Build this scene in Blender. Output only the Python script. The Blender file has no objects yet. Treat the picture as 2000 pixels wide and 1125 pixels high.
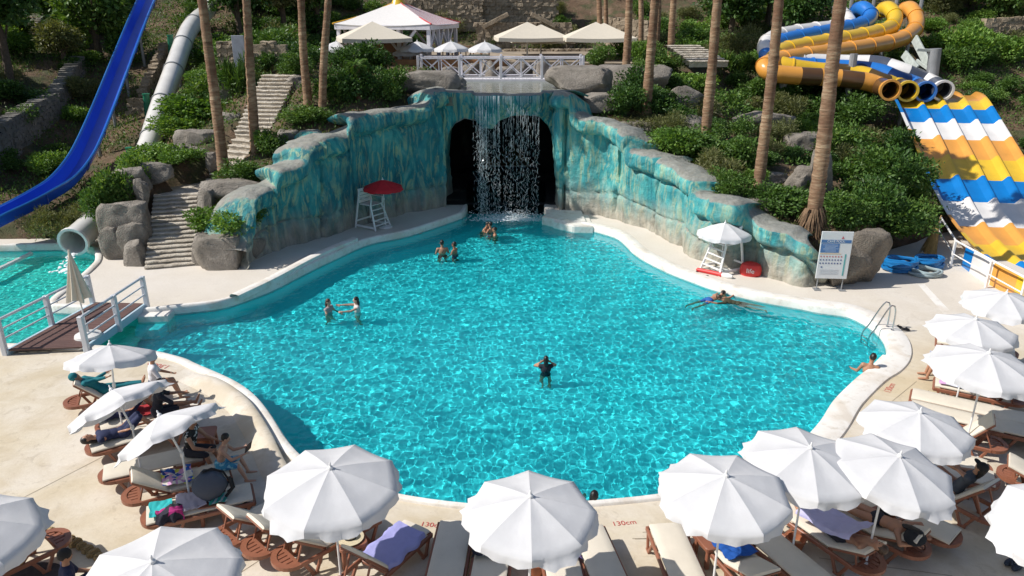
import bpy, bmesh, math, random
import numpy as np
from mathutils import Vector, Matrix, Euler, noise
from mathutils.geometry import delaunay_2d_cdt
rad = math.radians
S = bpy.context.scene
COL = S.collection
# ---------------------------------------------------------------- camera
H, PITCH, F = 8.8, rad(20.5), 1450.0
CP, SP = math.cos(PITCH), math.sin(PITCH)
cam = bpy.data.cameras.new('camera'); cam.lens = F / 2000 * 36; cam.sensor_width = 36; cam.clip_end = 1500
co = bpy.data.objects.new('camera', cam); COL.objects.link(co); S.camera = co
co.location = (0, 0, H); co.rotation_euler = (rad(90) - PITCH, 0, 0)
# ---------------------------------------------------------------- daylight
SUN = Vector((1.0, 0.13, -0.98)).normalized()
w = bpy.data.worlds.new('World'); S.world = w; w.use_nodes = True
_n = w.node_tree.nodes; _sky = _n.new('ShaderNodeTexSky'); _sky.sky_type = 'NISHITA'; _sky.sun_disc = False
_sky.sun_elevation = math.asin(-SUN.z); _sky.sun_rotation = math.atan2(-SUN.x, -SUN.y)
w.node_tree.links.new(_sky.outputs[0], _n['Background'].inputs[0]); _n['Background'].inputs[1].default_value = 0.085
sl = bpy.data.lights.new('sun', 'SUN'); sl.energy = 4.3; sl.angle = rad(0.5); sl.color = (1.0, 0.95, 0.88)
so = bpy.data.objects.new('sun', sl); COL.objects.link(so); so.rotation_euler = SUN.to_track_quat('-Z', 'Y').to_euler()
so.location = (-40, 10, 50)
sl.cycles.is_caustics_light = True
S.view_settings.view_transform = 'Standard'; S.view_settings.look = 'None'; S.view_settings.exposure = 0.30; S.view_settings.gamma = 1
S.cycles.use_denoising = True; S.cycles.max_bounces = 8; S.cycles.transparent_max_bounces = 12

# ---------------------------------------------------------------- pixels of the photograph -> places
def ray(px, py):
    a = (px - 1000) / F; b = (562.5 - py) / F
    return (a, CP + b * SP, -SP + b * CP)
def G(px, py, z=0.0):                 # the point at height z
    d = ray(px, py); t = (z - H) / d[2]
    return Vector((d[0] * t, d[1] * t, z))
def D(px, py, Y):                     # the point at ground distance Y
    d = ray(px, py); t = Y / d[1]
    return Vector((d[0] * t, Y, H + d[2] * t))
def ppm(x, y, z):                     # photo pixels per metre there
    return F / (y * CP + (H - z) * SP)

# ---------------------------------------------------------------- objects
def tag(o, label=None, cat=None, group=None, kind=None):
    if label: o['label'] = label
    if cat: o['category'] = cat
    if group: o['group'] = group
    if kind: o['kind'] = kind
    return o
def thing(name, loc, rz, label, cat, group=None):
    o = bpy.data.objects.new(name, None); COL.objects.link(o); o.empty_display_size = .2
    o.location = loc; o.rotation_euler = (0, 0, rz)
    return tag(o, label, cat, group)
def kids(o): return list(o.children)
def copy_tree(o, parent=None):
    c = o.copy(); COL.objects.link(c); c.parent = parent
    for ch in kids(o): copy_tree(ch, c)
    return c
class MB:
    def __init__(s): s.v = []; s.f = []; s.mi = []; s.m = 0
    def add(s, vs, fs):
        b = len(s.v); s.v.extend([tuple(p) for p in vs])
        s.f.extend([tuple(b + i for i in f) for f in fs]); s.mi.extend([s.m] * len(fs)); return s
    def box(s, c, d, rot=None, top=1.0):
        hx, hy, hz = d[0] / 2, d[1] / 2, d[2] / 2
        vs = [Vector((x * hx * (top if z > 0 else 1), y * hy * (top if z > 0 else 1), z * hz)) for z in (-1, 1) for x, y in ((-1, -1), (1, -1), (1, 1), (-1, 1))]
        if rot is not None: vs = [rot @ p for p in vs]
        c = Vector(c)
        return s.add([p + c for p in vs], [(3, 2, 1, 0), (4, 5, 6, 7), (0, 1, 5, 4), (1, 2, 6, 5), (2, 3, 7, 6), (3, 0, 4, 7)])
    def beam(s, p, q, wd, ht, up=(0, 0, 1)):
        p, q = Vector(p), Vector(q); z = (q - p); L = z.length; z.normalize()
        u = Vector(up); 
        if abs(z.dot(u)) > .98: u = Vector((1, 0, 0))
        x = u.cross(z).normalized(); y = z.cross(x)
        m = Matrix((x, y, z)).transposed()
        return s.box((p + q) / 2, (wd, ht, L), m)
    def tube(s, path, r, n=8, caps=True):
        P = [Vector(p) for p in path]; k = len(P)
        rs = r if isinstance(r, (list, tuple)) else [r] * k
        t0 = (P[1] - P[0]).normalized()
        u = Vector((0, 0, 1)) if abs(t0.z) < .9 else Vector((1, 0, 0))
        x = (u - t0 * u.dot(t0)).normalized(); vs = []
        for i in range(k):
            t = (P[min(i + 1, k - 1)] - P[max(i - 1, 0)]).normalized()
            x = (x - t * x.dot(t)).normalized(); y = t.cross(x)
            for j in range(n):
                a = 2 * math.pi * j / n
                vs.append(P[i] + (x * math.cos(a) + y * math.sin(a)) * rs[i])
        fs = [(i * n + j, i * n + (j + 1) % n, (i + 1) * n + (j + 1) % n, (i + 1) * n + j) for i in range(k - 1) for j in range(n)]
        if caps: fs += [tuple(reversed(range(n))), tuple((k - 1) * n + j for j in range(n))]
        return s.add(vs, fs)
    def lathe(s, prof, n=16, c=(0, 0, 0), rot=None, caps=True):
        vs = []; c = Vector(c)
        for (r, z) in prof:
            for j in range(n):
                a = 2 * math.pi * j / n; p = Vector((r * math.cos(a), r * math.sin(a), z))
                vs.append((rot @ p if rot is not None else p) + c)
        k = len(prof)
        fs = [(i * n + j, i * n + (j + 1) % n, (i + 1) * n + (j + 1) % n, (i + 1) * n + j) for i in range(k - 1) for j in range(n)]
        if caps: fs += [tuple(reversed(range(n))), tuple((k - 1) * n + j for j in range(n))]
        return s.add(vs, fs)
    def sph(s, c, r, rot=None, n=12, m=8):
        r = r if isinstance(r, (tuple, list)) else (r, r, r); c = Vector(c)
        vs = [Vector((0, 0, -r[2]))]
        for i in range(1, m):
            b = -math.pi / 2 + math.pi * i / m
            for j in range(n):
                a = 2 * math.pi * j / n
                vs.append(Vector((r[0] * math.cos(b) * math.cos(a), r[1] * math.cos(b) * math.sin(a), r[2] * math.sin(b))))
        vs.append(Vector((0, 0, r[2]))); L = len(vs) - 1
        if rot is not None: vs = [rot @ p for p in vs]
        fs = [(0, 1 + (j + 1) % n, 1 + j) for j in range(n)]
        fs += [(1 + i * n + j, 1 + i * n + (j + 1) % n, 1 + (i + 1) * n + (j + 1) % n, 1 + (i + 1) * n + j) for i in range(m - 2) for j in range(n)]
        fs += [(1 + (m - 2) * n + j, 1 + (m - 2) * n + (j + 1) % n, L) for j in range(n)]
        return s.add([p + c for p in vs], fs)
    def grid(s, A, flip=False, wrap=False):
        A = np.asarray(A, float); n, m = A.shape[:2]; fs = []
        for i in range(n - 1):
            for j in range(m if wrap else m - 1):
                q = (i * m + j, i * m + (j + 1) % m, (i + 1) * m + (j + 1) % m, (i + 1) * m + j)
                fs.append(q[::-1] if flip else q)
        return s.add(A.reshape(-1, 3), fs)
    def sheet(s, A, t):                # a grid of points given a thickness
        A = np.asarray(A, float); gu = np.gradient(A, axis=0); gv = np.gradient(A, axis=1)
        N = np.cross(gu, gv); N /= np.maximum(np.linalg.norm(N, axis=2, keepdims=True), 1e-9)
        n, m = A.shape[:2]; b = len(s.v)
        s.grid(A, False); s.grid(A - N * t, True)
        o = b + n * m
        ed = [(0, j) for j in range(m)] + [(i, m - 1) for i in range(1, n)] + [(n - 1, j) for j in range(m - 2, -1, -1)] + [(i, 0) for i in range(n - 2, 0, -1)]
        ix = [i * m + j for i, j in ed]
        for k in range(len(ix)):
            p, q = ix[k], ix[(k + 1) % len(ix)]
            s.f.append((b + q, b + p, o + p, o + q)); s.mi.append(s.m)
        return s
    def prism(s, poly, z0, z1):
        n = len(poly)
        return s.add([(x, y, z0) for x, y in poly] + [(x, y, z1) for x, y in poly],
                     [tuple(reversed(range(n))), tuple(range(n, 2 * n))] + [(i, (i + 1) % n, n + (i + 1) % n, n + i) for i in range(n)])
    def build(s, name, mats, parent=None, smooth=35, bevel=0, seg=1):
        me = bpy.data.meshes.new(name); me.from_pydata(s.v, [], s.f)
        for m in (mats if isinstance(mats, (list, tuple)) else [mats]): me.materials.append(m)
        if any(s.mi): me.polygons.foreach_set('material_index', s.mi)
        if bevel:
            b = bmesh.new(); b.from_mesh(me)
            bmesh.ops.bevel(b, geom=[e for e in b.edges if len(e.link_faces) == 2 and e.calc_face_angle(0) > .5], offset=bevel, segments=seg, affect='EDGES', clamp_overlap=True)
            b.to_mesh(me); b.free()
        if smooth:
            me.shade_smooth()
            if smooth < 180: me.set_sharp_from_angle(angle=rad(smooth))
        return link(name, me, parent)
def link(name, me, parent=None):
    o = bpy.data.objects.new(name, me); COL.objects.link(o)
    if parent is not None: o.parent = parent
    return o
def npmesh(name, V, Fq, mats, smooth=True, parent=None):       # large meshes, faces all of one size
    V = np.asarray(V, np.float32); Fq = np.asarray(Fq, np.int32); k = Fq.shape[1]
    me = bpy.data.meshes.new(name); me.vertices.add(len(V)); me.vertices.foreach_set('co', V.ravel())
    me.loops.add(Fq.size); me.loops.foreach_set('vertex_index', Fq.ravel())
    me.polygons.add(len(Fq)); me.polygons.foreach_set('loop_start', np.arange(0, Fq.size, k, dtype=np.int32))
    me.polygons.foreach_set('loop_total', np.full(len(Fq), k, np.int32))
    for m in (mats if isinstance(mats, (list, tuple)) else [mats]): me.materials.append(m)
    if smooth: me.polygons.foreach_set('use_smooth', np.ones(len(Fq), bool))
    me.update(calc_edges=True)
    return link(name, me, parent)
def spline(pts, n):                    # Catmull-Rom through the points, n samples evenly spaced
    P = [np.array(p, float) for p in pts]; P = [2 * P[0] - P[1]] + P + [2 * P[-1] - P[-2]]; out = []
    for i in range(1, len(P) - 2):
        for t in np.linspace(0, 1, 24, endpoint=False):
            a, b, c, d = P[i - 1], P[i], P[i + 1], P[i + 2]
            out.append(.5 * (2 * b + (c - a) * t + (2 * a - 5 * b + 4 * c - d) * t * t + (3 * b - a - 3 * c + d) * t ** 3))
    out.append(P[-2]); out = np.array(out); L = np.r_[0, np.cumsum(np.linalg.norm(np.diff(out[:, :3], axis=0), axis=1))]
    q = np.linspace(0, L[-1], n)
    return np.stack([np.interp(q, L, out[:, k]) for k in range(out.shape[1])], 1)
def inpoly(x, y, poly):
    x = np.asarray(x); y = np.asarray(y); r = np.zeros(x.shape, bool); n = len(poly)
    for i in range(n):
        x0, y0 = poly[i][:2]; x1, y1 = poly[(i + 1) % n][:2]
        if y0 == y1: continue
        c = ((y0 > y) != (y1 > y)) & (x < (x1 - x0) * (y - y0) / (y1 - y0) + x0); r ^= c
    return r
def chaikin(p, it=1):
    for _ in range(it):
        q = []
        for i in range(len(p)):
            a, b = p[i], p[(i + 1) % len(p)]
            q += [a * .75 + b * .25, a * .25 + b * .75]
        p = q
    return p
def nz(x, y, z, s=1.0): return noise.noise(Vector((x, y, z)) * s)

# ---------------------------------------------------------------- materials
class NT:
    def __init__(s, name):
        s.m = bpy.data.materials.new(name); s.m.use_nodes = True; s.t = s.m.node_tree; s.n = s.t.nodes
        s.b = s.n['Principled BSDF']; s.out = s.n['Material Output']
        s.tc = s.n.new('ShaderNodeTexCoord'); s.co = s.tc.outputs['Object']
    def L(s, a, b): s.t.links.new(a, b)
    def N(s, t, **k):
        x = s.n.new('ShaderNode' + t)
        for a, b in k.items(): setattr(x, a, b)
        return x
    def map(s, scale=(1, 1, 1), src=None):
        m = s.N('Mapping'); m.inputs['Scale'].default_value = scale; s.L(src or s.co, m.inputs[0]); return m.outputs[0]
    def noise(s, scale, detail=3, rough=.55, src=None, dist=0):
        x = s.N('TexNoise'); x.inputs['Scale'].default_value = scale; x.inputs['Detail'].default_value = detail
        x.inputs['Roughness'].default_value = rough; x.inputs['Distortion'].default_value = dist
        s.L(src or s.co, x.inputs['Vector']); return x.outputs[0]
    def ramp(s, fac, stops, interp='LINEAR'):
        r = s.N('ValToRGB'); r.color_ramp.interpolation = interp; e = r.color_ramp.elements
        while len(e) < len(stops): e.new(.5)
        for i, (p, c) in enumerate(stops):
            e[i].position = p; e[i].color = (*c, 1) if not isinstance(c, (int, float)) else (c, c, c, 1)
        s.L(fac, r.inputs[0]); return r.outputs[0]
    def mix(s, fac, a, b, mode='MIX'):
        x = s.N('Mix', data_type='RGBA', blend_type=mode)
        for v, i in ((fac, 0), (a, 6), (b, 7)):
            if isinstance(v, (int, float)): x.inputs[i].default_value = v
            elif isinstance(v, tuple): x.inputs[i].default_value = (*v, 1)
            else: s.L(v, x.inputs[i])
        return x.outputs[2]
    def math(s, op, a, b=None):
        x = s.N('Math', operation=op)
        for v, i in ((a, 0), (b, 1)):
            if v is None: continue
            if isinstance(v, (int, float)): x.inputs[i].default_value = v
            else: s.L(v, x.inputs[i])
        return x.outputs[0]
    def bump(s, h, dist=.02, strength=1, nrm=None):
        b = s.N('Bump'); b.inputs['Distance'].default_value = dist; b.inputs['Strength'].default_value = strength
        s.L(h, b.inputs['Height'])
        if nrm: s.L(nrm, b.inputs['Normal'])
        s.L(b.outputs[0], s.b.inputs['Normal']); return b.outputs[0]
    def col(s, c):
        if isinstance(c, tuple): s.b.inputs['Base Color'].default_value = (*c, 1)
        else: s.L(c, s.b.inputs['Base Color'])
    def rough(s, r): s.b.inputs['Roughness'].default_value = r
_mc = {}
def mat(name, col, rough=.6, var=.18, scale=5, bump=0, bscale=40, metal=0, col2=None, coat=0, trl=0):
    if name in _mc: return _mc[name]
    t = NT(name); t.rough(rough); t.b.inputs['Metallic'].default_value = metal; t.b.inputs['Coat Weight'].default_value = coat
    c2 = col2 or tuple(x * (1 - var) for x in col); c1 = tuple(min(1, x * (1 + var * .5)) for x in col)
    t.col(t.ramp(t.noise(scale, 5), [(.3, c2), (.7, c1)]))
    if bump: t.bump(t.noise(bscale, 3), bump)
    if trl:
        tr = t.N('BsdfTranslucent'); tr.inputs[0].default_value = (*col, 1); mx = t.N('MixShader'); mx.inputs[0].default_value = trl
        t.L(t.b.outputs[0], mx.inputs[1]); t.L(tr.outputs[0], mx.inputs[2]); t.L(mx.outputs[0], t.out.inputs[0])
    _mc[name] = t.m; return t.m
def m_deck():
    t = NT('deck_concrete'); t.rough(.75)
    big = t.noise(.22, 6, .6, dist=.6); mid = t.noise(.9, 7, .65, dist=.4); fine = t.noise(14, 4, .7)
    c = t.ramp(big, [(.33, (.58, .49, .34)), (.45, (.63, .56, .44)), (.55, (.66, .60, .51)), (.68, (.67, .63, .57))])
    c = t.mix(t.ramp(mid, [(.42, 0), (.62, .55)]), c, (.46, .37, .23))
    c = t.mix(t.ramp(t.noise(2.3, 8, .7, dist=1.2), [(.56, 0), (.72, .6)]), c, (.33, .27, .19))
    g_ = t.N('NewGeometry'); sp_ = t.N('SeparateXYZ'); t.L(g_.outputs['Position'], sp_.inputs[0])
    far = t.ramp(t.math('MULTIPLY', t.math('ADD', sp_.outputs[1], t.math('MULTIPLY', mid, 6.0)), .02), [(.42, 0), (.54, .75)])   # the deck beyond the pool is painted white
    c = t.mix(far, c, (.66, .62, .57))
    c = t.mix(t.ramp(fine, [(.35, .18), (.65, 0)]), c, (.42, .36, .27))
    t.col(c); t.bump(t.noise(9, 6, .7), .006); return t.m
def m_coping():
    t = NT('coping_paint'); t.rough(.55)
    c = t.ramp(t.noise(1.1, 7, .65, dist=.5), [(.35, (.66, .60, .52)), (.5, (.76, .73, .68)), (.75, (.80, .78, .74))])
    c = t.mix(t.ramp(t.noise(4, 6, .7), [(.52, 0), (.72, .6)]), c, (.46, .40, .31))
    t.col(c); t.bump(t.noise(6, 5), .008); return t.m
def m_pool(name, a, b):
    t = NT(name); t.rough(.6); t.col(t.ramp(t.noise(.35, 5, .6), [(.3, a), (.7, b)])); return t.m
def m_water(name):
    t = NT(name); t.b.inputs['Base Color'].default_value = (.18, .77, .81, 1); t.rough(0)
    t.b.inputs['IOR'].default_value = 1.33; t.b.inputs['Transmission Weight'].default_value = 1; return t.m
def m_rockpaint(pale=False):
    t = NT('pale_painted_rock' if pale else 'painted_rock'); t.rough(.75)
    g = t.N('NewGeometry'); sp = t.N('SeparateXYZ'); t.L(g.outputs['Position'], sp.inputs[0]); z = sp.outputs[2]
    sn = t.N('SeparateXYZ'); t.L(g.outputs['Normal'], sn.inputs[0])
    st = t.noise(1.0, 6, .6, t.map((1.0, 1.0, .36), g.outputs['Position']), 2.2)
    st2 = t.noise(1.0, 5, .6, t.map((2.2, 2.2, .40), g.outputs['Position']), 2.6)
    bl = t.noise(.45, 4, .6, g.outputs['Position'], .6)
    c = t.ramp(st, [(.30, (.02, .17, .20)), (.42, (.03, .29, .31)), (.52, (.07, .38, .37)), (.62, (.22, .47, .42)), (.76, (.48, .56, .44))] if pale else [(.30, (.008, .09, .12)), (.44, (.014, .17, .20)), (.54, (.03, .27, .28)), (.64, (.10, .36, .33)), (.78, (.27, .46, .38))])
    c = t.mix(t.ramp(st2, [(.5, 0), (.60, .7), (.70, .2)]), c, (.46, .50, .27))
    c = t.mix(t.ramp(bl, [(.42, .5), (.58, 0)]), c, (.015, .17, .21))
    c = t.mix(t.ramp(t.noise(1.6, 5, .6, g.outputs['Position']), [(.6, 0), (.75, .5)]), c, (.06, .2, .13))
    low = t.math('ADD', z, t.math('MULTIPLY', t.noise(1.0, 4, .6, t.map((1.8, 1.8, .5), g.outputs['Position'])), 1.9))
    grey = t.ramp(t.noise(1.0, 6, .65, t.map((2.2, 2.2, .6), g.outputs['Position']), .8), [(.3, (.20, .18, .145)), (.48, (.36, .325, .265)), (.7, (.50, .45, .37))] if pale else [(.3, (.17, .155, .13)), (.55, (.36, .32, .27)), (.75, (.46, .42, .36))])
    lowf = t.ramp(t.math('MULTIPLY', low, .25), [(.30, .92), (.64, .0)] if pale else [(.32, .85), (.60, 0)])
    c = t.mix(lowf, c, grey)
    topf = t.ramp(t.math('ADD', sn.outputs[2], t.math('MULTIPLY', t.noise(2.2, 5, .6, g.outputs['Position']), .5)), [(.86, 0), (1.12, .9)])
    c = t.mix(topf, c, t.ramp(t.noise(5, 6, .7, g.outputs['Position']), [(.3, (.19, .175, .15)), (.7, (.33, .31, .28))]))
    t.col(c)
    h = t.math('ADD', t.noise(7, 8, .7, g.outputs['Position']), t.math('MULTIPLY', t.noise(1.4, 4, .6, g.outputs['Position']), 2.0))
    t.bump(h, .06); return t.m
def m_rock(name='grey_rock', a=(.15, .13, .108), b=(.36, .325, .28)):
    t = NT(name); t.rough(.85); g = t.N('NewGeometry'); p = g.outputs['Position']
    c = t.ramp(t.noise(1.3, 8, .68, p, .6), [(.3, a), (.52, tuple((x + y) / 2 for x, y in zip(a, b))), (.72, b)])
    c = t.mix(t.ramp(t.noise(3.2, 7, .7, p, 1.0), [(.55, 0), (.7, .5)]), c, tuple(x * .6 for x in a))
    c = t.mix(t.ramp(t.noise(.8, 4, .6, t.map((1, 1, .3), p)), [(.55, 0), (.75, .35)]), c, (.30, .26, .20))
    t.col(c); t.bump(t.math('ADD', t.noise(5, 8, .72, p), t.noise(18, 4, .6, p)), .07); return t.m
def m_terrain():
    t = NT('hill_soil'); t.rough(.95); p = t.co
    c = t.ramp(t.noise(.5, 8, .65, p, .5), [(.3, (.07, .045, .026)), (.5, (.135, .085, .05)), (.7, (.20, .135, .085))])
    c = t.mix(t.ramp(t.noise(.8, 6, .65, p), [(.45, 0), (.6, .8)]), c, (.045, .065, .02))
    c = t.mix(t.ramp(t.noise(5, 5, .7, p), [(.6, 0), (.72, .5)]), c, (.26, .23, .19))
    t.col(c); t.bump(t.noise(3, 8, .75, p), .15); return t.m
def m_leaf(name, a, b, tip, trl=.28):
    t = NT(name); t.rough(.5); g = t.N('NewGeometry'); oi = t.N('ObjectInfo')
    f = t.math('ADD', t.math('MULTIPLY', g.outputs['Random Per Island'], .75), t.math('MULTIPLY', oi.outputs['Random'], .25))
    c = t.ramp(f, [(.05, a), (.6, b), (.97, tip)]); t.col(c)
    t.b.inputs['Specular IOR Level'].default_value = .35
    tr = t.N('BsdfTranslucent'); t.L(t.mix(1.0, c, (1.3, 1.25, .5), 'MULTIPLY'), tr.inputs[0])
    mx = t.N('MixShader'); mx.inputs[0].default_value = trl
    t.L(t.b.outputs[0], mx.inputs[1]); t.L(tr.outputs[0], mx.inputs[2]); t.L(mx.outputs[0], t.out.inputs[0]); return t.m
def m_bark():
    t = NT('palm_bark'); t.rough(.9)
    rings = t.noise(1.0, 4, .6, t.map((1.6, 1.6, 8), t.co), .8); big = t.noise(.5, 4, .6, t.map((.6, .6, 1)))
    c = t.ramp(rings, [(.28, (.10, .055, .03)), (.48, (.27, .165, .095)), (.66, (.42, .30, .19)), (.8, (.50, .39, .26))])
    c = t.mix(t.ramp(big, [(.42, 0), (.6, .85)]), c, (.15, .075, .042))
    t.col(c); t.bump(t.noise(1.0, 5, .65, t.map((3, 3, 14), t.co)), .05); return t.m
def m_cloth(name, col, trl=.2, scale=9):
    return mat(name, col, .85, .06, scale, .002, 120, trl=trl)
def m_pattern(name, cols, scale=6, stripes=None):
    t = NT(name); t.rough(.9); n = len(cols)
    if stripes:
        wv = t.N('TexWave', wave_type='BANDS', bands_direction=stripes); wv.inputs['Scale'].default_value = scale; wv.inputs['Distortion'].default_value = .6
        t.L(t.co, wv.inputs[0]); f = wv.outputs[1]
    else:
        v = t.N('TexVoronoi'); v.inputs['Scale'].default_value = scale; t.L(t.co, v.inputs[0]); sx = t.N('SeparateColor'); t.L(v.outputs[1], sx.inputs[0]); f = sx.outputs[0]
    t.col(t.ramp(f, [(i / n, c) for i, c in enumerate(cols)], 'CONSTANT')); t.bump(t.noise(9, 4), .01); return t.m
def m_plank():
    t = NT('walkway_timber'); t.rough(.6); oi = t.N('ObjectInfo')
    c = t.ramp(t.noise(1, 6, .6, t.map((3, 40, 40))), [(.3, (.075, .035, .03)), (.7, (.16, .082, .066))])
    c = t.mix(t.math('MULTIPLY', oi.outputs['Random'], .4), c, (.07, .035, .03)); t.col(c); return t.m
# ================================================================ THE SETTING
W0 = -0.25
SHORE = [(915,424),(880,437),(821,457),(787,467),(717,479),(660,507),(600,535),(540,568),(500,584),(451,602),(416,609),(336,617),(300,622),(240,622),(150,616),(84,613),
         (130,575),(171,543),(193,518),(178,489),(0,493),(-170,497),(-170,690),(0,688),(160,692),(225,694),(301,702),(368,718),(384,728),(453,757),(500,787),(531,825),(575,900),(650,955),
         (749,985),(899,1009),(1030,1012),(1171,1002),(1291,990),(1430,962),(1530,915),(1597,846),(1620,805),(1643,780),(1681,745),(1713,728),(1732,703),(1727,672),(1700,645),(1664,625),(1643,620),(1600,615),
         (1560,606),(1500,596),(1450,585),(1392,570),(1340,550),(1301,535),(1240,503),(1218,478),(1200,465),(1130,447),(1092,437),(1060,424)]
shore = [G(x, y, W0) for x, y in SHORE]
shore += [Vector((1.7, 36.5, W0)), Vector((1.9, 43.5, W0)), Vector((-2.6, 43.5, W0)), Vector((-2.3, 36.5, W0))]
shore = chaikin(shore, 2)
def offset(P, d):
    n = len(P); out = []
    A = sum(P[i].x * P[(i + 1) % n].y - P[(i + 1) % n].x * P[i].y for i in range(n))
    sg = 1 if A > 0 else -1
    for i in range(n):
        t = (P[(i + 1) % n] - P[i - 1]); t.z = 0; t.normalize()
        out.append(P[i] + Vector((t.y, -t.x, 0)) * d * sg)
    return out
def cdt_sheet(name, outer, holes, z, m):
    V = [Vector((p.x, p.y)) for p in outer]; E = [(i, (i + 1) % len(outer)) for i in range(len(outer))]
    for h in holes:
        b = len(V); V += [Vector((p.x, p.y)) for p in h]; E += [(b + i, b + (i + 1) % len(h)) for i in range(len(h))]
    vs, es, fs, *_ = delaunay_2d_cdt(V, E, [], 0, 1e-5)
    keep = []
    for f in fs:
        c = sum((vs[i] for i in f), Vector((0, 0))) / len(f)
        if inpoly(np.array([c.x]), np.array([c.y]), outer)[0] and not any(inpoly(np.array([c.x]), np.array([c.y]), h)[0] for h in holes): keep.append(tuple(f))
    b = MB(); b.add([(v.x, v.y, z) for v in vs], keep); o = b.build(name, m, None, 0)
    bm = bmesh.new(); bm.from_mesh(o.data); bmesh.ops.recalc_face_normals(bm, faces=bm.faces)
    if sum(f.normal.z for f in bm.faces) < 0: bmesh.ops.reverse_faces(bm, faces=bm.faces)
    bm.to_mesh(o.data); bm.free(); return o
MDECK, MCOP = m_deck(), m_coping()
MPOOL = m_pool('pool_paint', (.15, .73, .76), (.20, .80, .83)); MPOOL2 = m_pool('slide_pool_paint', (.20, .70, .60), (.30, .80, .68))
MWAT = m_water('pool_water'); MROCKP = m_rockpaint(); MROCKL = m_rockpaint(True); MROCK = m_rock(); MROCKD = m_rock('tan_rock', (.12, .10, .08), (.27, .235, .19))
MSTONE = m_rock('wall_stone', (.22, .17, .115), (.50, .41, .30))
# the low ground: everything between the rock walls and the camera
LOWP = [(-400,478),(0,478),(150,476),(200,480),(235,520),(285,512),(290,505),(385,505),(392,515),(470,508),(500,495),(560,488),(620,464),(700,440),(870,404)]
low = [G(x, y) for x, y in LOWP] + [Vector((-3.5, 44.5, 0)), Vector((2.7, 44.5, 0))]
low += [G(x, y) for x, y in [(1085,408),(1180,424),(1269,450),(1371,500),(1440,525),(1541,556),(1653,555),(1700,530),(1730,512),(1830,482),(1850,470),(2040,430),(2300,440)]]
low += [Vector((34, 16, 0)), Vector((20, -4, 0)), Vector((-20, -4, 0)), Vector((-34, 14, 0))]
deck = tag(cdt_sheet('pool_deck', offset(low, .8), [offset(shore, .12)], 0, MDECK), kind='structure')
pf = tag(cdt_sheet('pool_floor', offset(shore, .05), [], -1.3, MPOOL), kind='structure')
# slide pool: shallower floor
sp_poly = [G(x, y, W0) for x, y in [(300,617),(150,611),(80,606),(171,538),(200,518),(180,484),(-180,492),(-180,694),(0,692),(160,694),(228,692)]]
sp = tag(cdt_sheet('slide_pool_floor', sp_poly, [], -1.0, MPOOL2), kind='structure')
n = len(shore); b = MB()
wallv = np.array([[(p.x, p.y, -1.32), (p.x, p.y, -.8), (p.x, p.y, W0 + .05)] for p in shore + shore[:1]]); b.grid(wallv)
b.mi = [1 if b.v[f[0]][1] > 35.2 and b.v[f[1]][1] > 35.2 else 0 for f in b.f]  # wall faces inside the cave take a dark colour that paints its shade
MCAVESHADE = m_rock('cave_pool_shade', (.006, .012, .014), (.014, .026, .03))
pw = tag(b.build('pool_wall', [MPOOL, MCAVESHADE], None, 60), kind='structure')
b = MB(); b.prism([(-3.2, 35.4), (2.6, 35.2), (2.8, 44.2), (-3.4, 44.2)], -1.31, -1.27); cpf = tag(b.build('cave_pool_shade_sheet', MCAVESHADE, None, 0), kind='structure')  # dark slab over the pool floor, cave shade put into its colour
b = MB(); prof = [(0, W0 - .02), (0.0, .0), (.03, .055), (.1, .075), (.34, .07), (.44, .045), (.47, -.03)]
off = [offset(shore, d) for d, z in prof]
def cw(p):                             # the kerb is broad on the right, thin along the near edge and on the left
    a = p.x; return .3 if p.y < 12.5 and -4 < a < 5.5 else (.55 if (a < -3 and p.y < 20) else (1.35 if a > 5 and 13 < p.y < 22 else (1.0 if a > 1.5 else .5)))
cwv = np.array([cw(p) for p in shore]); kk = np.hanning(15); kk /= kk.sum(); cwv = np.convolve(np.r_[cwv[-7:], cwv, cwv[:7]], kk, 'valid')
off = [[shore[i] if shore[i].y > 35.3 else shore[i] + (q[i] - shore[i]) * (cwv[i] if d > .05 else 1) for i in range(n)] for q, (d, z) in zip(off, prof)]
b.grid(np.array([[(off[k][i % n].x, off[k][i % n].y, (prof[k][1] if shore[i % n].y < 35.3 else -.04) + .012 * nz(off[k][i % n].x, off[k][i % n].y, 0, .8)) for k in range(len(prof))] for i in range(n + 1)]))
cop = tag(b.build('pool_coping', MCOP, None, 50), kind='structure')
# white step band on the far left edge
b = MB()
ed = spline([G(x, y, 0) for x, y in [(488,592),(560,556),(640,512),(717,477)]], 40)
tn = np.gradient(ed, axis=0); tn /= np.linalg.norm(tn, axis=1, keepdims=True); nr = np.stack([-tn[:, 1], tn[:, 0], 0 * tn[:, 0]], 1)
b.grid(np.array([[e + nn * d + np.array((0, 0, z)) for d, z in ((.42, .0), (.44, .19), (.52, .215), (.72, .21), (.8, .16), (.82, -.01))] for e, nn in zip(ed, nr)]))
tag(b.build('coping_step', MCOP, None, 50), kind='structure')
# raised kerb above a low ledge on the lower left bend
b = MB(); ed = spline([G(x, y, .1) for x, y in [(380,724),(440,750),(480,779),(503,806),(530,850),(557,905),(588,950)]], 60)
tn = np.gradient(ed, axis=0); tn /= np.linalg.norm(tn, axis=1, keepdims=True); nr = np.stack([tn[:, 1], -tn[:, 0], 0 * tn[:, 0]], 1)
tp = np.minimum(1, np.minimum(np.arange(60), np.arange(59, -1, -1)) / 8)
b.grid(np.array([[(e[0] + nn[0] * d, e[1] + nn[1] * d, .02 + (z - .02) * (.15 + .85 * k_)) for d, z in ((.0, -.02), (.0, .17), (.05, .205), (.16, .21), (.30, .16), (.50, .0))] for e, nn, k_ in zip(ed, nr, tp)]), True)
tag(b.build('coping_kerb', MDECK, None, 50), kind='structure')
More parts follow.
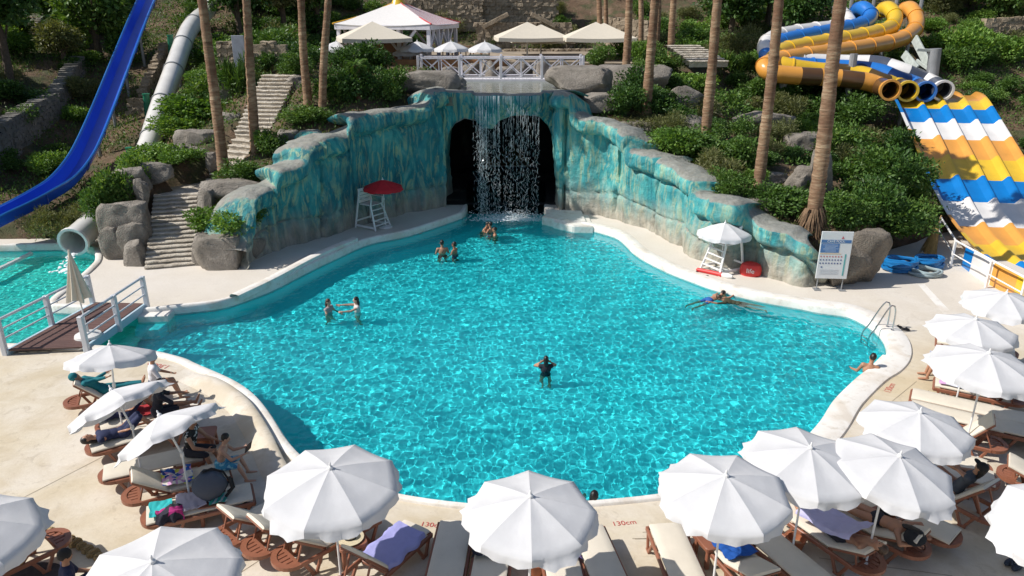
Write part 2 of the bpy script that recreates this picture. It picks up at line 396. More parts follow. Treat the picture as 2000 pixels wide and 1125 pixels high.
# water, rippled for real: the sun is focused by its shape
rng = np.random.default_rng(5)
def ripple(X, Y):
    Z = np.zeros_like(X)
    for k in range(64):
        lam = math.exp(rng.uniform(math.log(.12), math.log(.43))); a = rng.uniform(0, 2 * math.pi); p = rng.uniform(0, 2 * math.pi)
        Z += .0019 * lam * np.sin(2 * math.pi / lam * (X * math.cos(a) + Y * math.sin(a)) + p)
    return Z
def water(name, poly, z, step, amp, m):
    P = np.array([(p.x, p.y) for p in poly]); x0, y0 = P.min(0) - .3; x1, y1 = P.max(0) + .3
    xs = np.arange(x0, x1, step); ys = np.arange(y0, y1, step); X, Y = np.meshgrid(xs, ys)
    Z = z + amp * ripple(X, Y); keep = inpoly(X, Y, poly)
    kq = keep[:-1, :-1] | keep[1:, :-1] | keep[:-1, 1:] | keep[1:, 1:]
    idx = np.arange(X.size).reshape(X.shape); q = np.stack([idx[:-1, :-1], idx[:-1, 1:], idx[1:, 1:], idx[1:, :-1]], -1)[kq]
    u, inv = np.unique(q, return_inverse=True); V = np.stack([X.ravel(), Y.ravel(), Z.ravel()], 1)[u]
    o = npmesh(name, V, inv.reshape(q.shape), m); o.cycles.is_caustics_caster = True; return o
wat = tag(water('pool_water', offset(shore, .03), W0, .034, 1.0, MWAT), kind='structure')
for o in (pf, sp, pw, cpf): o.cycles.is_caustics_receiver = True
def wet(o): o.cycles.is_caustics_receiver = True; return o
# submerged steps (pale blocks at the pool edge)
def pool_steps(name, pts, zs, m):
    b = MB()
    for (pa, pb), z in zip(pts, zs): b.prism([(q.x, q.y) for q in pa], -1.29, z)
    return wet(tag(b.build(name, m, None, 0, .02), kind='structure'))
p0, p1, p2 = G(1713,706,W0), G(1742,704,W0), G(1690,748,W0)
pool_steps('pool_entry_step', [(([G(1700,722,W0), G(1722,700,W0), G(1745,705,W0), G(1745,735,W0), G(1712,752,W0)]), 0)], [-.12], MCOP)
pool_steps('pool_entry_step', [(([G(272,612,W0), G(345,612,W0), G(330,628,W0), G(270,630,W0)]), 0)], [-.05], MCOP)
pool_steps('pool_entry_step', [(([G(268,625,W0), G(328,626,W0), G(310,640,W0), G(262,642,W0)]), 0)], [-.42], MPOOL)
# ---------------------------------------------------------------- the hill
CT = [(-150,480,27.5),(0,470,28),(100,465,28.3),(180,440,29),(230,380,31),(150,400,30.5),(60,430,29),(250,300,36),(200,330,34),(300,200,42),(350,250,38),(330,100,50),(330,0,60),
      (0,100,50),(100,60,55),(0,0,62),(150,20,60),(100,150,44),(0,210,38),(-120,260,34),(200,190,44),(140,300,38.5),(60,330,35.5),(-60,350,33),
      (300,330,30.5),(270,345,30),(400,260,34),(450,200,37),(410,150,40),(500,115,43),(380,350,30.3),(440,325,31.3),(480,250,33),(540,145,36.5),(560,180,35.5),
      (450,400,28.2),(500,400,28.6),(450,350,30),(437,335,30.7),(420,372,28.8),(500,372,28.6),(440,440,27.2),(497,300,31),(560,300,31),(602,205,33.5),(628,225,33),(640,245,32.5),(700,205,34),(760,200,35),(700,150,38),
      (1262,225,36),(1300,240,35.5),(1375,300,32),(1420,280,33.5),(1300,300,32),(1480,378,28.2),(1420,350,29.5),(1585,445,25.8),(1540,430,26.4),(1520,350,30),(1650,420,27.5),
      (1750,480,26.3),(1820,440,28.5),(1760,380,31),(1700,300,36),(1600,270,37),(1500,250,38),(1400,200,41),(1300,150,42.5),(1240,130,43),(1350,110,48),(1450,120,48),(1550,150,46),
      (1650,200,43),(1750,230,41.5),(1950,250,43),(1960,190,46),(1980,330,39),(1900,100,52),(1980,30,60),(1600,20,62),(1400,20,62),(2200,200,46),(2300,480,27),(2150,330,37)]
CW = [(-8,42,5.9),(-5,39,5.7),(4.5,39,5.6),(0,44,5.9),(-10,46,5.9),(0,47,5.9),(6,46,5.9),(-10,55,6),(0,55,6),(8,54,6),(-8,58,6.2),(0,58,6.2),(7,58,6.2),(0,60.3,6.3),(-6,60.3,6.3),(6,60.3,6.3),(0,63.5,9.8),(-12,63,9.8),(10,63.5,9.3),
      (0,75,16),(-30,75,16),(30,75,15),(0,110,34),(-60,110,38),(60,110,34),(-60,60,14),(60,60,9),(-45,35,7),(55,35,4),(20.5,30,.1),(20,27,-.3),(23,28,-.3),(25,33,.6),(19,34.5,.9),(20.5,37,1.6),(24,38,1.6),(0,38,4.6)]
CP3 = np.array([tuple(D(*c)) for c in CT] + CW)
_d = np.linalg.norm(CP3[:, None, :2] - CP3[None, :, :2], axis=2); _n = len(CP3)
_A = np.zeros((_n + 3, _n + 3)); _A[:_n, :_n] = _d + np.eye(_n) * -.25; _A[:_n, _n] = 1; _A[:_n, _n + 1:] = CP3[:, :2]; _A[_n:, :_n] = _A[:_n, _n:].T
_wt = np.linalg.solve(_A, np.r_[CP3[:, 2], 0, 0, 0])
lowpoly = offset(low, .85)
def zt(x, y):
    x = np.atleast_1d(np.asarray(x, float)); y = np.atleast_1d(np.asarray(y, float)); sh = x.shape; x = x.ravel(); y = y.ravel()
    o = np.zeros(x.size)
    for k in range(0, x.size, 20000):
        xx, yy = x[k:k + 20000], y[k:k + 20000]
        o[k:k + 20000] = np.hypot(xx[:, None] - CP3[None, :, 0], yy[:, None] - CP3[None, :, 1]) @ _wt[:_n] + _wt[_n] + _wt[_n + 1] * xx + _wt[_n + 2] * yy
    return o.reshape(sh)
def z1(x, y): return float(zt(x, y)[0])
def hit(px, py, y0=25.0):              # where the line of sight meets the hill
    d = ray(px, py); Y = np.arange(y0, 118, .2); t = Y / d[1]; X = d[0] * t; Z = H + d[2] * t
    g = zt(X, Y); k = np.argmax(Z <= g + .02)
    return Vector((X[k], Y[k], g[k]))
gx = np.concatenate([np.linspace(-95, -36, 40)[:-1], np.arange(-36, 36, .42), np.linspace(36, 95, 40)]); gy = np.concatenate([np.arange(21, 64, .42), np.linspace(64, 140, 60)])
X, Y = np.meshgrid(gx, gy); Z = zt(X, Y)
bumps = np.array([nz(a, b_, 1.7, .7) * .16 + nz(a, b_, 7, 2.1) * .08 for a, b_ in zip(X.ravel(), Y.ravel())]).reshape(X.shape)
flatz = (Z > 5.6) & (Z < 6.3) & (X > -11) & (X < 9) & (Y > 41) & (Y < 58)
Z = Z + np.where(flatz, .03, 1) * bumps
Z = np.where(inpoly(X, Y, lowpoly) | ((Y < 30) & (abs(X) > 24) & (Z < .3)), -3, Z)
Z = np.where((X > -4.1) & (X < 3.5) & (Y > 31) & (Y < 44.8), -3, Z)
_a = G(335, 523); STR = [((_a.x, _a.y - .6, -.3), (D(342, 369, 29.6).x, 29.6, 1.85), 1.25), ((D(342, 369, 29.6).x, 29.6, 1.75), (D(425,335,31.0).x, 31.0, 1.8), 1.2), (tuple(D(425,335,31.0) * 1), tuple(D(492,262,33.0)), 1.0), (tuple(D(492,262,33.0)), tuple(D(548,146,36.6)), 1.1)]
for p, q, w_ in STR:                   # the flights are cut into the slope
    dx, dy = q[0] - p[0], q[1] - p[1]; t_ = ((X - p[0]) * dx + (Y - p[1]) * dy) / (dx * dx + dy * dy); dd = np.hypot(X - p[0] - dx * np.clip(t_, 0, 1), Y - p[1] - dy * np.clip(t_, 0, 1))
    Z = np.where((dd < w_) & (t_ > -.05) & (t_ < 1.0), np.minimum(Z, p[2] + (q[2] - p[2]) * np.clip(t_, 0, 1) - .35), Z)
idx = np.arange(X.size).reshape(X.shape)
tag(npmesh('hill', np.stack([X.ravel(), Y.ravel(), Z.ravel()], 1), np.stack([idx[:-1, :-1], idx[:-1, 1:], idx[1:, 1:], idx[1:, :-1]], -1).reshape(-1, 4), m_terrain()), kind='structure')
b = MB(); q = [(-400, -300), (400, -300), (400, 500), (-400, 500)]; b.add([(x, y, -3.1) for x, y in q], [(0, 1, 2, 3)])
tag(b.build('ground', m_terrain(), None, 0), kind='structure')

# ---------------------------------------------------------------- painted rock walls round the grotto
def crag(name, cols, label, cap=1.4, seed=0, cracks=(), step=.1, lip=.30, flute=.16, mats=None, rows=46, capdrop=.25, ledge=.16):
    """cols: (x, y, top z). A face that follows the plan line with a bulging lip and a flat top running back."""
    A = spline(cols, max(8, int(sum(math.dist(cols[i][:2], cols[i + 1][:2]) for i in range(len(cols) - 1)) / step)))
    t = np.gradient(A[:, :2], axis=0); t /= np.linalg.norm(t, axis=1, keepdims=True); N = np.stack([t[:, 1], -t[:, 0]], 1)
    s = np.r_[0, np.cumsum(np.linalg.norm(np.diff(A[:, :2], axis=0), axis=1))]; G_ = []
    so_ = np.r_[0, np.cumsum([math.dist(cols[i][:2], cols[i + 1][:2]) for i in range(len(cols) - 1)])]; zi = np.interp(s * so_[-1] / s[-1], so_, [c[2] for c in cols]); kz = np.hanning(7); kz /= kz.sum(); A[:, 2] = np.convolve(np.pad(zi, 3, 'edge'), kz, 'valid')
    k = np.hanning(9); k /= k.sum(); pad = np.pad(N, ((4, 4), (0, 0)), 'edge')
    N = np.stack([np.convolve(pad[:, j], k, 'valid') for j in (0, 1)], 1); N /= np.linalg.norm(N, axis=1, keepdims=True)
    for i in range(len(A)):
        x, y, zt_ = A[i]; zt_ += .10 * nz(s[i], seed, 3, 1.1) + .05 * nz(s[i], seed, 5, 3.5); col = []
        for j in range(rows + 1):
            v = j / rows; z = -.03 + v * (zt_ + .03)
            d = .44 * nz(s[i], z * .8, seed, .42) + flute * nz(s[i], z * .22, seed + 9, 1.5) + .06 * nz(s[i], z, seed + 4, 3.2) + .025 * nz(s[i], z, seed, 9)
            hc = zt_ - .75 - .22 * nz(s[i], seed, 20, .6)        # slabs overhang a dark joint
            d += lip * (1 / (1 + math.exp(-(z - hc) * 16))) - ledge * math.exp(-((z - hc + .06) / .10) ** 2)
            hb = .9 + .5 * nz(s[i], seed, 30, .35); d -= .10 * math.exp(-((z - hb) / .05) ** 2)
            d -= .06 + .10 * v * 0
            for c, wdt, dep in cracks: d -= dep * math.exp(-((s[i] - c - .14 * nz(z, c, 0, .9)) / wdt) ** 2)
            r = max(0, (v - .93) / .07); d -= .22 * r * r
            col.append((x + N[i, 0] * d, y + N[i, 1] * d, z - .0))
        lx, ly, lz = col[-1]
        for q in np.linspace(0, 1, 10)[1:]:
            col.append((lx - N[i, 0] * q * cap, ly - N[i, 1] * q * cap, zt_ + .05 * math.sin(q * 3) + .07 * nz(lx - N[i, 0] * q * cap, ly - N[i, 1] * q * cap, seed, 1.6) - capdrop * q * q))
        G_.append(col)
    b = MB(); b.grid(np.array(G_), True); o = b.build(name, mats or MROCKP, None, 55)
    return tag(o, label, 'rock wall')
def bt(px, pb, pt, dz=0):              # plan point from its foot, height from its top
    g = G(px, pb); top = D(px, pt, g.y + .1); return (g.x, g.y, top.z + dz)
crag('rock_wall', [bt(474,527,488), bt(486,517,450), bt(500,508,385), bt(530,498,366), bt(548,492,362), bt(556,490,325), bt(600,477,318), bt(612,472,285), bt(650,458,262), bt(690,446,260), bt(700,444,225), bt(750,430,215), bt(800,418,210), bt(838,412,205), bt(850,409,178), bt(872,404,172)],
     'shaded turquoise painted rock wall left of the cave, behind the red parasol', 1.6, 1, ((2.2, .05, .2), (4.6, .06, .25), (7.4, .05, .2), (9.0, .04, .15)))
g = G(872, 404)
crag('rock_wall', [(g.x - .15, g.y - .05, 5.5), (g.x + .06, g.y + .3, 5.45), (g.x + .1, g.y + 1.0, 5.4), (g.x - .1, g.y + 3, 5.3)], 'left jamb of the cave mouth, teal with a cream edge', 1.0, 21, (), .1, .1, .12)
crag('rock_wall', [(G(1084,409).x + .2, 38, 5.2), (G(1084,409).x - .05, 35.6, 5.3), bt(1086,410,178), bt(1108,412,180), bt(1120,414,222), bt(1180,425,240), bt(1222,437,262), bt(1230,441,292), bt(1269,455,305), bt(1320,480,335), bt(1343,492,350), bt(1350,497,378), bt(1400,519,385), bt(1434,530,398), bt(1448,533,432), bt(1500,548,448), bt(1560,562,468), bt(1585,563,485), bt(1600,560,500), bt(1608,552,515)],
     'sunlit turquoise and cream rock wall curving right of the cave to the sign', 1.5, 2, ((4.4, .05, .3), (7.2, .04, .28), (9.7, .045, .3), (11.6, .04, .25), (15.2, .3, .4)), .1, .30, .2, MROCKL)
# upper slabs stepping up behind the right wall
def slab(label, cols, h0, seed, m=None, cap=1.2):
    return crag('rock_ledge', cols, label, cap, seed, (), .12, .12, .1, m, 22, .15, .05)
# the grotto: arch, hood over the fall, dark chamber
arch_px = [(862,404),(872,300),(876,262),(888,242),(908,231),(930,236),(943,250),(962,252),(975,236),(1000,226),(1030,225),(1052,227),(1070,245),(1080,270),(1086,310),(1092,409)]
YA = 34.75
ax = [(D(x, y, YA).x, D(x, y, YA).z) for x, y in arch_px]
xs = np.linspace(ax[0][0], ax[-1][0], 90); hz = np.interp(xs, [a[0] for a in ax], [a[1] for a in ax]); hz = np.maximum(hz, -.1)
zl = D(1000, 183, 34.6).z; G_ = []
for i, x in enumerate(xs):
    col = []; top = zl + (.10 if not (-1.75 < x < 1.35) else 0) + .03 * nz(x, 3, 0, 2)
    hood = .55 * math.exp(-((x + .2) / 1.9) ** 4)
    for q in np.linspace(1, 0, 8): col.append((x, YA + 3.2 * q + .2 * nz(x, q * 3, 4, .9), hz[i] + .55 * q + .15 * nz(x, q * 4, 8, 1.2) * (q > 0)))
    for v in np.linspace(0, 1, 34)[1:]:
        z = hz[i] + v * (top - hz[i]); d = hood * math.sin(min(1, v * 1.15) * math.pi * .5) + .25 * nz(x, z * .6, 11, .8) + .1 * nz(x * 2, z * .5, 15, 1.6) + .04 * nz(x, z, 5, 5)
        d -= .12 * max(0, (v - .92) / .08) ** 2
        col.append((x, YA - d, z))
    for q in np.linspace(0, 1, 8)[1:]: col.append((x, YA - d + q * 1.1, top + .02 * nz(x, q, 3, 2) - .05 * q))
    G_.append(col)
b = MB(); b.grid(np.array(G_)); tag(b.build('cave_arch', MROCKP, None, 60), 'turquoise rock arch hanging over the cave mouth with the waterfall lip', 'rock arch')
MDARK = m_rock('cave_rock_shade', (.006, .006, .006), (.016, .015, .014))
b = MB(); cx0, cx1 = ax[0][0] - .7, ax[-1][0] + .7
sec = [(cx0, -1.7), (cx0 - .3, 1.5), (cx0, 3.4), (cx0 + 1.2, 4.6), (0, 5.0), (cx1 - 1.2, 4.6), (cx1, 3.4), (cx1 + .3, 1.5), (cx1, -1.7)]
A = np.array([[(x + .25 * nz(x, y, z, .8), y, z + .2 * nz(x, y, z + 9, .8) * (z > 0)) for x, z in spline(sec, 40)[:, :2]] for y in np.linspace(YA + .6, 44, 20)])
b.grid(A); yb = A[-1]; c = len(b.v); b.add([(0, 44, 1.5)], []); o = len(b.v) - 1
for j in range(39): b.f.append((c - 40 + j, c - 39 + j, o)); b.mi.append(0)
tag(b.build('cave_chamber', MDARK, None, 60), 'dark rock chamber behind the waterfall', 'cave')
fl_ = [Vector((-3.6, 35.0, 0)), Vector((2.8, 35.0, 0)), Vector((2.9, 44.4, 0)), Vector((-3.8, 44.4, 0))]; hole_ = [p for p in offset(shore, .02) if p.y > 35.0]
tag(cdt_sheet('cave_shade_sheet', fl_, [hole_], .008, MDARK), kind='structure')  # near-black sheet over the pale deck, painting the shade inside the cave
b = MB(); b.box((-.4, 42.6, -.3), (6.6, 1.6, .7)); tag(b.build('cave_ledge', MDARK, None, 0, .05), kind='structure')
# pond above the fall
MPOND = m_rock('pond_bed', (.16, .15, .11), (.30, .28, .22))
b = MB(); b.box((-.3, 39.4, zl - .35), (6.4, 9.4, .4)); tag(b.build('pond_bed', MPOND, None, 0), kind='structure')
tw = NT('pond_water'); tw.b.inputs['Base Color'].default_value = (.20, .22, .17, 1); tw.rough(.04); tw.bump(tw.noise(3, 3), .02)
b = MB(); b.grid(np.array([[(x, y, zl - .03) for x in np.linspace(-3.0, 2.3, 20)] for y in np.linspace(35.2, 43.9, 24)])); tag(b.build('pond_water', tw.m, None, 60), kind='structure')
b = MB(); b.box((-.4, 44.2, zl + .25), (8.4, .5, 1.2)); tag(b.build('pond_wall', MSTONE, None, 0, .05), kind='structure')
# ledges and steps at the right foot of the fall
for k, (l, r, t_, bt_, z) in enumerate([(1058,1136,409,428,.12),(1080,1150,418,438,.05)]):
    p = [G(l,bt_-6,z),G(l+20,t_,z),G(r,t_+2,z),G(r+10,bt_+4,z),G(l+40,bt_+3,z)]
    b = MB(); b.prism([(v.x, v.y) for v in p], -.4, z); wet(tag(b.build('stone_step', MCOP, None, 0, .04, 2), 'pale stone step beside the splash at the right foot of the waterfall' if k == 0 else 'lower pale stone step between splash and pool edge', 'step', 'steps beside the waterfall'))

# ---------------------------------------------------------------- boulders
def boulder(label, c, size, seed, m=None, rz=0, group=None, cat='boulder', name='boulder', sub=4, flat=.0):
    bm = bmesh.new(); bmesh.ops.create_icosphere(bm, subdivisions=sub, radius=1); rr = random.Random(seed)
    pl = [(Vector((rr.gauss(0, 1), rr.gauss(0, 1), rr.gauss(0, .8))).normalized(), rr.uniform(.62, .9)) for _ in range(9)] + [(Vector((0, 0, 1)), .8 - flat), (Vector((0, -1, .1)).normalized(), .8)]
    for v in bm.verts:
        p = v.co.copy(); p = Vector([math.copysign(abs(q) ** .72, q) for q in p])
        for nn, d in pl:
            e = p.dot(nn) - d
            if e > 0: p -= nn * e * .9
        p += p.normalized() * (.10 * noise.noise(p * 1.3 + Vector((seed, 0, 0))) + .07 * noise.noise(p * 3 + Vector((0, seed, 0))) + .03 * noise.noise(p * 8))
        p -= p.normalized() * .05 * math.exp(-(noise.noise(p * 1.6 + Vector((seed, 3, 0))) / .05) ** 2)
        v.co = Vector((p.x * size[0] / 1.7, p.y * size[1] / 1.7, p.z * size[2] / 1.7))
    me = bpy.data.meshes.new(name); bm.to_mesh(me); bm.free(); me.materials.append(m or MROCK); me.shade_smooth(); me.set_sharp_from_angle(angle=rad(50))
    o = link(name, me); o.location = c; o.rotation_euler = (0, 0, rz); return tag(o, label, cat, group)
def rock_px(label, l, r, t, b_, Y=None, deep=1.0, seed=1, m=None, rz=0, group=None, flat=0):
    """a boulder by the box it fills in the photo, standing at distance Y (or on the deck)"""
    Y = Y or G((l + r) / 2, b_).y; lo = D((l + r) / 2, b_, Y); hi = D((l + r) / 2, t, Y); wd = (D(r, b_, Y) - D(l, b_, Y)).length
    return boulder(label, ((lo.x), Y + wd * deep * .3, (lo.z + hi.z) / 2), (wd * 1.06, wd * deep, (hi.z - lo.z) * 1.1), seed, m, rz, group, flat=flat)
GL, GR, GU = 'grey boulders left of the lower stairs', 'rocks between the palms on the right slope', 'rocks round the planters beside the upper stairs'
RK = [('squat grey boulder with a flat top at the left of the stairs, under the grass',204,288,402,484,26.9,.7,3,GL,.1),('tall fluted grey rock at the foot of the stairs, left side',238,286,440,508,26.6,.7,4,GL,0),
      ('lowest grey rock touching the deck left of the stairs',246,288,474,530,25.9,.8,5,GL,0),('grey rock leaning at the corner of the slide pool',206,250,448,522,26.6,.7,6,GL,0),
      ('long grey rock rim above the grass left of the stairs',222,290,332,384,28.6,.6,7,GL,.1),('rock curb beside the top of the lower stairs',268,292,352,404,28.2,1.0,8,GL,0),('rounded grey rock right above the left rim',258,330,318,362,29.6,.6,31,GL,0),
      ('upright grey rock post at the foot of the stairs, right side',380,416,458,527,26.0,.9,9,GL,0),('large rounded grey boulder on the deck right of the stairs',390,484,464,542,25.6,.7,10,GL,.05),
      ('grey rock rim under the shrub right of the stairs',388,424,372,432,28.0,.8,11,GL,0),('grey curved rim in front of the lower left planter',388,520,358,398,28.3,.5,12,GL,.1),
      ('grey rock wedged between boulder and blue wall',455,510,462,512,26.6,.9,13,GL,0),
      ('long grey rock at the bend of the stairs',320,412,286,330,32.2,.4,14,GU,.05),('grey rock under the palm by the stair landing',404,428,300,334,31.6,.8,15,GU,0),('grey rock rim left of the first palm',345,420,256,288,33.0,.5,16,GU,0),
      ('grey block beside the second palm',420,472,222,258,34.5,.8,17,GU,0),('grey rock beside the upper flight',420,455,155,205,37.5,.8,18,GU,0),('pale rock on the right edge of the upper flight',560,600,150,190,36.0,.9,19,GU,0),
      ('grey rock in front of the third palm',545,592,258,300,31.6,.8,20,GU,0),('teal tinted rock on the corner of the left wall',585,640,258,292,31.0,.9,46,GU,0),
      ('big grey boulder left of the bridge above the cave',758,884,141,198,36.6,.8,21,'boulders beside the bridge',0),('grey boulder against the left end of the bridge',850,905,150,180,38.5,.9,22,'boulders beside the bridge',0),
      ('big grey boulder right of the bridge above the cave',1074,1196,134,190,36.6,.7,23,'boulders beside the bridge',0),('second grey boulder to the right of the bridge end',1170,1305,132,180,38.5,.6,24,'boulders beside the bridge',0),
      ('blue grey block under the right bridge boulder',1112,1200,186,228,35.4,.8,25,'boulders beside the bridge',0),
      ('grey rock leaning right of the shrubs under the bridge boulders',1305,1372,170,236,36.8,.7,26,GR,.2),('block shaped rock below the leaning rock',1318,1372,228,282,35.0,.9,27,GR,0),('long flat rim rock above the right wall',1205,1335,240,268,34.2,.5,28,GR,.0),
      ('grey rock behind the fourth palm from the right',1388,1450,202,240,38,.7,29,GR,0),('flat grey rock between the third and second palm',1440,1540,220,252,36.6,.5,30,GR,.05),
      ('grey rock right of the palm in mid slope',1540,1595,262,296,34.5,.8,31,GR,0),('tall pale rock behind the rightmost palm',1575,1625,300,392,28.6,.8,32,GR,0),('long rock rim behind the second palm from the right',1350,1540,346,388,29.3,.3,33,GR,.04),
      ('grey rock beside the trunk of the rightmost palm',1540,1600,330,390,28.8,.6,34,GR,0),('low rim rock in front of the second palm from the right',1436,1580,388,424,26.9,.4,35,GR,.02),('dark broad rock in the slope left of the racing slide',1555,1600,262,300,35,1,36,GR,0),
      ('rock high on the slope under the tube slides',1240,1300,132,160,40,.8,37,GR,0),
      ('rugged tan boulder behind the sign board',1606,1690,470,563,23.7,.8,40,'boulders by the sign',0),('grey boulder with a jutting cap right of the sign',1636,1728,460,556,23.9,.7,41,'boulders by the sign',.1)]
for lab, l, r, t_, b_, Y_, dp, sd, gp, rz in RK: rock_px(lab, l, r, t_, b_, Y_, dp, sd, MROCKD if sd in (40, 41) else (MROCKP if sd in (46,) else None), rz, gp)
for k in range(7):
    x, y = -3.3 + k * .98, 43.3 + .3 * math.sin(k * 2); boulder('%s grey rock behind the bridge in the pond, counted from the left' % ('first', 'second', 'third', 'fourth', 'fifth', 'sixth', 'seventh')[k], (x, y, zl + .2), (1.2, .8, .8 + .35 * (k % 3)), 60 + k, None, k, 'rocks lining the pond', sub=3)

# ---------------------------------------------------------------- stairs
MSTEP = m_rock('stair_stone', (.42, .36, .28), (.80, .74, .64))
def stairs(label, p, q, wd0, wd1, n_, seed):
    """flight of n_ slabs from p up to q"""
    p, q = Vector(p), Vector(q); d = (q - p); hd = Vector((d.x, d.y, 0)); run = hd.length / n_; hd.normalize(); rise = d.z / n_; sd = Vector((hd.y, -hd.x, 0))
    t = thing('staircase', p, math.atan2(hd.y, hd.x), label, 'stairs', None)
    for k in range(n_):
        wd = wd0 + (wd1 - wd0) * k / n_; b = MB(); xs = np.linspace(-wd / 2, wd / 2, 18); rows = []
        for x in xs:
            j = .05 * nz(x, k, seed, 2.6) + .02 * nz(x, k, seed, 7); e = .035 * nz(x, k, seed + 3, 4)
            rows.append([(run * k + .07, x, rise * k - .25), (run * k + .03 + j, x, rise * k + rise * .5), (run * k + j - .025, x, rise * (k + 1) - .035 + e), (run * k + j, x, rise * (k + 1) + e), (run * (k + 1) + .16, x, rise * (k + 1) + e * .5 + .0)])
        b.grid(np.array(rows)); o = b.build('step', MSTEP, t, 30)
    return t
a, c = G(335, 523), Vector(D(383, 371, 29.8))
LT = D(342, 369, 29.6); u0 = Vector((D(425, 335, 31.0).x, 31.0, 1.85))
stairs('lower flight of worn stone stairs rising from the deck between grey boulders', (a.x, a.y, 0), (LT.x, 29.6, 1.85), 1.8, 1.6, 17, 1)
b = MB(); L0 = (LT.x, 29.6); zz = 1.855
b.prism([(L0[0] - 1.1, 29.5), (L0[0] + .95, 29.5), (u0.x + 1.2, 30.3), (u0.x + 1.1, 31.6), (u0.x - .6, 32.1), (L0[0] - 1.0, 31.2)], 1.4, zz); tag(b.build('stair_landing', MSTEP, None, 0, .03), kind='structure')
u1 = D(492, 262, 33.0); u2 = D(548, 146, 36.6)
stairs('middle flight of stone stairs climbing behind the first two palms', u0, u1, 1.5, 1.5, 9, 2)
stairs('upper flight of stone stairs leading up to the stone wall on the terrace', u1, u2, 1.6, 1.75, 15, 3)
stairs('weathered timber steps on the slope right of the palm group', D(1385, 122, 42.0), D(1330, 88, 46.5), 2.2, 2.0, 8, 4)
# terrace paving
b = MB(); b.add([(-9.5, 44.0, 5.98), (8.5, 44.0, 5.98), (8.5, 57, 6.1), (-11, 57, 6.1)], [(0, 1, 2, 3)]); tag(b.build('terrace', mat('terrace_paving', (.33, .27, .20), .85, .35, 1.2), None, 0), kind='structure')
# ================================================================ PLANTS
L_DARK = m_leaf('leaf_dark', (.026, .066, .015), (.055, .130, .028), (.13, .23, .05))
L_MID = m_leaf('leaf_mid', (.044, .098, .018), (.095, .19, .038), (.20, .30, .07))
L_LITE = m_leaf('leaf_light', (.062, .14, .018), (.14, .265, .045), (.27, .39, .085))
L_OLIVE = m_leaf('leaf_olive', (.075, .098, .034), (.16, .18, .065), (.28, .27, .125))
L_DRY = m_leaf('leaf_dry', (.08, .06, .025), (.17, .12, .055), (.27, .20, .10), .1)
MWOOD = mat('twig_wood', (.11, .08, .055), .9, .4, 8); MBARK = m_bark()
def leaves(rg, C, U, size, aspect, fold=.25):
    """folded leaf blades at the points C pointing along U"""
    n = len(C); U = U / np.linalg.norm(U, axis=1, keepdims=True); r = rg.normal(size=(n, 3)); Wd = np.cross(U, r); Wd /= np.maximum(np.linalg.norm(Wd, axis=1, keepdims=True), 1e-6); Nn = np.cross(Wd, U)
    s = (size * rg.uniform(.6, 1.35, n))[:, None]; wd = s * aspect
    V = np.stack([C, C + U * s * .5 + Wd * wd * .5 + Nn * s * fold * .4, C + U * s, C + U * s * .5 - Wd * wd * .5 + Nn * s * fold * .4], 1).reshape(-1, 3)
    i = np.arange(n)[:, None] * 4; Fq = np.concatenate([i + np.array([[0, 1, 2]]), i + np.array([[0, 2, 3]])], 0)
    return V, Fq
def crown_mesh(name, n, dims, size, aspect, m, seed, clumps=9, up=.3, hollow=.55, flat=0):
    rg = np.random.default_rng(seed); cl = rg.normal(size=(clumps, 3)); cl /= np.linalg.norm(cl, axis=1, keepdims=True); cl *= rg.uniform(.35, .72, (clumps, 1)); cl[:, 2] = cl[:, 2] * .75 + .12
    cr = rg.uniform(.28, .52, clumps); k = rg.integers(0, clumps, n); d = rg.normal(size=(n, 3)); d /= np.linalg.norm(d, axis=1, keepdims=True)
    r = (hollow + (1 - hollow) * rg.random(n)) * cr[k] * np.where(rg.random(n) < .07, 1.35, 1); C = cl[k] + d * r[:, None]
    C[:, 2] = np.maximum(C[:, 2], -.62 + .12 * rg.random(n)); dims = np.array(dims); C = C * dims + np.array((0, 0, dims[2] * .62))
    U = d * .9 + rg.normal(size=(n, 3)) * .65 + np.array((0, 0, up))
    V, Fq = leaves(rg, C, U, size, aspect)
    me = npmesh(name, V, Fq, m, False); d_ = me.data; bpy.data.objects.remove(me); return d_
def stem_mesh(name, h, r, seed, nb=5):
    rr = random.Random(seed); b = MB()
    for k in range(nb):
        a = rr.uniform(0, 6.28); l = rr.uniform(.5, 1) * h; o = rr.uniform(.1, .5) * h
        b.tube([(0, 0, -.15), (math.cos(a) * o * .3, math.sin(a) * o * .3, l * .4), (math.cos(a) * o, math.sin(a) * o, l)], [r, r * .7, r * .3], 5)
    o = b.build(name, MWOOD); d = o.data; bpy.data.objects.remove(o); return d
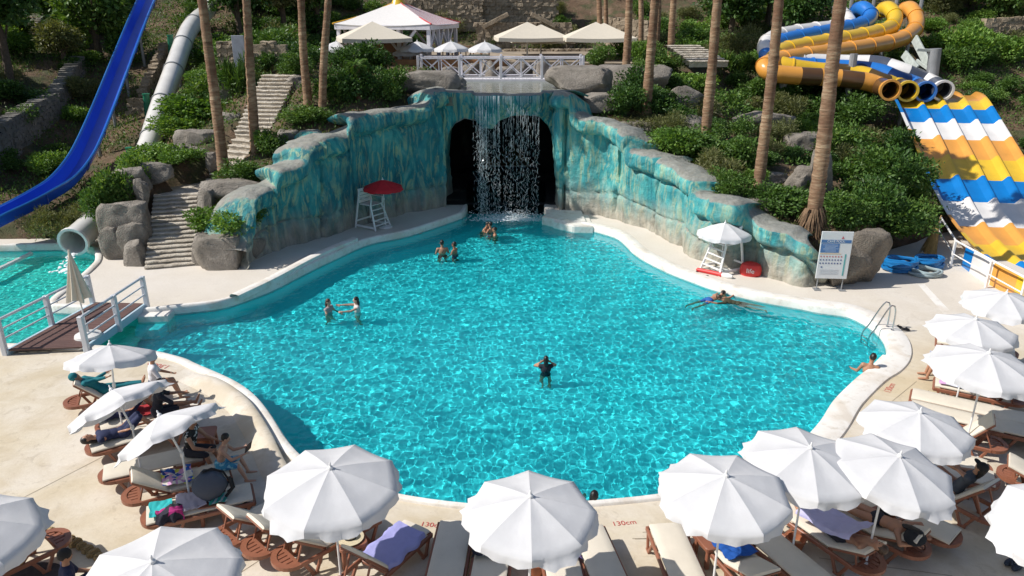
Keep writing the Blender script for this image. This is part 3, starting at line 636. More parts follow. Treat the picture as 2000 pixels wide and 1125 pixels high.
# kinds of shrub, each with a few crown meshes to share
KIND = {}
for key, n, sz, asp, m, up, hol, cl, vs in (('dark', 3200, .125, .5, L_DARK, .2, .6, 11, 3), ('mid', 3200, .125, .5, L_MID, .25, .6, 11, 3), ('lite', 2900, .13, .55, L_LITE, .3, .6, 10, 2),
                                           ('olive', 2600, .14, .2, L_OLIVE, .7, .3, 9, 2), ('spiky', 1700, .30, .12, L_MID, .9, .1, 7, 2), ('fleck', 1500, .13, .5, L_MID, .4, .3, 12, 2)):
    KIND[key] = [crown_mesh('crown', n, (1, 1, .85), sz, asp, m, 100 + i * 7 + n, cl, up, hol) for i in range(vs)]
STEM = [stem_mesh('stem', .8, .03, i) for i in range(3)]
vr = random.Random(11)
def shrub(kind, p, rxy, rz_, label, group=None, name='shrub', cat='shrub'):
    t = thing(name, (p[0], p[1], p[2] - .05), vr.uniform(0, 6.28), label, cat, group)
    c = link('crown', vr.choice(KIND[kind]), t); c.scale = (rxy * vr.uniform(.9, 1.1), rxy * vr.uniform(.9, 1.1), rz_)
    s = link('stem', vr.choice(STEM), t); s.scale = (rxy * .7, rxy * .7, rz_ * .9); return t
# the ones the photo picks out: kind, px, row of the foot, radius, half height, label
for kind, px, py, r, hh, lab in [
    ('lite', 445, 462, 1.15, .85, 'dense glossy green shrub spilling over the big boulder right of the stairs'), ('lite', 412, 450, .9, .7, 'bright green shrub beside the lower stairs, left half of the planter'), ('mid', 492, 440, .7, .65, 'small green shrub against the blue wall in the lowest planter'),
    ('mid', 460, 352, 1.0, .7, 'dark green shrub round the foot of the second palm'), ('mid', 500, 352, .7, .5, 'shrub at the left end of the turquoise wall top'), ('mid', 530, 300, .9, .8, 'leafy shrub behind the second palm above the blue wall'),
    ('mid', 590, 245, 1.1, .55, 'low shrub in front of the third palm on the left wall'), ('mid', 625, 240, .8, .5, 'low shrub between the two leaning palms on the left wall'),
    ('lite', 315, 320, 1.3, .7, 'bright green shrub mound left of the stair bend'), ('lite', 360, 318, 1.0, .5, 'low bright shrub on the rock rim by the stair bend'), ('lite', 385, 235, 1.9, 1.0, 'large bright green shrub left of the first palm'),
    ('lite', 350, 270, 1.3, .9, 'bright bush beside the lower end of the white tube'), ('mid', 420, 200, 1.4, 1.1, 'green bush between the first two palms'), ('mid', 240, 405, 1.1, 1.5, 'tall leafy shrub behind the grey boulders left of the stairs'),
    ('mid', 205, 445, .8, 1.3, 'tall shrub between the white tube end and the boulders'), ('lite', 270, 360, .9, 1.0, 'pale green shrub above the left boulders'), ('olive', 110, 468, 1.0, .9, 'olive shrub behind the slide pool'), ('olive', 160, 440, 1.0, .8, 'olive shrub behind the end of the white tube'), ('olive', 85, 455, .8, .8, 'shrub under the blue slide beside the slide pool'),
    ('fleck', 245, 408, .8, .25, 'patch of short grass on the grey boulder left of the stairs'),
    ('mid', 765, 195, 1.2, 1.1, 'dark shrub in front of the boulder left of the bridge'), ('dark', 720, 190, 1.3, 1.2, 'shrub in the bed behind the left wall'), ('dark', 680, 195, 1.1, 1.1, 'shrub right of the palm on the left wall'), ('mid', 655, 195, 1.0, .9, 'shrub hiding the foot of the leaning palm on the left wall'),
    ('spiky', 470, 185, .9, 1.5, 'tall reedy bush between the second palm and the upper stairs'), ('mid', 575, 150, .9, .9, 'round shrub at the top of the stairs'), ('fleck', 735, 118, 1.2, 1.6, 'slender young tree in front of the pavilion'),
    ('dark', 1212, 225, 1.3, 1.1, 'dark shrub left of the palm on the right wall'), ('dark', 1300, 222, 1.2, .9, 'dark shrub right of the palm on the right wall'), ('dark', 1250, 215, 1.2, 1.0, 'dark shrub behind the palm on the right wall'), ('olive', 1260, 240, 1.7, .35, 'low grassy fringe round the palm on the right wall'),
    ('mid', 1170, 128, .9, .9, 'shrub at the right end of the bridge'), ('lite', 1215, 118, .9, 1.0, 'yellow green shrub among the bridge palms'), ('lite', 1250, 130, .7, 1.2, 'bright upright shrub between two terrace palms'),
    ('mid', 1345, 300, 1.5, .9, 'green shrub behind the right wall top'), ('mid', 1300, 290, 1.2, .7, 'green shrub on the first bend of the right wall'), ('mid', 1420, 325, 1.4, .9, 'shrub between two palms on the right slope'), ('mid', 1400, 385, .9, .8, 'shrub behind the second slab of the right wall'),
    ('mid', 1520, 415, 1.3, .8, 'dark green shrub in the planter left of the rightmost palm'), ('mid', 1560, 420, .9, .7, 'shrub touching the rightmost palm'), ('fleck', 1460, 400, .7, .6, 'shrub at the foot of the second palm from the right'),
    ('mid', 1650, 445, 1.1, 1.0, 'leafy shrub behind the sign board'), ('dark', 1700, 440, 1.2, 1.3, 'dark shrub right of the sign board'), ('mid', 1755, 455, 1.3, 1.0, 'shrub above the coiled hoses'), ('mid', 1778, 445, 1.0, 1.0, 'shrub beside the lower racing slide'), ('fleck', 1775, 385, 1.0, 1.4, 'loose tall shrub left of the racing slide'),
    ('dark', 1740, 395, 1.5, 1.6, 'tall dark bush in mid slope left of the racing slide'), ('mid', 1680, 360, 1.6, 1.5, 'broad bush on the slope behind the rightmost palm'), ('dark', 1735, 330, 1.4, 1.5, 'dark bush under the tube ends'), ('lite', 1890, 125, 1.9, 1.9, 'bright green spreading bush right of the tube slides'),
    ('mid', 1640, 300, 1.5, 1.2, 'bush beside the trunk of the rightmost palm'), ('olive', 1530, 235, 1.5, 1.2, 'olive bush between the two rightmost palms'), ('lite', 1590, 160, 1.8, 1.4, 'bright bush in front of the orange tube'), ('mid', 1640, 215, 1.6, 1.2, 'bush under the orange tube slide')]:
    h_ = hit(px, py); shrub(kind, h_, r, hh, lab)
# the rest of the slope, denser where the photo is green
ZONES = [('bushes on the left hillside above the slides', 'green bush on the left hillside among the slides', -34, -14, 33, 62, 76, ('dark', 'mid', 'lite', 'olive', 'mid')),
         ('bushes behind the upper stairs', 'dark green bush behind the upper stairs and the stone wall', -17, -7, 38, 62, 42, ('dark', 'mid', 'dark', 'lite')),
         ('bushes round the terrace', 'bush on the bank behind the terrace', -7, 9, 56, 66, 16, ('mid', 'olive', 'mid')),
         ('bushes on the right slope', 'green bush on the right slope among the palms', 6, 21, 27, 47, 70, ('mid', 'olive', 'fleck', 'lite', 'olive', 'spiky', 'mid', 'dark')),
         ('bushes high on the right hillside', 'bush high on the right hillside', 8, 40, 45, 66, 70, ('mid', 'olive', 'lite', 'lite', 'olive', 'fleck')),
         ('bushes right of the racing slide', 'green bush right of the racing slide', 24, 38, 31, 50, 30, ('olive', 'mid', 'dark', 'lite'))]
def clear(x, y, z):
    """keep off paths, slides, terrace and water"""
    if inpoly(np.array([x]), np.array([y]), offset(low, .9))[0]: return False
    if -10.5 < x < 8.3 and 40.5 < y < 57.5: return False
    if -3.8 < x < 3 and y < 42: return False
    for seg, w_ in KEEP:
        for i in range(len(seg) - 1):
            a, b_ = Vector(seg[i][:2]), Vector(seg[i + 1][:2]); d = b_ - a; t = max(0, min(1, (Vector((x, y)) - a).dot(d) / d.length_squared))
            if (Vector((x, y)) - a - d * t).length < w_: return False
    return True
def Dl(L): return [D(*c) for c in L]
BLUE = Dl([(311,-40,54),(296,0,50),(271,60,46.2),(248,120,42.6),(229,170,40),(206,230,37.2),(181,290,34.6),(160,330,32.9),(129,368,31.2),(90,394,30.1),(45,419,29.1),(0,441,28.3),(-50,466,27.4)])
WHITE = Dl([(420,-60,60),(416,-30,57),(412,2,54),(402,24,51.5),(386,38,49.5),(371,56,47.5),(358,84,45.4),(346,118,43.2),(334,152,41.2),(322,186,39.4),(311,218,37.9),(302,248,36.5),(292,284,34.9),(272,322,33.4),(236,370,31.6),(205,408,30.0),(176,442,28.6),(143,472,27.2)])
RACE = Dl([(1822,185,41.4),(1829,188,40.2),(1838,194,38.7),(1850,216,37.9),(1862,240,36.7),(1876,266,35.6),(1892,296,34.4),(1910,332,33.0),(1930,372,31.5),(1951,412,30.2),(1975,450,28.9),(2006,486,27.5),(2050,524,25.9),(2110,566,24.3)])
KEEP = [(BLUE, 1.5), (WHITE, 1.2), (RACE, 3.6), ([a, (LT.x, 30.5), u0], 1.9), ([u0, u1, u2], 1.5), ([D(1385, 122, 42), D(1330, 88, 46.5)], 1.6)]
LMK = [(n_, D(px_, py_, Y_)) for n_, px_, py_, Y_ in (('the leftmost palm', 437,335,30.7),('the second palm from the left', 497,300,31.2),('the palm at the stair head', 602,205,33.6),('the top of the blue slide', 285,20,49),('the middle of the blue slide', 215,190,38),('the bend of the blue slide', 110,366,30.5),('the top of the white tube', 405,20,52),('the middle of the white tube', 335,150,41),
       ('the far left stone wall', 80,200,39),('the corner path steps', 60,40,55),('the notched stone wall', 500,120,39.5),('the pavilion', 783,60,50),('the cream parasols', 1060,60,52),('the terrace palms', 1255,110,47),('the timber steps', 1355,100,44),('the third palm from the right', 1375,300,32),('the second palm from the right', 1480,380,28.2),('the rightmost palm', 1585,448,25.6),('the orange tube bend', 1490,130,41.5),
       ('the slide tower', 1690,40,54),('the tube mouths', 1780,190,39.5),('the racing slide top', 1800,220,38),('the racing slide middle', 1850,330,33.5),('the grey slide column', 1825,130,41),('the right hillside stone wall', 1960,65,55),('the sign boulders', 1680,480,25),('the palm above the right wall', 1262,225,36))]
used = set()
def bush_label(tone, x, y, r):
    ds = sorted(LMK, key=lambda q: (q[1].x - x) ** 2 + (q[1].y - y) ** 2); sz = 'small ' if r < .95 else ('big ' if r > 1.3 else 'medium ')
    for nm, p in ds[:3]:
        dx, dy = x - p.x, y - p.y; rel = ('right of' if dx > 0 else 'left of') if abs(dx) > abs(dy) else ('behind' if dy > 0 else 'in front of'); far = math.hypot(dx, dy)
        l_ = '%s%s bush on the slope %s%s %s' % (sz, tone, 'well ' if far > 5 and rel != 'in front of' else '', rel, nm)
        if l_ not in used: used.add(l_); return l_
    return l_
placed = []; n_sh = 0
for gname, lab, x0, x1, y0, y1, num, kinds in ZONES:
    tries = 0; c = 0
    while c < num and tries < num * 40:
        tries += 1; x, y = vr.uniform(x0, x1), vr.uniform(y0, y1); z = z1(x, y); r = vr.uniform(.7, 1.55) * (1.15 if y > 45 else .95)
        if not clear(x, y, z) or any((x - q[0]) ** 2 + (y - q[1]) ** 2 < (.62 * (r + q[2])) ** 2 for q in placed): continue
        k = vr.choice(kinds); shrub(k, (x, y, z), r, r * vr.uniform(.6, 1.0), bush_label({'dark': 'dark green', 'mid': 'mid green', 'lite': 'bright green', 'olive': 'dull olive', 'fleck': 'loose leafy', 'spiky': 'reedy green'}[k], x, y, r), gname); placed.append((x, y, r)); c += 1; n_sh += 1
# low growth over the soil: grass, weeds, ivy
rg = np.random.default_rng(8)
def cover(name, n, box, size, asp, m, dens, up, label):
    x = rg.uniform(box[0], box[1], n); y = rg.uniform(box[2], box[3], n); z = zt(x, y)
    f = np.array([nz(a, b_, 3, dens) for a, b_ in zip(x, y)]); ok = (f > -.08) & ~inpoly(x, y, offset(low, .7)) & ~((x > -10.5) & (x < 8.3) & (y > 40.5) & (y < 57.5)) & ~((x > -3.8) & (x < 3) & (y < 42))
    for seg, w_ in KEEP[3:]:
        for i in range(len(seg) - 1):
            p = np.array(seg[i][:2]); d = np.array(seg[i + 1][:2]) - p; t = np.clip(((x - p[0]) * d[0] + (y - p[1]) * d[1]) / (d @ d), 0, 1); ok &= np.hypot(x - p[0] - d[0] * t, y - p[1] - d[1] * t) > w_ * .75
    x, y, z = x[ok], y[ok], z[ok]; V, Fq = leaves(rg, np.stack([x, y, z + rg.uniform(-.03, .28, x.size)], 1), rg.normal(size=(x.size, 3)) * .5 + np.array((0, 0, up)), size, asp)
    tag(npmesh(name, V, Fq, m, False), label, 'ground cover', None, 'stuff')
cover('ground_cover', 150000, (-34, 36, 24, 62), .16, .45, L_MID, .35, .5, 'low weeds and ivy covering the soil of the slopes')
cover('dry_grass', 60000, (-34, 36, 24, 62), .22, .10, L_OLIVE, .6, 1.3, 'tufts of olive grass on the slopes')
cover('dead_leaves', 26000, (-34, 36, 24, 62), .14, .4, L_DRY, .8, .2, 'dry leaves and twigs lying on the soil')
# ---------------------------------------------------------------- palms
FROND = []
for k in range(3):
    b = MB(); rr = random.Random(40 + k); L_ = 1.6; N_ = 14; pts = [Vector((L_ * t * math.cos(t * .9), 0, L_ * (.35 * t - .75 * t * t))) for t in np.linspace(0, 1, N_)]
    b.tube(pts, [.03 * (1 - .8 * i / N_) for i in range(N_)], 4)
    for i in range(3, N_):
        for s_ in (-1, 1):
            for e in range(2):
                p = pts[i] - (pts[i] - pts[i - 1]) * .5 * e; l = .75 * math.sin(math.pi * (.2 + .75 * i / N_)); q = p + Vector((l * .6, s_ * l * .75, -l * .35 - rr.uniform(0, .15)))
                b.add([p, (p + q) / 2 + Vector((.05, 0, .05)), q, (p + q) / 2 - Vector((.05, 0, 0))], [(0, 1, 2), (0, 2, 3)])
    o = b.build('frond', L_MID, None, 0); FROND.append(o.data); bpy.data.objects.remove(o)
def palm(px, py, Y, tx, ty, wpx, label, top=12.5, skirt=False, crown=True):
    base = D(px, py, Y); bz = z1(base.x, base.y); Yt = Y + (0.0); up = D(tx, ty, Y)
    d = (up - base); d /= d.z; r = wpx / 2 / ppm(base.x, base.y, base.z); hgt = top - base.z
    t = thing('palm_tree', (base.x, base.y, base.z - .3), 0, label, 'palm', 'tall bare palm trunks round the pool')
    b = MB(); n = 70; P = []; rr_ = []
    for i in range(n):
        q = i / (n - 1); zz = q * (hgt + .3); P.append((d.x * zz + .10 * nz(q * 2, px, 0), d.y * zz, zz)); rr_.append(r * (1.03 - .42 * q + (.38 * max(0, 1 - zz / .8) ** 2)) * (1 + .05 * math.sin(i * 2.4 + px) + .06 * nz(i, px, 2, .7) + .09 * nz(i, px, 9, .13)))
    b.tube(P, rr_, 14); b.build('trunk', MBARK, t, 60)
    if skirt:
        b = MB(); rs = random.Random(px); N2 = []
        for i in range(260):
            a_ = rs.uniform(0, 6.28); z0 = rs.uniform(.3, 1.15); r0 = r * 1.2; ln = rs.uniform(.25, .6)
            p = Vector((r0 * math.cos(a_), r0 * math.sin(a_), z0)); q = p + Vector((math.cos(a_) * ln * .55, math.sin(a_) * ln * .55, -ln)); w_ = Vector((-math.sin(a_), math.cos(a_), 0)) * .035
            b.add([p - w_, p + w_, q], [(0, 1, 2)])
        b.build('fibre_skirt', mat('palm_fibre', (.19, .12, .07), .95, .4, 20), t, 0)
    if crown:
        P0 = Vector(P[-1])
        for i in range(26):
            f = link('frond', FROND[i % 3], t); f.location = P0; f.rotation_euler = (0, rad(-55 + 110 * ((i * 7) % 26) / 26), i * 2.39996)
    return t
PALMS = [(437,335,30.7,395,0,21,'leaning palm trunk at the stair landing, leftmost of the palms',0),(497,300,31.2,480,0,19,'second palm from the left, beside the upper stairs',0),(602,205,33.6,586,0,17,'palm at the top of the upper stairs',0),(628,225,33.2,639,0,16,'thin palm leaning right on the left turquoise wall',0),
         (1222,138,42,1229,0,16,'palm behind the right end of the bridge',0),(1172,55,52,1169,-30,11,'thin dark palm behind the right cream umbrellas',0),(1184,55,53,1183,-30,9,'thinnest palm behind the right cream umbrellas',0),
         (1252,112,47,1252,0,11,'dark palm half hidden behind the wall palm',0),(1262,225,36,1279,0,20,'palm above the right wall, left of the slope',0),(1280,108,49,1287,-20,12,'palm trunk just behind the palm above the right wall',0),(1311,112,47,1316,0,14,'palm beside the timber steps',0),
         (1375,300,32,1402,0,21,'palm in mid slope, third from the right',0),(1480,380,28.2,1524,0,23,'palm on the right slope, second from the right',0),(1585,448,25.6,1642,0,29,'rightmost palm with shaggy fibres at its foot',1)]
for px, py, Y, tx, ty, wp, lab, sk in PALMS: palm(px, py, Y, tx, ty, wp, lab, 12.0 + (px % 7) * .35, bool(sk))
# young fan palm in front of the pavilion
p = hit(700, 195); t = thing('fan_palm', p, 0, 'short fan palm with shaggy trunk left of the bridge boulder', 'palm')
b = MB(); b.tube([(0, 0, -.2), (.03, 0, .7), (0, 0, 1.5)], [.2, .18, .14], 9); b.build('trunk', MBARK, t)
for i in range(18): f = link('frond', FROND[i % 3], t); f.location = (0, 0, 1.5); f.scale = (.42, .42, .42); f.rotation_euler = (0, rad(-50 + 90 * ((i * 5) % 18) / 18), i * 2.4)
# ---------------------------------------------------------------- trees
TREE = [crown_mesh('crown', 5200, (1, 1, .9), .12, .55, m, 300 + i, 22, .1, .5) for i, m in enumerate((L_DARK, L_MID, L_DARK, L_OLIVE))]
def tree(x, y, r, h, k, label, group=None, zb=None):
    z = z1(x, y) if zb is None else zb; t = thing('broadleaf_tree', (x, y, z), vr.uniform(0, 6.28), label, 'tree', group)
    c = link('crown', TREE[k], t); c.location = (0, 0, h - r * 1.1); c.scale = (r, r, r * .95)
    b = MB(); b.tube([(0, 0, -.3), (.1, 0, h * .4), (0, .1, h * .75)], [.05 * r + .1, .05 * r + .06, .06], 8)
    for i in range(5): a_ = i * 1.3; b.tube([(0.05, 0, h * (.3 + .06 * i)), (math.cos(a_) * r * .4, math.sin(a_) * r * .4, h * .65), (math.cos(a_) * r * .7, math.sin(a_) * r * .7, h * .85)], [.07, .05, .02], 5)
    b.build('trunk', MWOOD, t); return t
for px, py, Y, r, h, k, lab in [(30,200,42,2.6,6,0,'dark tree at the upper left corner above the stone wall'),(200,130,48,2.6,4.5,1,'leafy tree left of the blue slide'),(120,90,52,2.2,4,0,'dark tree beside the far left path'),(130,150,46,1.5,2.6,3,'yellow green small tree on the soil terrace'),
                                (470,60,52,2.6,5,0,'dark tree behind the stone wall'),(560,80,54,2.6,5,3,'grey green tree behind the two left palms'),(620,60,56,2.8,5,1,'tree left of the pavilion'),(520,20,60,3,5,0,'dark tree on the hill top left of the pavilion'),(440,10,60,3,5,0,'dark tree beside the white tube high up'),
                                (1430,40,56,2.5,4,0,'dark tree behind the timber steps'),(1560,70,53,2.2,4,0,'dark tree left of the tube slide tower'),(1500,30,58,2.6,4.5,1,'tree high on the hill left of the slide tower'),(1960,40,58,3,4,1,'tree on the right hill top'),(1850,30,60,2.6,4,3,'olive tree behind the slide tower')]:
    g = D(px, py, Y); tree(g.x, g.y, r, h, k, lab)
for x, y, r, h, q in [(-32,34,3.0,6,'nearest'),(-34,40,3.2,6.5,'second'),(-32,47,2.6,5,'third'),(-31,54,2.2,4,'farthest')]:
    tree(x, y, r, h, 0, 'shade tree beyond the left edge of the slope, %s of the row' % q, 'trees along the left edge of the slope')
for i in range(0): tree(-34 + i * 5.4 + vr.uniform(-1, 1), 70 + vr.uniform(-2, 4), 3.4, 6, i % 4, 'tree on the hill crest', 'trees along the hill crest')
# ---------------------------------------------------------------- dry stone walls
def stone_wall(label, path, h, th=.5, sz=.32, seed=1, m=None, cap=False, crenel=0):
    """path of (x, y, z foot); courses of rough stones on the near face and the top"""
    t = thing('stone_wall', path[0], 0, label, 'wall'); rr = random.Random(seed); o0 = Vector(path[0]); core = MB(); b = MB()
    for i in range(len(path) - 1):
        p, q = Vector(path[i]), Vector(path[i + 1]); d = (q - p); L = Vector((d.x, d.y, 0)).length; ux = Vector((d.x, d.y, 0)).normalized(); uy = Vector((-ux.y, ux.x, 0)); rot = Matrix((ux, uy, Vector((0, 0, 1)))).transposed()
        hv = h if not isinstance(h, (list, tuple)) else None
        for c_ in range(1): core.add([*(tuple(v - o0) for v in (p - Vector((0, 0, 1)), q - Vector((0, 0, 1)), q - Vector((0, 0, 1)) + uy * th, p - Vector((0, 0, 1)) + uy * th)), *(tuple(v - o0) for v in (p + Vector((0, 0, h)), q + Vector((0, 0, h)), q + Vector((0, 0, h)) + uy * th, p + Vector((0, 0, h)) + uy * th))], [(3, 2, 1, 0), (4, 5, 6, 7), (0, 1, 5, 4), (1, 2, 6, 5), (2, 3, 7, 6), (3, 0, 4, 7)])
        z = -.3
        while z < h + .05:
            ch = sz * rr.uniform(.55, .85); x = -rr.uniform(0, sz)
            while x < L:
                w_ = sz * rr.uniform(.6, 1.4); dz = d.z * (x / L if L else 0)
                if not (crenel and z > h - .45 and int((x) / crenel) % 2):
                    c_ = p - o0 + ux * (x + w_ / 2) + uy * (.04 + rr.uniform(-.05, .03)) + Vector((0, 0, z + ch / 2 + dz)); n0 = len(b.v); top_ = z + ch > h - .25; b.box(c_ + uy * (th * .5 if top_ else 0), (w_ * .93, (th + .12) if top_ else .22, ch * .93), rot)
                    for k in range(n0, len(b.v)): v = b.v[k]; b.v[k] = (v[0] + rr.uniform(-.03, .03), v[1] + rr.uniform(-.04, .04), v[2] + rr.uniform(-.03, .03))
                x += w_
            z += ch
    core.build('core', m or MSTONE, t, 0); tag(b.build('stones', m or MSTONE, t, 0), kind='stuff'); return t
WL = [D(*c) for c in ((-60, 270, 32), (0, 250, 35), (60, 215, 38), (112, 190, 40.5), (140, 150, 43.5), (166, 116, 46.5))]
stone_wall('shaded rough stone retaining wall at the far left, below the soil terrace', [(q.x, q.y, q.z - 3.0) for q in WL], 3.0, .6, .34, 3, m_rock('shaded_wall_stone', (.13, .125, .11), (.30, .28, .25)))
stone_wall('stone wall with notched top at the head of the upper stairs', [tuple(D(436, 138, 39.5)), tuple(D(562, 138, 39.5))], 1.25, .5, .26, 4, None, False, .9)
stone_wall('tall terraced stone wall behind the cream umbrellas', [tuple(D(935, 118, 58.0)), tuple(D(1110, 118, 58.0))], 2.5, .6, .38, 5)
stone_wall('upper stone wall with stair ramps at the top centre', [tuple(D(900, 35, 61.5)), tuple(D(1085, 35, 61.5))], 3.2, .6, .38, 6)
stone_wall('dark stone wall behind the pavilion roof', [tuple(D(800, 35, 61)), tuple(D(938, 35, 61))], 3.0, .6, .36, 7)
stone_wall('low stone wall along the back of the terrace', [tuple(D(985, 122, 55)), tuple(D(1200, 122, 55))], .7, .5, .3, 8)
stone_wall('low stone wall high on the right hillside', [tuple(D(1925, 68, 55)), tuple(D(2060, 60, 55))], 1.0, .5, .35, 9)
stone_wall('thin stone terrace edge on the right hillside', [tuple(D(1180, 60, 57)), tuple(D(1260, 70, 55))], .8, .5, .35, 10)
for s_, q in ((-1, 'left'), (1, 'right')):
    p0 = D(1015 + s_ * 70, 52, 57.9); p1 = D(1015 + s_ * 22, 27, 57.9); b = MB(); b.beam(p0, p1, .35, .3); b.build('ramp_coping', MSTONE, None, 0, .03)
    tag(bpy.data.objects[b and 'ramp_coping' if s_ < 0 else 'ramp_coping.001'], 'sloping stone ramp edge on the %s of the top stone wall' % q, 'ramp')
# soil terraces rows on the left
for k, (c0, c1) in enumerate((((60,165,45.5),(165,150,46.5)),((20,130,49),(150,128,49)),((290,190,43),(330,100,47)),((255,215,41),(310,215,41)))):
    stone_wall(('low dry stone edge on the left soil terrace above the retaining wall', 'second low stone edge above the left soil terrace', 'low stone edge between the slides, upper', 'low stone edge between the slides, lower')[k], [tuple(D(*c0)), tuple(D(*c1))], .45, .4, .3, 20 + k)
# ================================================================ WATER SLIDES
MWHITE = mat('white_paint', (.78, .77, .75), .45, .08, 3); MGREYM = mat('grey_steel', (.30, .31, .32), .45, .15, 3, metal=.3); MSTEEL = mat('stainless_steel', (.55, .55, .56), .22, .05, 3, metal=1)
def gel(name, c, d=.12): return mat(name, c, .28, d, 1.2, coat=.3)
GB, GBL, GW, GY, GO = gel('blue_gelcoat', (.012, .075, .50)), gel('light_blue_gelcoat', (.02, .16, .52)), gel('white_gelcoat', (.72, .70, .68)), gel('yellow_gelcoat', (.70, .45, .03)), gel('orange_gelcoat', (.70, .32, .06))
GBR = gel('racer_blue_gelcoat', (.004, .17, .50)); GTW = gel('cream_tube_gelcoat', (.70, .68, .64))
GD = {'o': gel('smoked_orange', (.10, .05, .02)), 'y': gel('smoked_yellow', (.08, .05, .015)), 'b': gel('smoked_blue', (.006, .02, .09)), 'w': gel('smoked_grey', (.07, .08, .11))}
def frames(path, n):
    A = spline([tuple(p) for p in path], n); T = np.gradient(A, axis=0); T /= np.linalg.norm(T, axis=1, keepdims=True)
    Sx = np.cross(T, (0, 0, 1)); Sx /= np.linalg.norm(Sx, axis=1, keepdims=True); U = np.cross(Sx, T); return A, T, Sx, U
def flume(name, path, sec, m, parent, n=60, a=0, b_=None):
    A, T, Sx, U = frames(path, n); b_ = b_ or n; mb = MB(); sec = np.array(sec)
    mb.sheet(np.array([[A[i] + Sx[i] * u + U[i] * v for u, v in sec] for i in range(a, b_)]), .03); return mb.build(name, m, parent, 50)
def post(parent, p, r=.09, m=None):
    zb = z1(p.x, p.y); b = MB(); b.tube([(p.x, p.y, min(zb, p.z) - .4), (p.x, p.y, p.z)], r, 8); return b.build('support_post', m or MGREYM, parent)
t = thing('water_slide', (0, 0, 0), 0, 'open deep blue flume slide descending on the left into the slide pool', 'water slide')
sec = [(-.50, .52), (-.44, .50), (-.41, .25), (-.31, .05), (0, 0), (.31, .05), (.41, .25), (.44, .50), (.50, .52)]
flume('flume', BLUE, sec, GB, t, 90)
A, T, Sx, U = frames(BLUE, 90)
for s_ in (-1, 1): b = MB(); b.tube([A[i] + Sx[i] * s_ * .50 + U[i] * .52 for i in range(90)], .05, 6); b.build('edge_rim', GBL, t)
for i in range(8, 90, 9):
    b = MB(); b.tube([A[i] + Sx[i] * u * 1.04 + U[i] * (v - .03) for u, v in sec], .025, 4); b.build('flange', GB, t)
for i in (20, 34, 46, 57): post(t, Vector(A[i] + Sx[i] * .5), .09)
def tube_slide(parent, path, r, m, n, ring=None, a=0, b_=None, name='tube', open_end=True, mat2=None):
    A, T, Sx, U = frames(path, n); b_ = b_ or n; mb = MB(); k = 18
    ring_ = lambda i, q: [A[i] + (Sx[i] * math.cos(2 * math.pi * j / k) + U[i] * math.sin(2 * math.pi * j / k)) * q for j in range(k)]
    rows = [ring_(i, r) for i in range(a, b_)] + [ring_(i, r - .035) for i in range(b_ - 1, a - 1, -1)]
    mb.grid(np.array(rows + rows[:1]), True, True); o = mb.build(name, m, parent, 60)
    if ring:
        for i in range(a + ring // 2, b_, ring):
            f = MB(); f.grid(np.array([[A[i] + T[i] * d + (Sx[i] * math.cos(2 * math.pi * j / k) + U[i] * math.sin(2 * math.pi * j / k)) * q for j in range(k)] for d, q in ((-.035, r - .01), (-.035, r + .045), (.035, r + .045), (.035, r - .01))]), True, True); f.build('flange', mat2 or m, parent)
    return o
t = thing('water_slide', (0, 0, 0), 0, 'off white closed tube slide left of the palms, ending open over the slide pool', 'water slide')
tube_slide(t, WHITE, .5, GTW, 110, 11, mat2=MGREYM)
A, T, Sx, U = frames(WHITE, 110); b = MB(); e = 109
b.grid(np.array([[A[e] + T[e] * d + (Sx[e] * math.cos(2 * math.pi * j / 20) + U[e] * math.sin(2 * math.pi * j / 20)) * q for j in range(20)] for d, q in ((-.08, .5), (-.08, .57), (.06, .57), (.06, .47), (-.05, .465))]), True, True); b.build('mouth_rim', MWHITE, t)
for i in (28, 42, 56): post(t, Vector(A[i]), .09)
b = MB(); fr = random.Random(3)
for i in range(60): q = fr.random(); b.sph((A[e][0] + T[e][0] * (.1 + q * 1.3) + fr.gauss(0, .07 + .1 * q), A[e][1] + T[e][1] * (.1 + q * 1.3) + fr.gauss(0, .08), max(W0, A[e][2] - .43 - q * 1.4 * (A[e][2] - .43 - W0)) + .02), (fr.uniform(.03, .10), fr.uniform(.03, .1), .02), None, 6, 4)
MFOAM = mat('water_foam', (.82, .86, .88), .5, .05, 10); tag(b.build('water_spill', MFOAM, None), 'white water pouring from the open end of the white tube', 'water', None, 'stuff')
# green pipes and grey post between the two slides
for px, p0, p1, Y, lab in ((286, 185, 228, 39.5, 'short green pipe post between the two left slides'), (333, 70, 118, 46, 'upper green pipe post beside the white tube'), (254, 290, 316, 35, 'low green pipe post right of the blue slide')):
    b = MB(); q0, q1 = D(px, p1, Y), D(px - 1, p0, Y); b.tube([q0 - Vector((0, 0, 1)), q1], .16, 10); b.tube([q1, q1 + Vector((0, 0, .06))], .19, 10); tag(b.build('pipe_post', mat('green_pipe', (.01, .16, .08), .5), None), lab, 'post')
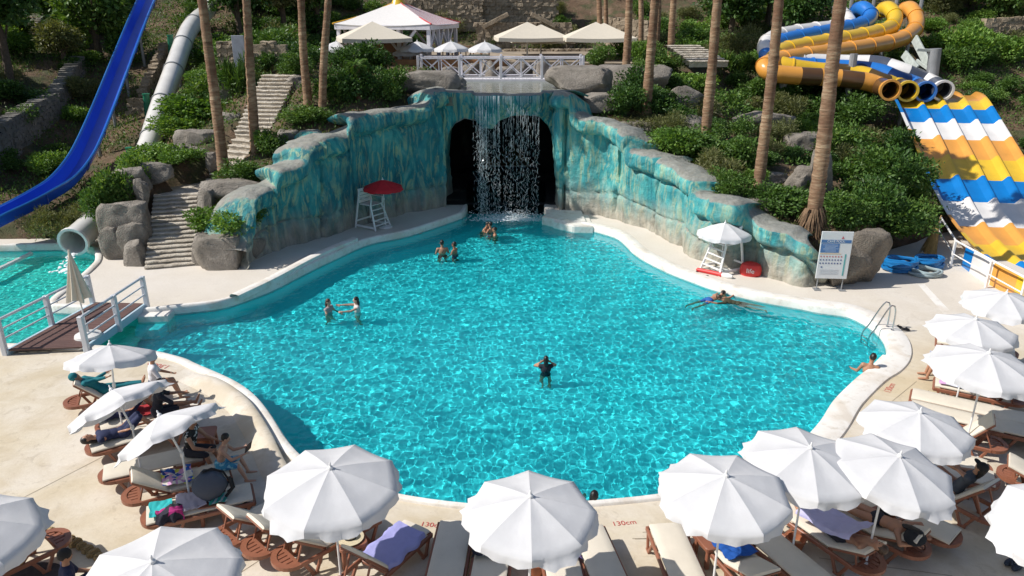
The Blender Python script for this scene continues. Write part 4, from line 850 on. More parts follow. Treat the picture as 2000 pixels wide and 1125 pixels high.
# twisting tubes on the right: lane paths upper loop -> turn behind the hill -> straight run -> mouth
LANES = {'w': [(1632,8,53),(1640,22,51.5),(1658,44,50),(1650,52,49),(1600,58,47.5),(1545,66,46),(1512,74,44.8),(1496,88,43.8),(1500,104,42.9),(1530,118,42.6),(1600,122,42.8),(1660,124,42.6),(1715,126,42),(1765,141,41.2),(1812,160,40.8),(1842,177,38.7)],
         'b': [(1668,26,53),(1684,16,51.6),(1700,30,50.6),(1686,46,49.6),(1640,58,48),(1580,70,46.2),(1525,82,44.6),(1502,96,43.4),(1502,112,42.6),(1540,126,42),(1610,132,42),(1670,135,41.6),(1715,141,41.1),(1752,155,40.5),(1786,166,40.4),(1808,179,38.6)],
         'y': [(1716,26,53),(1734,16,51.6),(1748,34,50.4),(1738,54,49.2),(1700,66,47.8),(1640,78,46.2),(1580,88,44.8),(1528,100,43.4),(1508,114,42.4),(1530,128,41.6),(1590,138,41.4),(1650,142,41.2),(1690,148,40.8),(1722,160,40.3),(1752,168,40.2),(1773,178,38.5)],
         'o': [(1756,28,53),(1776,16,51.6),(1790,36,50.2),(1786,58,49),(1755,78,47.4),(1690,92,45.6),(1620,102,44),(1540,114,42.4),(1496,126,41.2),(1506,142,40.6),(1560,148,40.5),(1630,152,40.5),(1668,156,40.3),(1695,160,40.2),(1718,168,39.9),(1739,176,38.4)]}
LC = {'w': ('white', GW), 'b': ('blue', GBL), 'y': ('yellow', GY), 'o': ('orange', GO)}
for key, L_ in LANES.items():
    path = Dl(L_); nm, m = LC[key]
    t = thing('tube_slide', (0, 0, 0), 0, '%s closed tube slide winding from the tower on the right to its open mouth' % nm, 'water slide', 'four coloured tube slides on the right')
    tube_slide(t, path, .46, m, 150, 10, 0, 112, 'tube')
    a_ = 111
    for k in range(7):                 # straight run: clear and smoked bands by turns
        b2 = a_ + (6 if k < 6 else 150 - a_ - 1); tube_slide(t, path, .46 if k % 2 == 0 else .455, m if k % 2 == 0 else GD[key], 150, None, a_, min(150, b2 + 1), 'tube_band'); a_ = b2
    A, T, Sx, U = frames(path, 150); b = MB()
    b.grid(np.array([[A[149] + T[149] * d + (Sx[149] * math.cos(2 * math.pi * j / 20) + U[149] * math.sin(2 * math.pi * j / 20)) * q for j in range(20)] for d, q in ((-.08, .46), (-.08, .53), (.05, .53), (.05, .42), (-.06, .42))]), True, True); b.build('mouth_rim', m, t)
    for i in (30, 62, 86, 126): 
        if key in 'oy': post(t, Vector(A[i]), .12)
# mat racer: four lanes of coloured panels
t = thing('racing_slide', (0, 0, 0), 0, 'wide four lane racing slide banded yellow, blue, white and orange on the right', 'water slide')
A = spline([tuple(p) for p in RACE], 131); kk_ = np.hanning(45); kk_ /= kk_.sum(); A = np.stack([np.convolve(np.pad(A[:, j], 22, 'reflect', reflect_type='odd'), kk_, 'valid') for j in range(3)], 1); A, T, Sx, U = frames(A, 131); LW = 1.04; XD = np.cross(T, (0, 0, 1)); XD[:, 2] = 0; XD /= np.linalg.norm(XD, axis=1, keepdims=True)
bands = [(0, 17, GO), (17, 26, GY), (26, 36, GBR), (36, 47, GW), (47, 59, GO), (59, 71, GY), (71, 83, GBR), (83, 96, GW), (96, 106, GO), (106, 118, GY), (118, 130, GBR)]
lsec = [(0, .21), (.08, .21), (.10, .20), (.26, .02), (.30, 0), (.6, -.01), (.86, 0), (1.0, .02)]
for ln in range(4):
    for a_, b2, m in bands:
        sec_ = [(ln * LW + u * LW, v) for u, v in lsec] + ([(LW * 4 - .02, .0)] if ln < 3 else [(LW * 4 + .02, .05), (LW * 4 + .3, .46), (LW * 4 + .42, .46)])
        if ln < 3: sec_ = [(ln * LW + (u) * LW, v) for u, v in lsec]
        mb = MB(); mb.sheet(np.array([[A[i] + XD[i] * (u - LW * 2) + np.array((0, 0, v)) for u, v in sec_] for i in range(a_, b2 + 1)]), .03); mb.build('lane_panel', m, t, 40)
for ln in range(0, 4):               # dark seams between lanes
    mb = MB(); mb.tube([A[i] + XD[i] * (ln * LW - LW * 2 + .0) + np.array((0, 0, .19)) for i in range(131)], .022, 4); mb.build('lane_seam', mat('seam_rubber', (.05, .05, .06), .7), t)
for a_, b2, m in bands:              # outer skirt facing the camera side
    mb = MB(); mb.sheet(np.array([[A[i] + XD[i] * (-LW * 2 - .03 - .16 * q) + np.array((0, 0, .21 - q * .5)) for q in (0, .3, .7, 1)] for i in range(a_, b2 + 1)]), .03); mb.build('side_panel', m, t, 40)
for i in (12, 30, 48, 66):
    for s_ in (-1.6, 1.6): post(t, Vector(A[i] + XD[i] * s_ - np.array((0, 0, .1))), .1)
# run out wall of the outer lane
ro = [Vector(G(x, y, 0)) for x, y in ((1878,520),(1912,545),(1950,566),(1990,592),(2040,625),(2100,665))]
t = thing('runout_wall', (0, 0, 0), 0, 'low wall of blue, white, orange and yellow panels along the racing slide run out', 'slide wall')
R_ = spline([tuple(p) for p in ro], 41)
for (a_, b2, m) in ((0, 4, GBR), (4, 12, GW), (12, 20, GO), (20, 30, GY), (30, 40, GW)):
    mb = MB(); mb.sheet(np.array([[(R_[i][0] + q * .12, R_[i][1] + q * .1, z) for q, z in ((0, 0), (0, .55), (.15, .72), (.6, .78), (1.1, .7))] for i in range(a_, b2 + 1)]), .03); mb.build('panel', m, t, 40)
# tower at the head of the tubes
t = thing('slide_tower', D(1690, 40, 54), 0, 'grey steel start tower behind the four tube slides', 'tower'); o0 = D(1690, 40, 54)
for px in (1600, 1655, 1698, 1742, 1790):
    p = D(px, 60, 54) - o0; b = MB(); b.tube([(p.x, 0, -5), (p.x, 0, 4.5)], .13, 8); b.build('column', MGREYM, t)
b = MB(); x0, x1 = (D(1595, 60, 54) - o0).x, (D(1795, 60, 54) - o0).x; b.box(((x0 + x1) / 2, 1.2, -.75), (x1 - x0, 3, .18)); b.build('platform', MGREYM, t, 0, .02)
for z in (.2, .55): b = MB(); b.beam((x0, -.35, z), (x1, -.35, z), .05, .05); b.build('rail', MGREYM, t)
for k in range(26): b = MB(); x = x0 + (x1 - x0) * k / 25; b.beam((x, -.35, -.65), (x, -.35, .55), .025, .025); b.build('baluster', MGREYM, t)
# big props and slab on the right of the tubes
t = thing('slide_support', D(1805, 140, 41), 0, 'grey steel column with pale diagonal braces right of the tube slides', 'support'); o0 = D(1805, 140, 41)
L2 = lambda *c: D(*c) - o0
b = MB(); b.tube([L2(1819,160,41), L2(1827,95,41)], .3, 12); b.build('column', MGREYM, t)
for c0, c1, w_ in (((1786,75,43),(1820,140,41),.5), ((1765,105,42),(1790,135,41),.45), ((1790,118,42),(1818,138,41),.18), ((1790,97,41),(1826,99,41),.15)):
    b = MB(); b.beam(L2(*c0), L2(*c1), .12, w_); b.build('brace', mat('pale_concrete', (.42, .46, .43), .8), t, 0, .02)
t = thing('slide_support', D(1653, 160, 41), 0, 'dark steel portal with round legs under the tube slides', 'support', None); o0 = D(1653, 160, 41)
for c0, c1, r in (((1655,203,41),(1668,105,41),.2), ((1660,165,41),(1660,210,41),.16), ((1530,172,41.5),(1532,148,41.5),.22)): b = MB(); b.tube([L2(*c0), L2(*c1)], r, 10); b.build('column', MGREYM, t)
b = MB(); b.beam(L2(1490,146,41.5), L2(1545,148,41.5), .2, .25); b.build('crossbeam', MGREYM, t)
b = MB(); b.box(L2(1660, 204, 41), (2.8, .6, .18)); b.build('concrete_pad', mat('pale_concrete', (.42, .46, .43), .8), t, 0, .02)
# concrete block under the racer, white rail beside it
b = MB(); q = D(1770, 275, 37); b.box(q, (1.9, .8, .7)); tag(b.build('concrete_block', mat('green_grey_concrete', (.20, .26, .23), .85), None, 0, .03), 'grey green concrete block beside the racing slide', 'block')
def railing(label, pts, h, nr, m, posts=True, name='railing', r=.03, cat='railing', group=None, nbase=True):
    t = thing(name, pts[0], 0, label, cat, group); o0 = Vector(pts[0]); P = [Vector(p) - o0 for p in pts]
    for p in P: b = MB(); b.box(p + Vector((0, 0, h / 2)), (r * 2.6, r * 2.6, h)); b.build('post', m, t, 0, .006)
    for k in range(nr):
        z = h * (k + 1) / nr - .02 if nr > 1 else h; b = MB(); rr = r * (1.15 if k == nr - 1 else .75)
        for i in range(len(P) - 1): b.tube([P[i] + Vector((0, 0, z)), P[i + 1] + Vector((0, 0, z))], rr, 8)
        b.build('rail', m, t)
    return t
railing('white rails beside the bottom of the racing slide', [G(1828,470,.0), G(1856,520,.0), G(1925,562,.0), G(1990,600,0)], 1.0, 2, MWHITE)
# ================================================================ BRIDGE AND TERRACE
MTIMW = mat('white_timber', (.72, .70, .74), .55, .12, 3)
YB = 41.2; bl, br = D(818, 156, YB), D(1138, 156, YB); BZ = bl.z; t = thing('footbridge', ((bl.x + br.x) / 2, YB, BZ), 0, 'white timber footbridge with cross braced rails above the waterfall pond', 'bridge'); Wb = (br.x - bl.x) / 2
for k in range(44): b = MB(); b.box((-Wb + (k + .5) * 2 * Wb / 44, .75, .0), (2 * Wb / 44 - .015, 1.7, .06)); b.build('deck_plank', MTIMW, t, 0)
b = MB(); b.beam((-Wb, -.08, -.12), (Wb, -.08, -.12), .1, .3); b.build('beam', MTIMW, t, 0, .01)
b = MB(); b.beam((-Wb, 1.6, -.12), (Wb, 1.6, -.12), .1, .3); b.build('beam', MTIMW, t, 0, .01)
RH = D(980, 113, YB).z - BZ; xs_ = np.linspace(-Wb, Wb, 5)
for yy in (-.02, 1.55):
    for i, x in enumerate(xs_): b = MB(); b.box((x, yy, RH / 2), (.13, .13, RH + .22)); b.build('post', MTIMW, t, 0, .01)
    b = MB(); b.beam((-Wb, yy, RH - .03), (Wb, yy, RH - .03), .1, .07); b.build('top_rail', MTIMW, t, 0, .01)
    b = MB(); b.beam((-Wb, yy, .14), (Wb, yy, .14), .07, .06); b.build('bottom_rail', MTIMW, t, 0, .01)
    for i in range(4):
        x0, x1 = xs_[i] + .06, xs_[i + 1] - .06; xm = (x0 + x1) / 2
        b = MB(); b.box((xm, yy, RH / 2 + .05), (.06, .06, RH - .2)); b.build('baluster', MTIMW, t, 0)
        for c0, c1 in ((x0, xm), (xm, x1)):
            for s_, e in ((0, .012), (1, -.012)): b = MB(); b.beam((c0, yy + e, .17 if s_ else RH - .07), (c1, yy + e, RH - .07 if s_ else .17), .05, .045, (0, 1, 0)); b.build('cross_brace', MTIMW, t, 0)
for x in (-1.9, -.9, .4, 1.3): b = MB(); b.box((x, -.2, -.45), (.35 if x != -.9 else .12, .3, .6)); b.build('pier', MTIMW, t, 0, .02)
b = MB(); q = D(935, 124, 45); b.box(q, (1.15, .3, 1.0)); b.box(q + Vector((0, .4, -.1)), (1.1, .5, .8)); tag(b.build('cabinet', mat('pale_green_metal', (.50, .62, .58), .5), None, 0, .02), 'pale green cabinet behind the bridge rail', 'cabinet')
# pavilion
c = D(783, 108, 48); c.z = 6.0; t = thing('pavilion', c, rad(-12), 'white square pavilion with a yellow tip and a red striped roof side', 'pavilion'); Rp, zr, za = 3.75, 2.05, 3.2
MRW = m_cloth('roof_cloth', (.74, .72, .70), .1); MRS = m_pattern('striped_roof_cloth', [(.72, .70, .70), (.72, .70, .70), (.45, .08, .10)], 2.6, 'Y')
HS = 2.8
def sq(i, h_, z): return Vector((h_ * (1 if i % 4 in (0, 3) else -1), h_ * (1 if i % 4 < 2 else -1), z))
for i in range(4):                     # corners run anticlockwise from the back right; side 2 faces the camera, side 3 the right
    rows = []
    for q in np.linspace(0, 1, 7): h_ = HS * 1.06 * (1 - q) + .25 * q; z = zr + (za - zr) * q ** 1.15; rows.append([tuple(sq(i, h_, z).lerp(sq(i + 1, h_, z), u) - Vector((0, 0, .12 * math.sin(math.pi * u) * (1 - q)))) for u in np.linspace(0, 1, 7)])
    b = MB(); b.sheet(np.array(rows), .03); b.build('roof_panel', MRS if i == 3 else MRW, t, 40)
    b = MB(); b.beam(sq(i, HS * 1.03, zr - .16), sq(i + 1, HS * 1.03, zr - .16), .12, .26); b.build('eaves_beam', MTIMW, t, 0, .01)
    for u in (0, .33, .67):
        p = sq(i, HS * .98, 0).lerp(sq(i + 1, HS * .98, 0), u); d_ = (sq(i + 1, 1, 0) - sq(i, 1, 0)).normalized(); b = MB(); b.beam(p, p + Vector((0, 0, zr - .25)), .2, .2); b.build('post', MTIMW, t, 0, .01)
        for s_ in (-1, 1):
            if u == 0 and s_ < 0: continue
            b = MB(); b.beam(p + Vector((0, 0, .55)), p + d_ * s_ * 1.05 + Vector((0, 0, zr - .3)), .13, .13); b.build('brace', MTIMW, t, 0, .01)
    b = MB(); b.tube([sq(i, HS * 1.07, zr + .03), sq(i, HS * .5, zr + (za - zr) * .5 ** 1.15 + .02), sq(i, .25, za + .02)], .05, 5); b.build('hip_cord', mat('yellow_cord', (.65, .36, .03), .6) if i in (1, 2) else mat('red_cord', (.5, .05, .06), .6), t)
b = MB(); b.lathe([(.75, za - .42), (.45, za - .05), (.2, za + .45), (.05, za + .9), (.0, za + 1.2)], 12); b.build('finial_cap', GY, t)
b = MB(); b.box((0, 0, -.1), (6, 6, .2), None); b.build('floor', mat('timber_floor', (.30, .16, .08), .7, .3, 3), t, 0)
b = MB(); b.box((-1.2, 0, .45), (2.4, 1.0, .9)); b.box((-1.2, 0, .95), (2.7, 1.3, .08)); b.build('bar_counter', mat('timber_floor', (.30, .16, .08), .7, .3, 3), t, 0, .02)
b = MB(); p0, p1 = D(765, 128, 43.6), D(990, 128, 43.6); b.beam((p0.x, 44.0, 6.05), (p1.x, 44.0, 6.05), .3, .28); b.beam((p0.x, 43.9, 5.7), (p1.x, 43.9, 5.7), .1, .5); tag(b.build('timber_edge', mat('orange_timber', (.36, .17, .065), .65, .3, 3), None, 0, .02), 'brown timber edge of the terrace below the pavilion', 'ledge')
# ================================================================ PARASOLS
MCAN = mat('parasol_cloth', (.75, .75, .76), .85, .05, 3.0, .007, 5, trl=.28); MPOLE = mat('white_pole', (.74, .73, .72), .35, .05, 4); MBASE = mat('white_plastic', (.70, .69, .67), .5, .1, 4); MCREAM = m_cloth('cream_canopy', (.72, .66, .55), .18)
def canopy_panel_mesh(name, R_, rise, val, n, seed, m, sag=.05):
    rr = random.Random(seed); a0, a1 = -math.pi / n, math.pi / n; rows = []; fl = [rr.uniform(-.5, 1.0) for _ in range(4)]; ph = rr.uniform(0, 6)
    us = np.linspace(0, 1, 9)
    for q in np.linspace(.03, 1, 9):
        row = []
        for u in us:
            a = a0 + (a1 - a0) * u; ed = math.cos(math.pi / n) / math.cos(a); r = R_ * q * ed
            s_ = math.sin(math.pi * u); z = rise * (1 - q ** 1.25) - sag * s_ * q * (1.2 - q * .6); row.append((r * math.cos(a), r * math.sin(a), z))
        rows.append(row)
    for k, v in enumerate((.3, .65, 1)):
        row = []
        for j, u in enumerate(us):
            x, y, z = rows[8][j]; s_ = math.sin(math.pi * u); kick = .03 + .15 * v * max(0, math.sin(u * 5 + ph)) * fl[0] + .09 * v * math.sin(u * 13 + ph * 2) * fl[1]
            ln = val * (1 - .22 * (1 - s_) ** 2 * (v > .9)); h_ = math.hypot(x, y); row.append((x * (1 + kick * s_ ** .5 * v / h_ + .02 * v), y * (1 + kick * s_ ** .5 * v / h_ + .02 * v), z - ln * v + .03 * max(0, fl[2]) * s_ * v * math.sin(u * 7)))
        rows.append(row)
    b = MB(); b.sheet(np.array(rows), -.004); o = b.build(name, m, None, 60); d = o.data; bpy.data.objects.remove(o); return d
PAN = [canopy_panel_mesh('canopy_panel', 1.06, .30, .16, 8, i, MCAN) for i in range(6)]
pr = random.Random(4)
def parasol(foot, hub_h, tilt_az, tilt, label, group, R_=1.06, pan=None, n=8, base=True, spin=0, bend=.72, name='parasol', polem=None, pole_r=.019, rise=.30, ribs=True, lean=(0, 0), bm=None):
    """foot (x,y,z); hub above it; the canopy tips by tilt towards tilt_az"""
    t = thing(name, foot, 0, label, 'parasol', group); sc = R_ / 1.06; lx, ly = lean
    rot = Matrix.Rotation(tilt, 3, Vector((-math.sin(tilt_az), math.cos(tilt_az), 0)))
    kn = Vector((lx * bend, ly * bend, hub_h * bend)); axis = rot @ Vector((0, 0, 1)); hub = kn + (axis * (hub_h * (1 - bend)) if tilt > .12 else Vector((lx * (1 - bend), ly * (1 - bend), hub_h * (1 - bend))))
    b = MB(); b.tube([(0, 0, .05), kn, hub + axis * (rise * sc + .02)], pole_r, 8); b.build('pole', polem or MPOLE, t)
    b = MB(); b.tube([kn - Vector((0, 0, .04)), kn + Vector((0, 0, .04))], pole_r * 1.9, 8); b.build('tilt_joint', polem or MPOLE, t)
    b = MB(); b.lathe([(.045, 0), (.04, .03), (.018, .05), (.014, .10), (.0, .115)], 8, hub + axis * rise * sc, rot); b.build('finial', polem or MPOLE, t)
    for i in range(n):
        o = link('canopy_panel', (pan or PAN)[pr.randrange(len(pan or PAN))], t); o.location = hub; m4 = rot.to_4x4() @ Matrix.Rotation(spin + 2 * math.pi * i / n, 4, 'Z'); o.rotation_euler = m4.to_euler(); o.scale = (sc, sc, sc)
        if ribs:
            a = spin + 2 * math.pi * (i + .5) / n; e = rot @ Vector((math.cos(a) * R_ * .97, math.sin(a) * R_ * .97, -.012)); m_ = rot @ Vector((math.cos(a) * R_ * .5, math.sin(a) * R_ * .5, rise * sc * .55 - .02))
            b = MB(); b.tube([hub + axis * (rise * sc - .03), hub + m_, hub + e], .006, 4, False); b.tube([hub - axis * .22, hub + m_], .005, 4, False); b.build('rib', polem or MPOLE, t)
    if base:
        b = MB(); b.lathe([(.30, 0), (.31, .03), (.29, .07), (.12, .10), (.045, .12), (.04, .32), (.0, .325)], 8); b.build('base', bm or MBASE, t, 40)
    return t
GPAR = 'white parasols round the pool'
# apex pixel, height of the hub there, tilt direction (deg), tilt, radius, label
PAR = [(214,674,2.05,100,.24,.77,'white parasol on the left nearest the walkway, canopy seen almost edge on'),(218,762,1.85,150,.56,.84,'strongly tipped white parasol over the lying people on the left, middle of three'),(312,812,1.8,152,.56,.86,'tipped white parasol over the lounger with the boy, lowest of the left three'),
       (645,915,2.05,-60,.06,.94,'white parasol left of centre at the pool edge over three raised loungers'),(1036,970,2.05,-90,.05,.87,'white parasol at the bottom centre over the 130cm marks'),(1418,930,2.05,-100,.06,.89,'white parasol right of centre over the blue towel'),
       (1583,875,2.0,-60,.10,.87,'white parasol above the man under the lavender towel'),(1760,884,2.0,-40,.16,.85,'white parasol tipped over the woman lying face down'),(1797,806,1.95,-30,.06,.84,'big white parasol overlapping two others at the right pool bend'),
       (1932,690,2.1,-60,.06,.93,'white parasol on the right over the person with the white towel'),(1906,624,2.05,-80,.06,.82,'white parasol on the right above the lone lounger by the ladder'),(1966,573,2.05,-80,.06,.84,'farthest white parasol at the right edge below the slide wall'),
       (2085,996,1.95,200,.3,.86,'white parasol cut by the right edge near the bottom'),(298,1098,2.05,-90,.06,.94,'white parasol cut by the bottom edge on the left'),(-88,1012,2.1,0,.10,.92,'white parasol cut by the left edge')]
POLEFIX = {1: (233, 835), 2: (362, 968), 9: (1902, 815)}
for i, (px, py, hh, az, tl, R_, lab) in enumerate(PAR):
    az = rad(az); rs_ = .30 * R_ * 1.1 / 1.06; arm = hh * .3 * (tl > .12) + rs_; R_ *= 1.1; lean = (0, 0)
    a = G(px, py, hh * (.7 if tl > .12 else 1.0) + math.cos(tl) * arm); dx = math.cos(az) * math.sin(tl) * arm; dy = math.sin(az) * math.sin(tl) * arm
    f = Vector((a.x - dx, a.y - dy, 0))
    if i in (7,): lean = (.25, .35)
    parasol((f.x - lean[0], f.y - lean[1], 0), hh, az, tl, lab, GPAR, R_, spin=pr.uniform(0, .78), lean=lean, bend=.7)
# terrace parasols
PANS = [canopy_panel_mesh('canopy_panel', 1.06, .40, .16, 8, 60 + i, MCAN, .03) for i in range(2)]
for px, py, lab in ((657,84,'small white parasol left of the pavilion'),(815,84,'small white parasol in front of the pavilion, left'),(881,84,'small white parasol in front of the pavilion, middle'),(947,85,'small white parasol in front of the pavilion, right'),(800,92,'small white parasol half behind the left one in front of the pavilion')):
    p = D(px, py, 44.5 if px != 800 else 45.3); parasol((p.x, p.y, 6.0), p.z - 6.0 - .3, 0, 0, lab, 'small white parasols on the terrace', 1.02, PANS, rise=.4, base=True)
def square_parasol(px, py, Y, half, lab, rz):
    p = D(px, py, Y); t = thing('market_parasol', (p.x, p.y, 6.0), rz, lab, 'parasol', 'large cream parasols on the terrace'); h_ = p.z - 6.0
    b = MB(); b.tube([(0, 0, -.3), (0, 0, h_)], .05, 8); b.build('pole', MPOLE, t)
    for i in range(4):
        rows = []
        for q in np.linspace(0.02, 1, 6): rows.append([tuple(Matrix.Rotation(i * math.pi / 2, 3, 'Z') @ Vector((half * q, half * q * u, h_ - .85 * q ** .95 - .05 * (1 - u * u) * q))) for u in np.linspace(-1, 1, 7)])
        rows.append([tuple(Matrix.Rotation(i * math.pi / 2, 3, 'Z') @ Vector((half * 1.005, half * u, h_ - .85 - .2 - .05 * (1 - u * u)))) for u in np.linspace(-1, 1, 7)])
        b = MB(); b.sheet(np.array(rows), -.01); b.build('canopy_panel', MCREAM, t, 50)
for px, py, Y, hf, lab, rz in ((1030,43,48,1.9,'left of the two cream parasols behind the bridge',.1),(1057,48,50.5,1.9,'cream parasol just behind the left cream one',.1),(1164,43,47,1.85,'cream parasol right of the bridge, front one',.0),(1180,45,50,1.85,'cream parasol half hidden behind the right cream one',.0),(727,42,44.6,1.9,'cream parasol in front of the pavilion roof',.3)): square_parasol(px, py, Y, hf, lab, rz)
# tables and chairs on the terrace
def cafe_table(px, Y, lab, k):
    p = D(px, 110, Y); t = thing('cafe_table', (p.x, p.y, 6.02), .3 * k, lab, 'table', 'tables on the terrace'); m = mat('terrace_wood', (.26, .13, .06), .6, .25, 4)
    b = MB(); b.box((0, 0, .72), (.8, .8, .04)); b.build('table_top', m, t, 0, .01)
    for x in (-.33, .33):
        for y in (-.33, .33): b = MB(); b.box((x, y, .35), (.05, .05, .7)); b.build('leg', m, t, 0)
for k, (px, Y) in enumerate(((660,46),(820,46),(880,46),(940,46),(905,47.5))): cafe_table(px, Y, ('wooden table under the parasol left of the pavilion', 'wooden table under the left small parasol', 'wooden table under the middle small parasol', 'wooden table under the right small parasol', 'wooden table between the small parasols')[k], k)
b = MB(); q = D(467, 100, 39.0); b.box(q, (.62, .08, 1.5)); b.box(q + Vector((0, 0.03, -1.1)), (.1, .06, .9)); tag(b.build('grey_panel', mat('grey_board', (.34, .36, .42), .6), None, 0, .01), 'plain grey panel standing by the stone wall at the head of the stairs', 'panel')
# path and rails top left
t = thing('hill_steps', D(70, 30, 56), .2, 'pale stairs with grey handrail at the top left corner', 'stairs'); 
for k in range(9): b = MB(); b.box((-1.2 + k * .12, k * .5 - 2, -1.4 + k * .28), (2.2, .5, .22)); b.build('step', MSTEP, t, 0, .02)
for s_ in (-1.2, 1.0): b = MB(); b.tube([(-1.2 + s_, -2.2, -.4), (-.2 + s_, 2.2, 1.9)], .05, 6); b.tube([(-1.2 + s_, -2.2, -1.4), (-1.2 + s_, -2.2, -.4)], .05, 6); b.tube([(-.2 + s_, 2.2, .7), (-.2 + s_, 2.2, 1.9)], .05, 6); b.build('handrail', MGREYM, t)
# ================================================================ WALKWAY OVER THE CHANNEL
MPL = m_plank(); MRAILG = mat('white_rail', (.62, .64, .68), .4, .08, 4); ZW = .16
wa, wb, wc, wd_ = G(16, 683, ZW), G(160, 677, ZW), G(279, 592, ZW), G(187, 590, ZW)
t = thing('wooden_walkway', (0, 0, 0), 0, 'small brown plank bridge between slide pool and main pool on the left', 'bridge'); NP = 26
for k in range(NP):
    u0_, u1_ = (k + .04) / NP, (k + .96) / NP; c4 = [wa.lerp(wd_, u0_), wb.lerp(wc, u0_), wb.lerp(wc, u1_), wa.lerp(wd_, u1_)]; b = MB(); b.prism([(p.x, p.y) for p in c4], ZW - .05, ZW); b.build('plank', MPL, t, 0, .006)
MBEAM = mat('light_blue_beam', (.45, .58, .66), .5, .1, 3)
for p, q, s_ in ((wb, wc, 1), (wa, wd_, -1)): b = MB(); o_ = Vector((.06 * s_, -.02, -.13)); b.beam(p + o_, q + o_, .09, .24); b.build('side_beam', MBEAM, t, 0, .01)
def walk_rail(label, p, q, n_):
    P = [p.lerp(q, k / (n_ - 1)) for k in range(n_)]; t = thing('walkway_railing', P[0], 0, label, 'railing', 'white railings of the walkway'); o0 = P[0]
    for c_ in P: b = MB(); b.box(c_ - o0 + Vector((0, 0, .42)), (.13, .13, 1.15)); b.build('post', MRAILG, t, 0, .01)
    for z in (.40, .68, .96): b = MB(); b.tube([P[0] - o0 + Vector((0, 0, z)), P[-1] - o0 + Vector((0, 0, z))], .042 if z > .9 else .026, 8); b.build('rail', MRAILG, t)
walk_rail('left white railing of the walkway, beside the slide pool', wa + Vector((-.1, 0, -.1)), wd_ + Vector((-.1, 0, -.1)), 3)
walk_rail('right white railing of the walkway, facing the main pool', wb + Vector((.12, 0, -.1)), wc + Vector((.12, 0, -.1)), 3)
# closed parasol standing through the walkway
f = G(173, 660, .1); t = thing('closed_parasol', f, 0, 'closed off white parasol in a round white base on the walkway', 'parasol')
b = MB(); b.tube([(0, 0, .1), (-.02, 0, 2.6)], .022, 8); b.build('pole', MPOLE, t)
rows = []
for z, r in ((2.62, .02), (2.45, .05), (2.1, .10), (1.7, .17), (1.35, .24), (1.2, .27)): rows.append([((r * (1 + .28 * math.cos(8 * a) * (z < 2.4))) * math.cos(a) - .02, (r * (1 + .28 * math.cos(8 * a) * (z < 2.4))) * math.sin(a), z + (.05 * math.cos(4 * a) if z < 1.3 else 0)) for a in np.linspace(0, 2 * math.pi, 48, endpoint=False)])
b = MB(); b.grid(np.array(rows), True, True); b.build('folded_canopy', MCREAM, t, 60)
b = MB(); b.lathe([(.30, 0), (.36, .05), (.34, .12), (.2, .17), (.05, .2), (.045, .4)], 20); b.build('base', MBASE, t, 40)
# lane float in the slide pool
b = MB(); q0, q1 = G(-40, 545, W0 + .05), G(58, 497, W0 + .05)
b.tube([q0, q1], .09, 8); 
for k in range(8): c_ = q0.lerp(q1, k / 7); b.tube([c_, c_ + (q1 - q0).normalized() * .08], .1, 8)
tag(b.build('float_line', MWHITE, None), 'white floating boom on the slide pool', 'float')
# ================================================================ WATERFALL
MFALL = NT('falling_water'); MFALL.col((.82, .88, .90)); MFALL.rough(.12); MFALL.b.inputs['Transmission Weight'].default_value = .35
t = thing('waterfall', (0, 0, 0), 0, 'sheet of thin falling water strings and drops in front of the dark cave', 'waterfall'); fr = random.Random(12)
st, dr = MB(), MB(); lip_y = YA - .80
for k in range(100):
    x = fr.uniform(-1.5, 1.22); x = x if fr.random() < .75 else fr.gauss(-1.4, .12); y = lip_y - fr.uniform(.0, .22); z = zl - .02; vy = fr.uniform(.06, .22); top = z
    n_ = fr.randint(2, 5); st_z = z
    while st_z > 2.9 + fr.uniform(0, 1.0):
        l = fr.uniform(.15, .6); tt = math.sqrt(max(0, (z - st_z)) / 4.9); t2 = math.sqrt(max(0, z - st_z + l) / 4.9)
        st.tube([(x, y - vy * tt, st_z), (x + fr.gauss(0, .006), y - vy * t2, st_z - l)], [fr.uniform(.003, .009), .002], 4, False); st_z -= l + fr.uniform(.05, .5)
    zz = z - fr.uniform(.8, 2.2)
    while zz > W0:
        l = fr.uniform(.05, .26); tt = math.sqrt((z - zz) / 4.9); w_ = fr.uniform(.0035, .009)
        dr.tube([(x + fr.gauss(0, .04), y - vy * tt - fr.uniform(0, .1), zz), (x + fr.gauss(0, .04), y - vy * tt - .01, zz - l * .5), (x + fr.gauss(0, .03), y - vy * tt - .02, zz - l)], [.002, w_, .002], 4, False); zz -= l + fr.uniform(.03, .26)
tag(st.build('water_strings', MFALL.m, t, 60), kind='stuff'); tag(dr.build('water_drops', MFALL.m, t, 60), kind='stuff')
b = MB()
for k in range(420): a_ = abs(fr.gauss(0, .16)); b.sph((-.1 + fr.gauss(0, .6), lip_y - .35 + fr.gauss(0, .14), W0 + .02 + a_), (fr.uniform(.006, .02),) * 3, None, 5, 3)
for k in range(1500):
    a_ = fr.gauss(0, 1); b.sph((-.1 + fr.gauss(0, .75), lip_y - .55 + fr.gauss(0, .2) - .1, W0 + .015 + abs(fr.gauss(0, .05)) * (fr.random() < .35) * 3), (fr.uniform(.01, .05), fr.uniform(.01, .04), fr.uniform(.006, .02)), None, 5, 3)
tag(b.build('splash_foam', MFOAM, None), 'white foam where the waterfall meets the pool', 'foam', None, 'stuff')
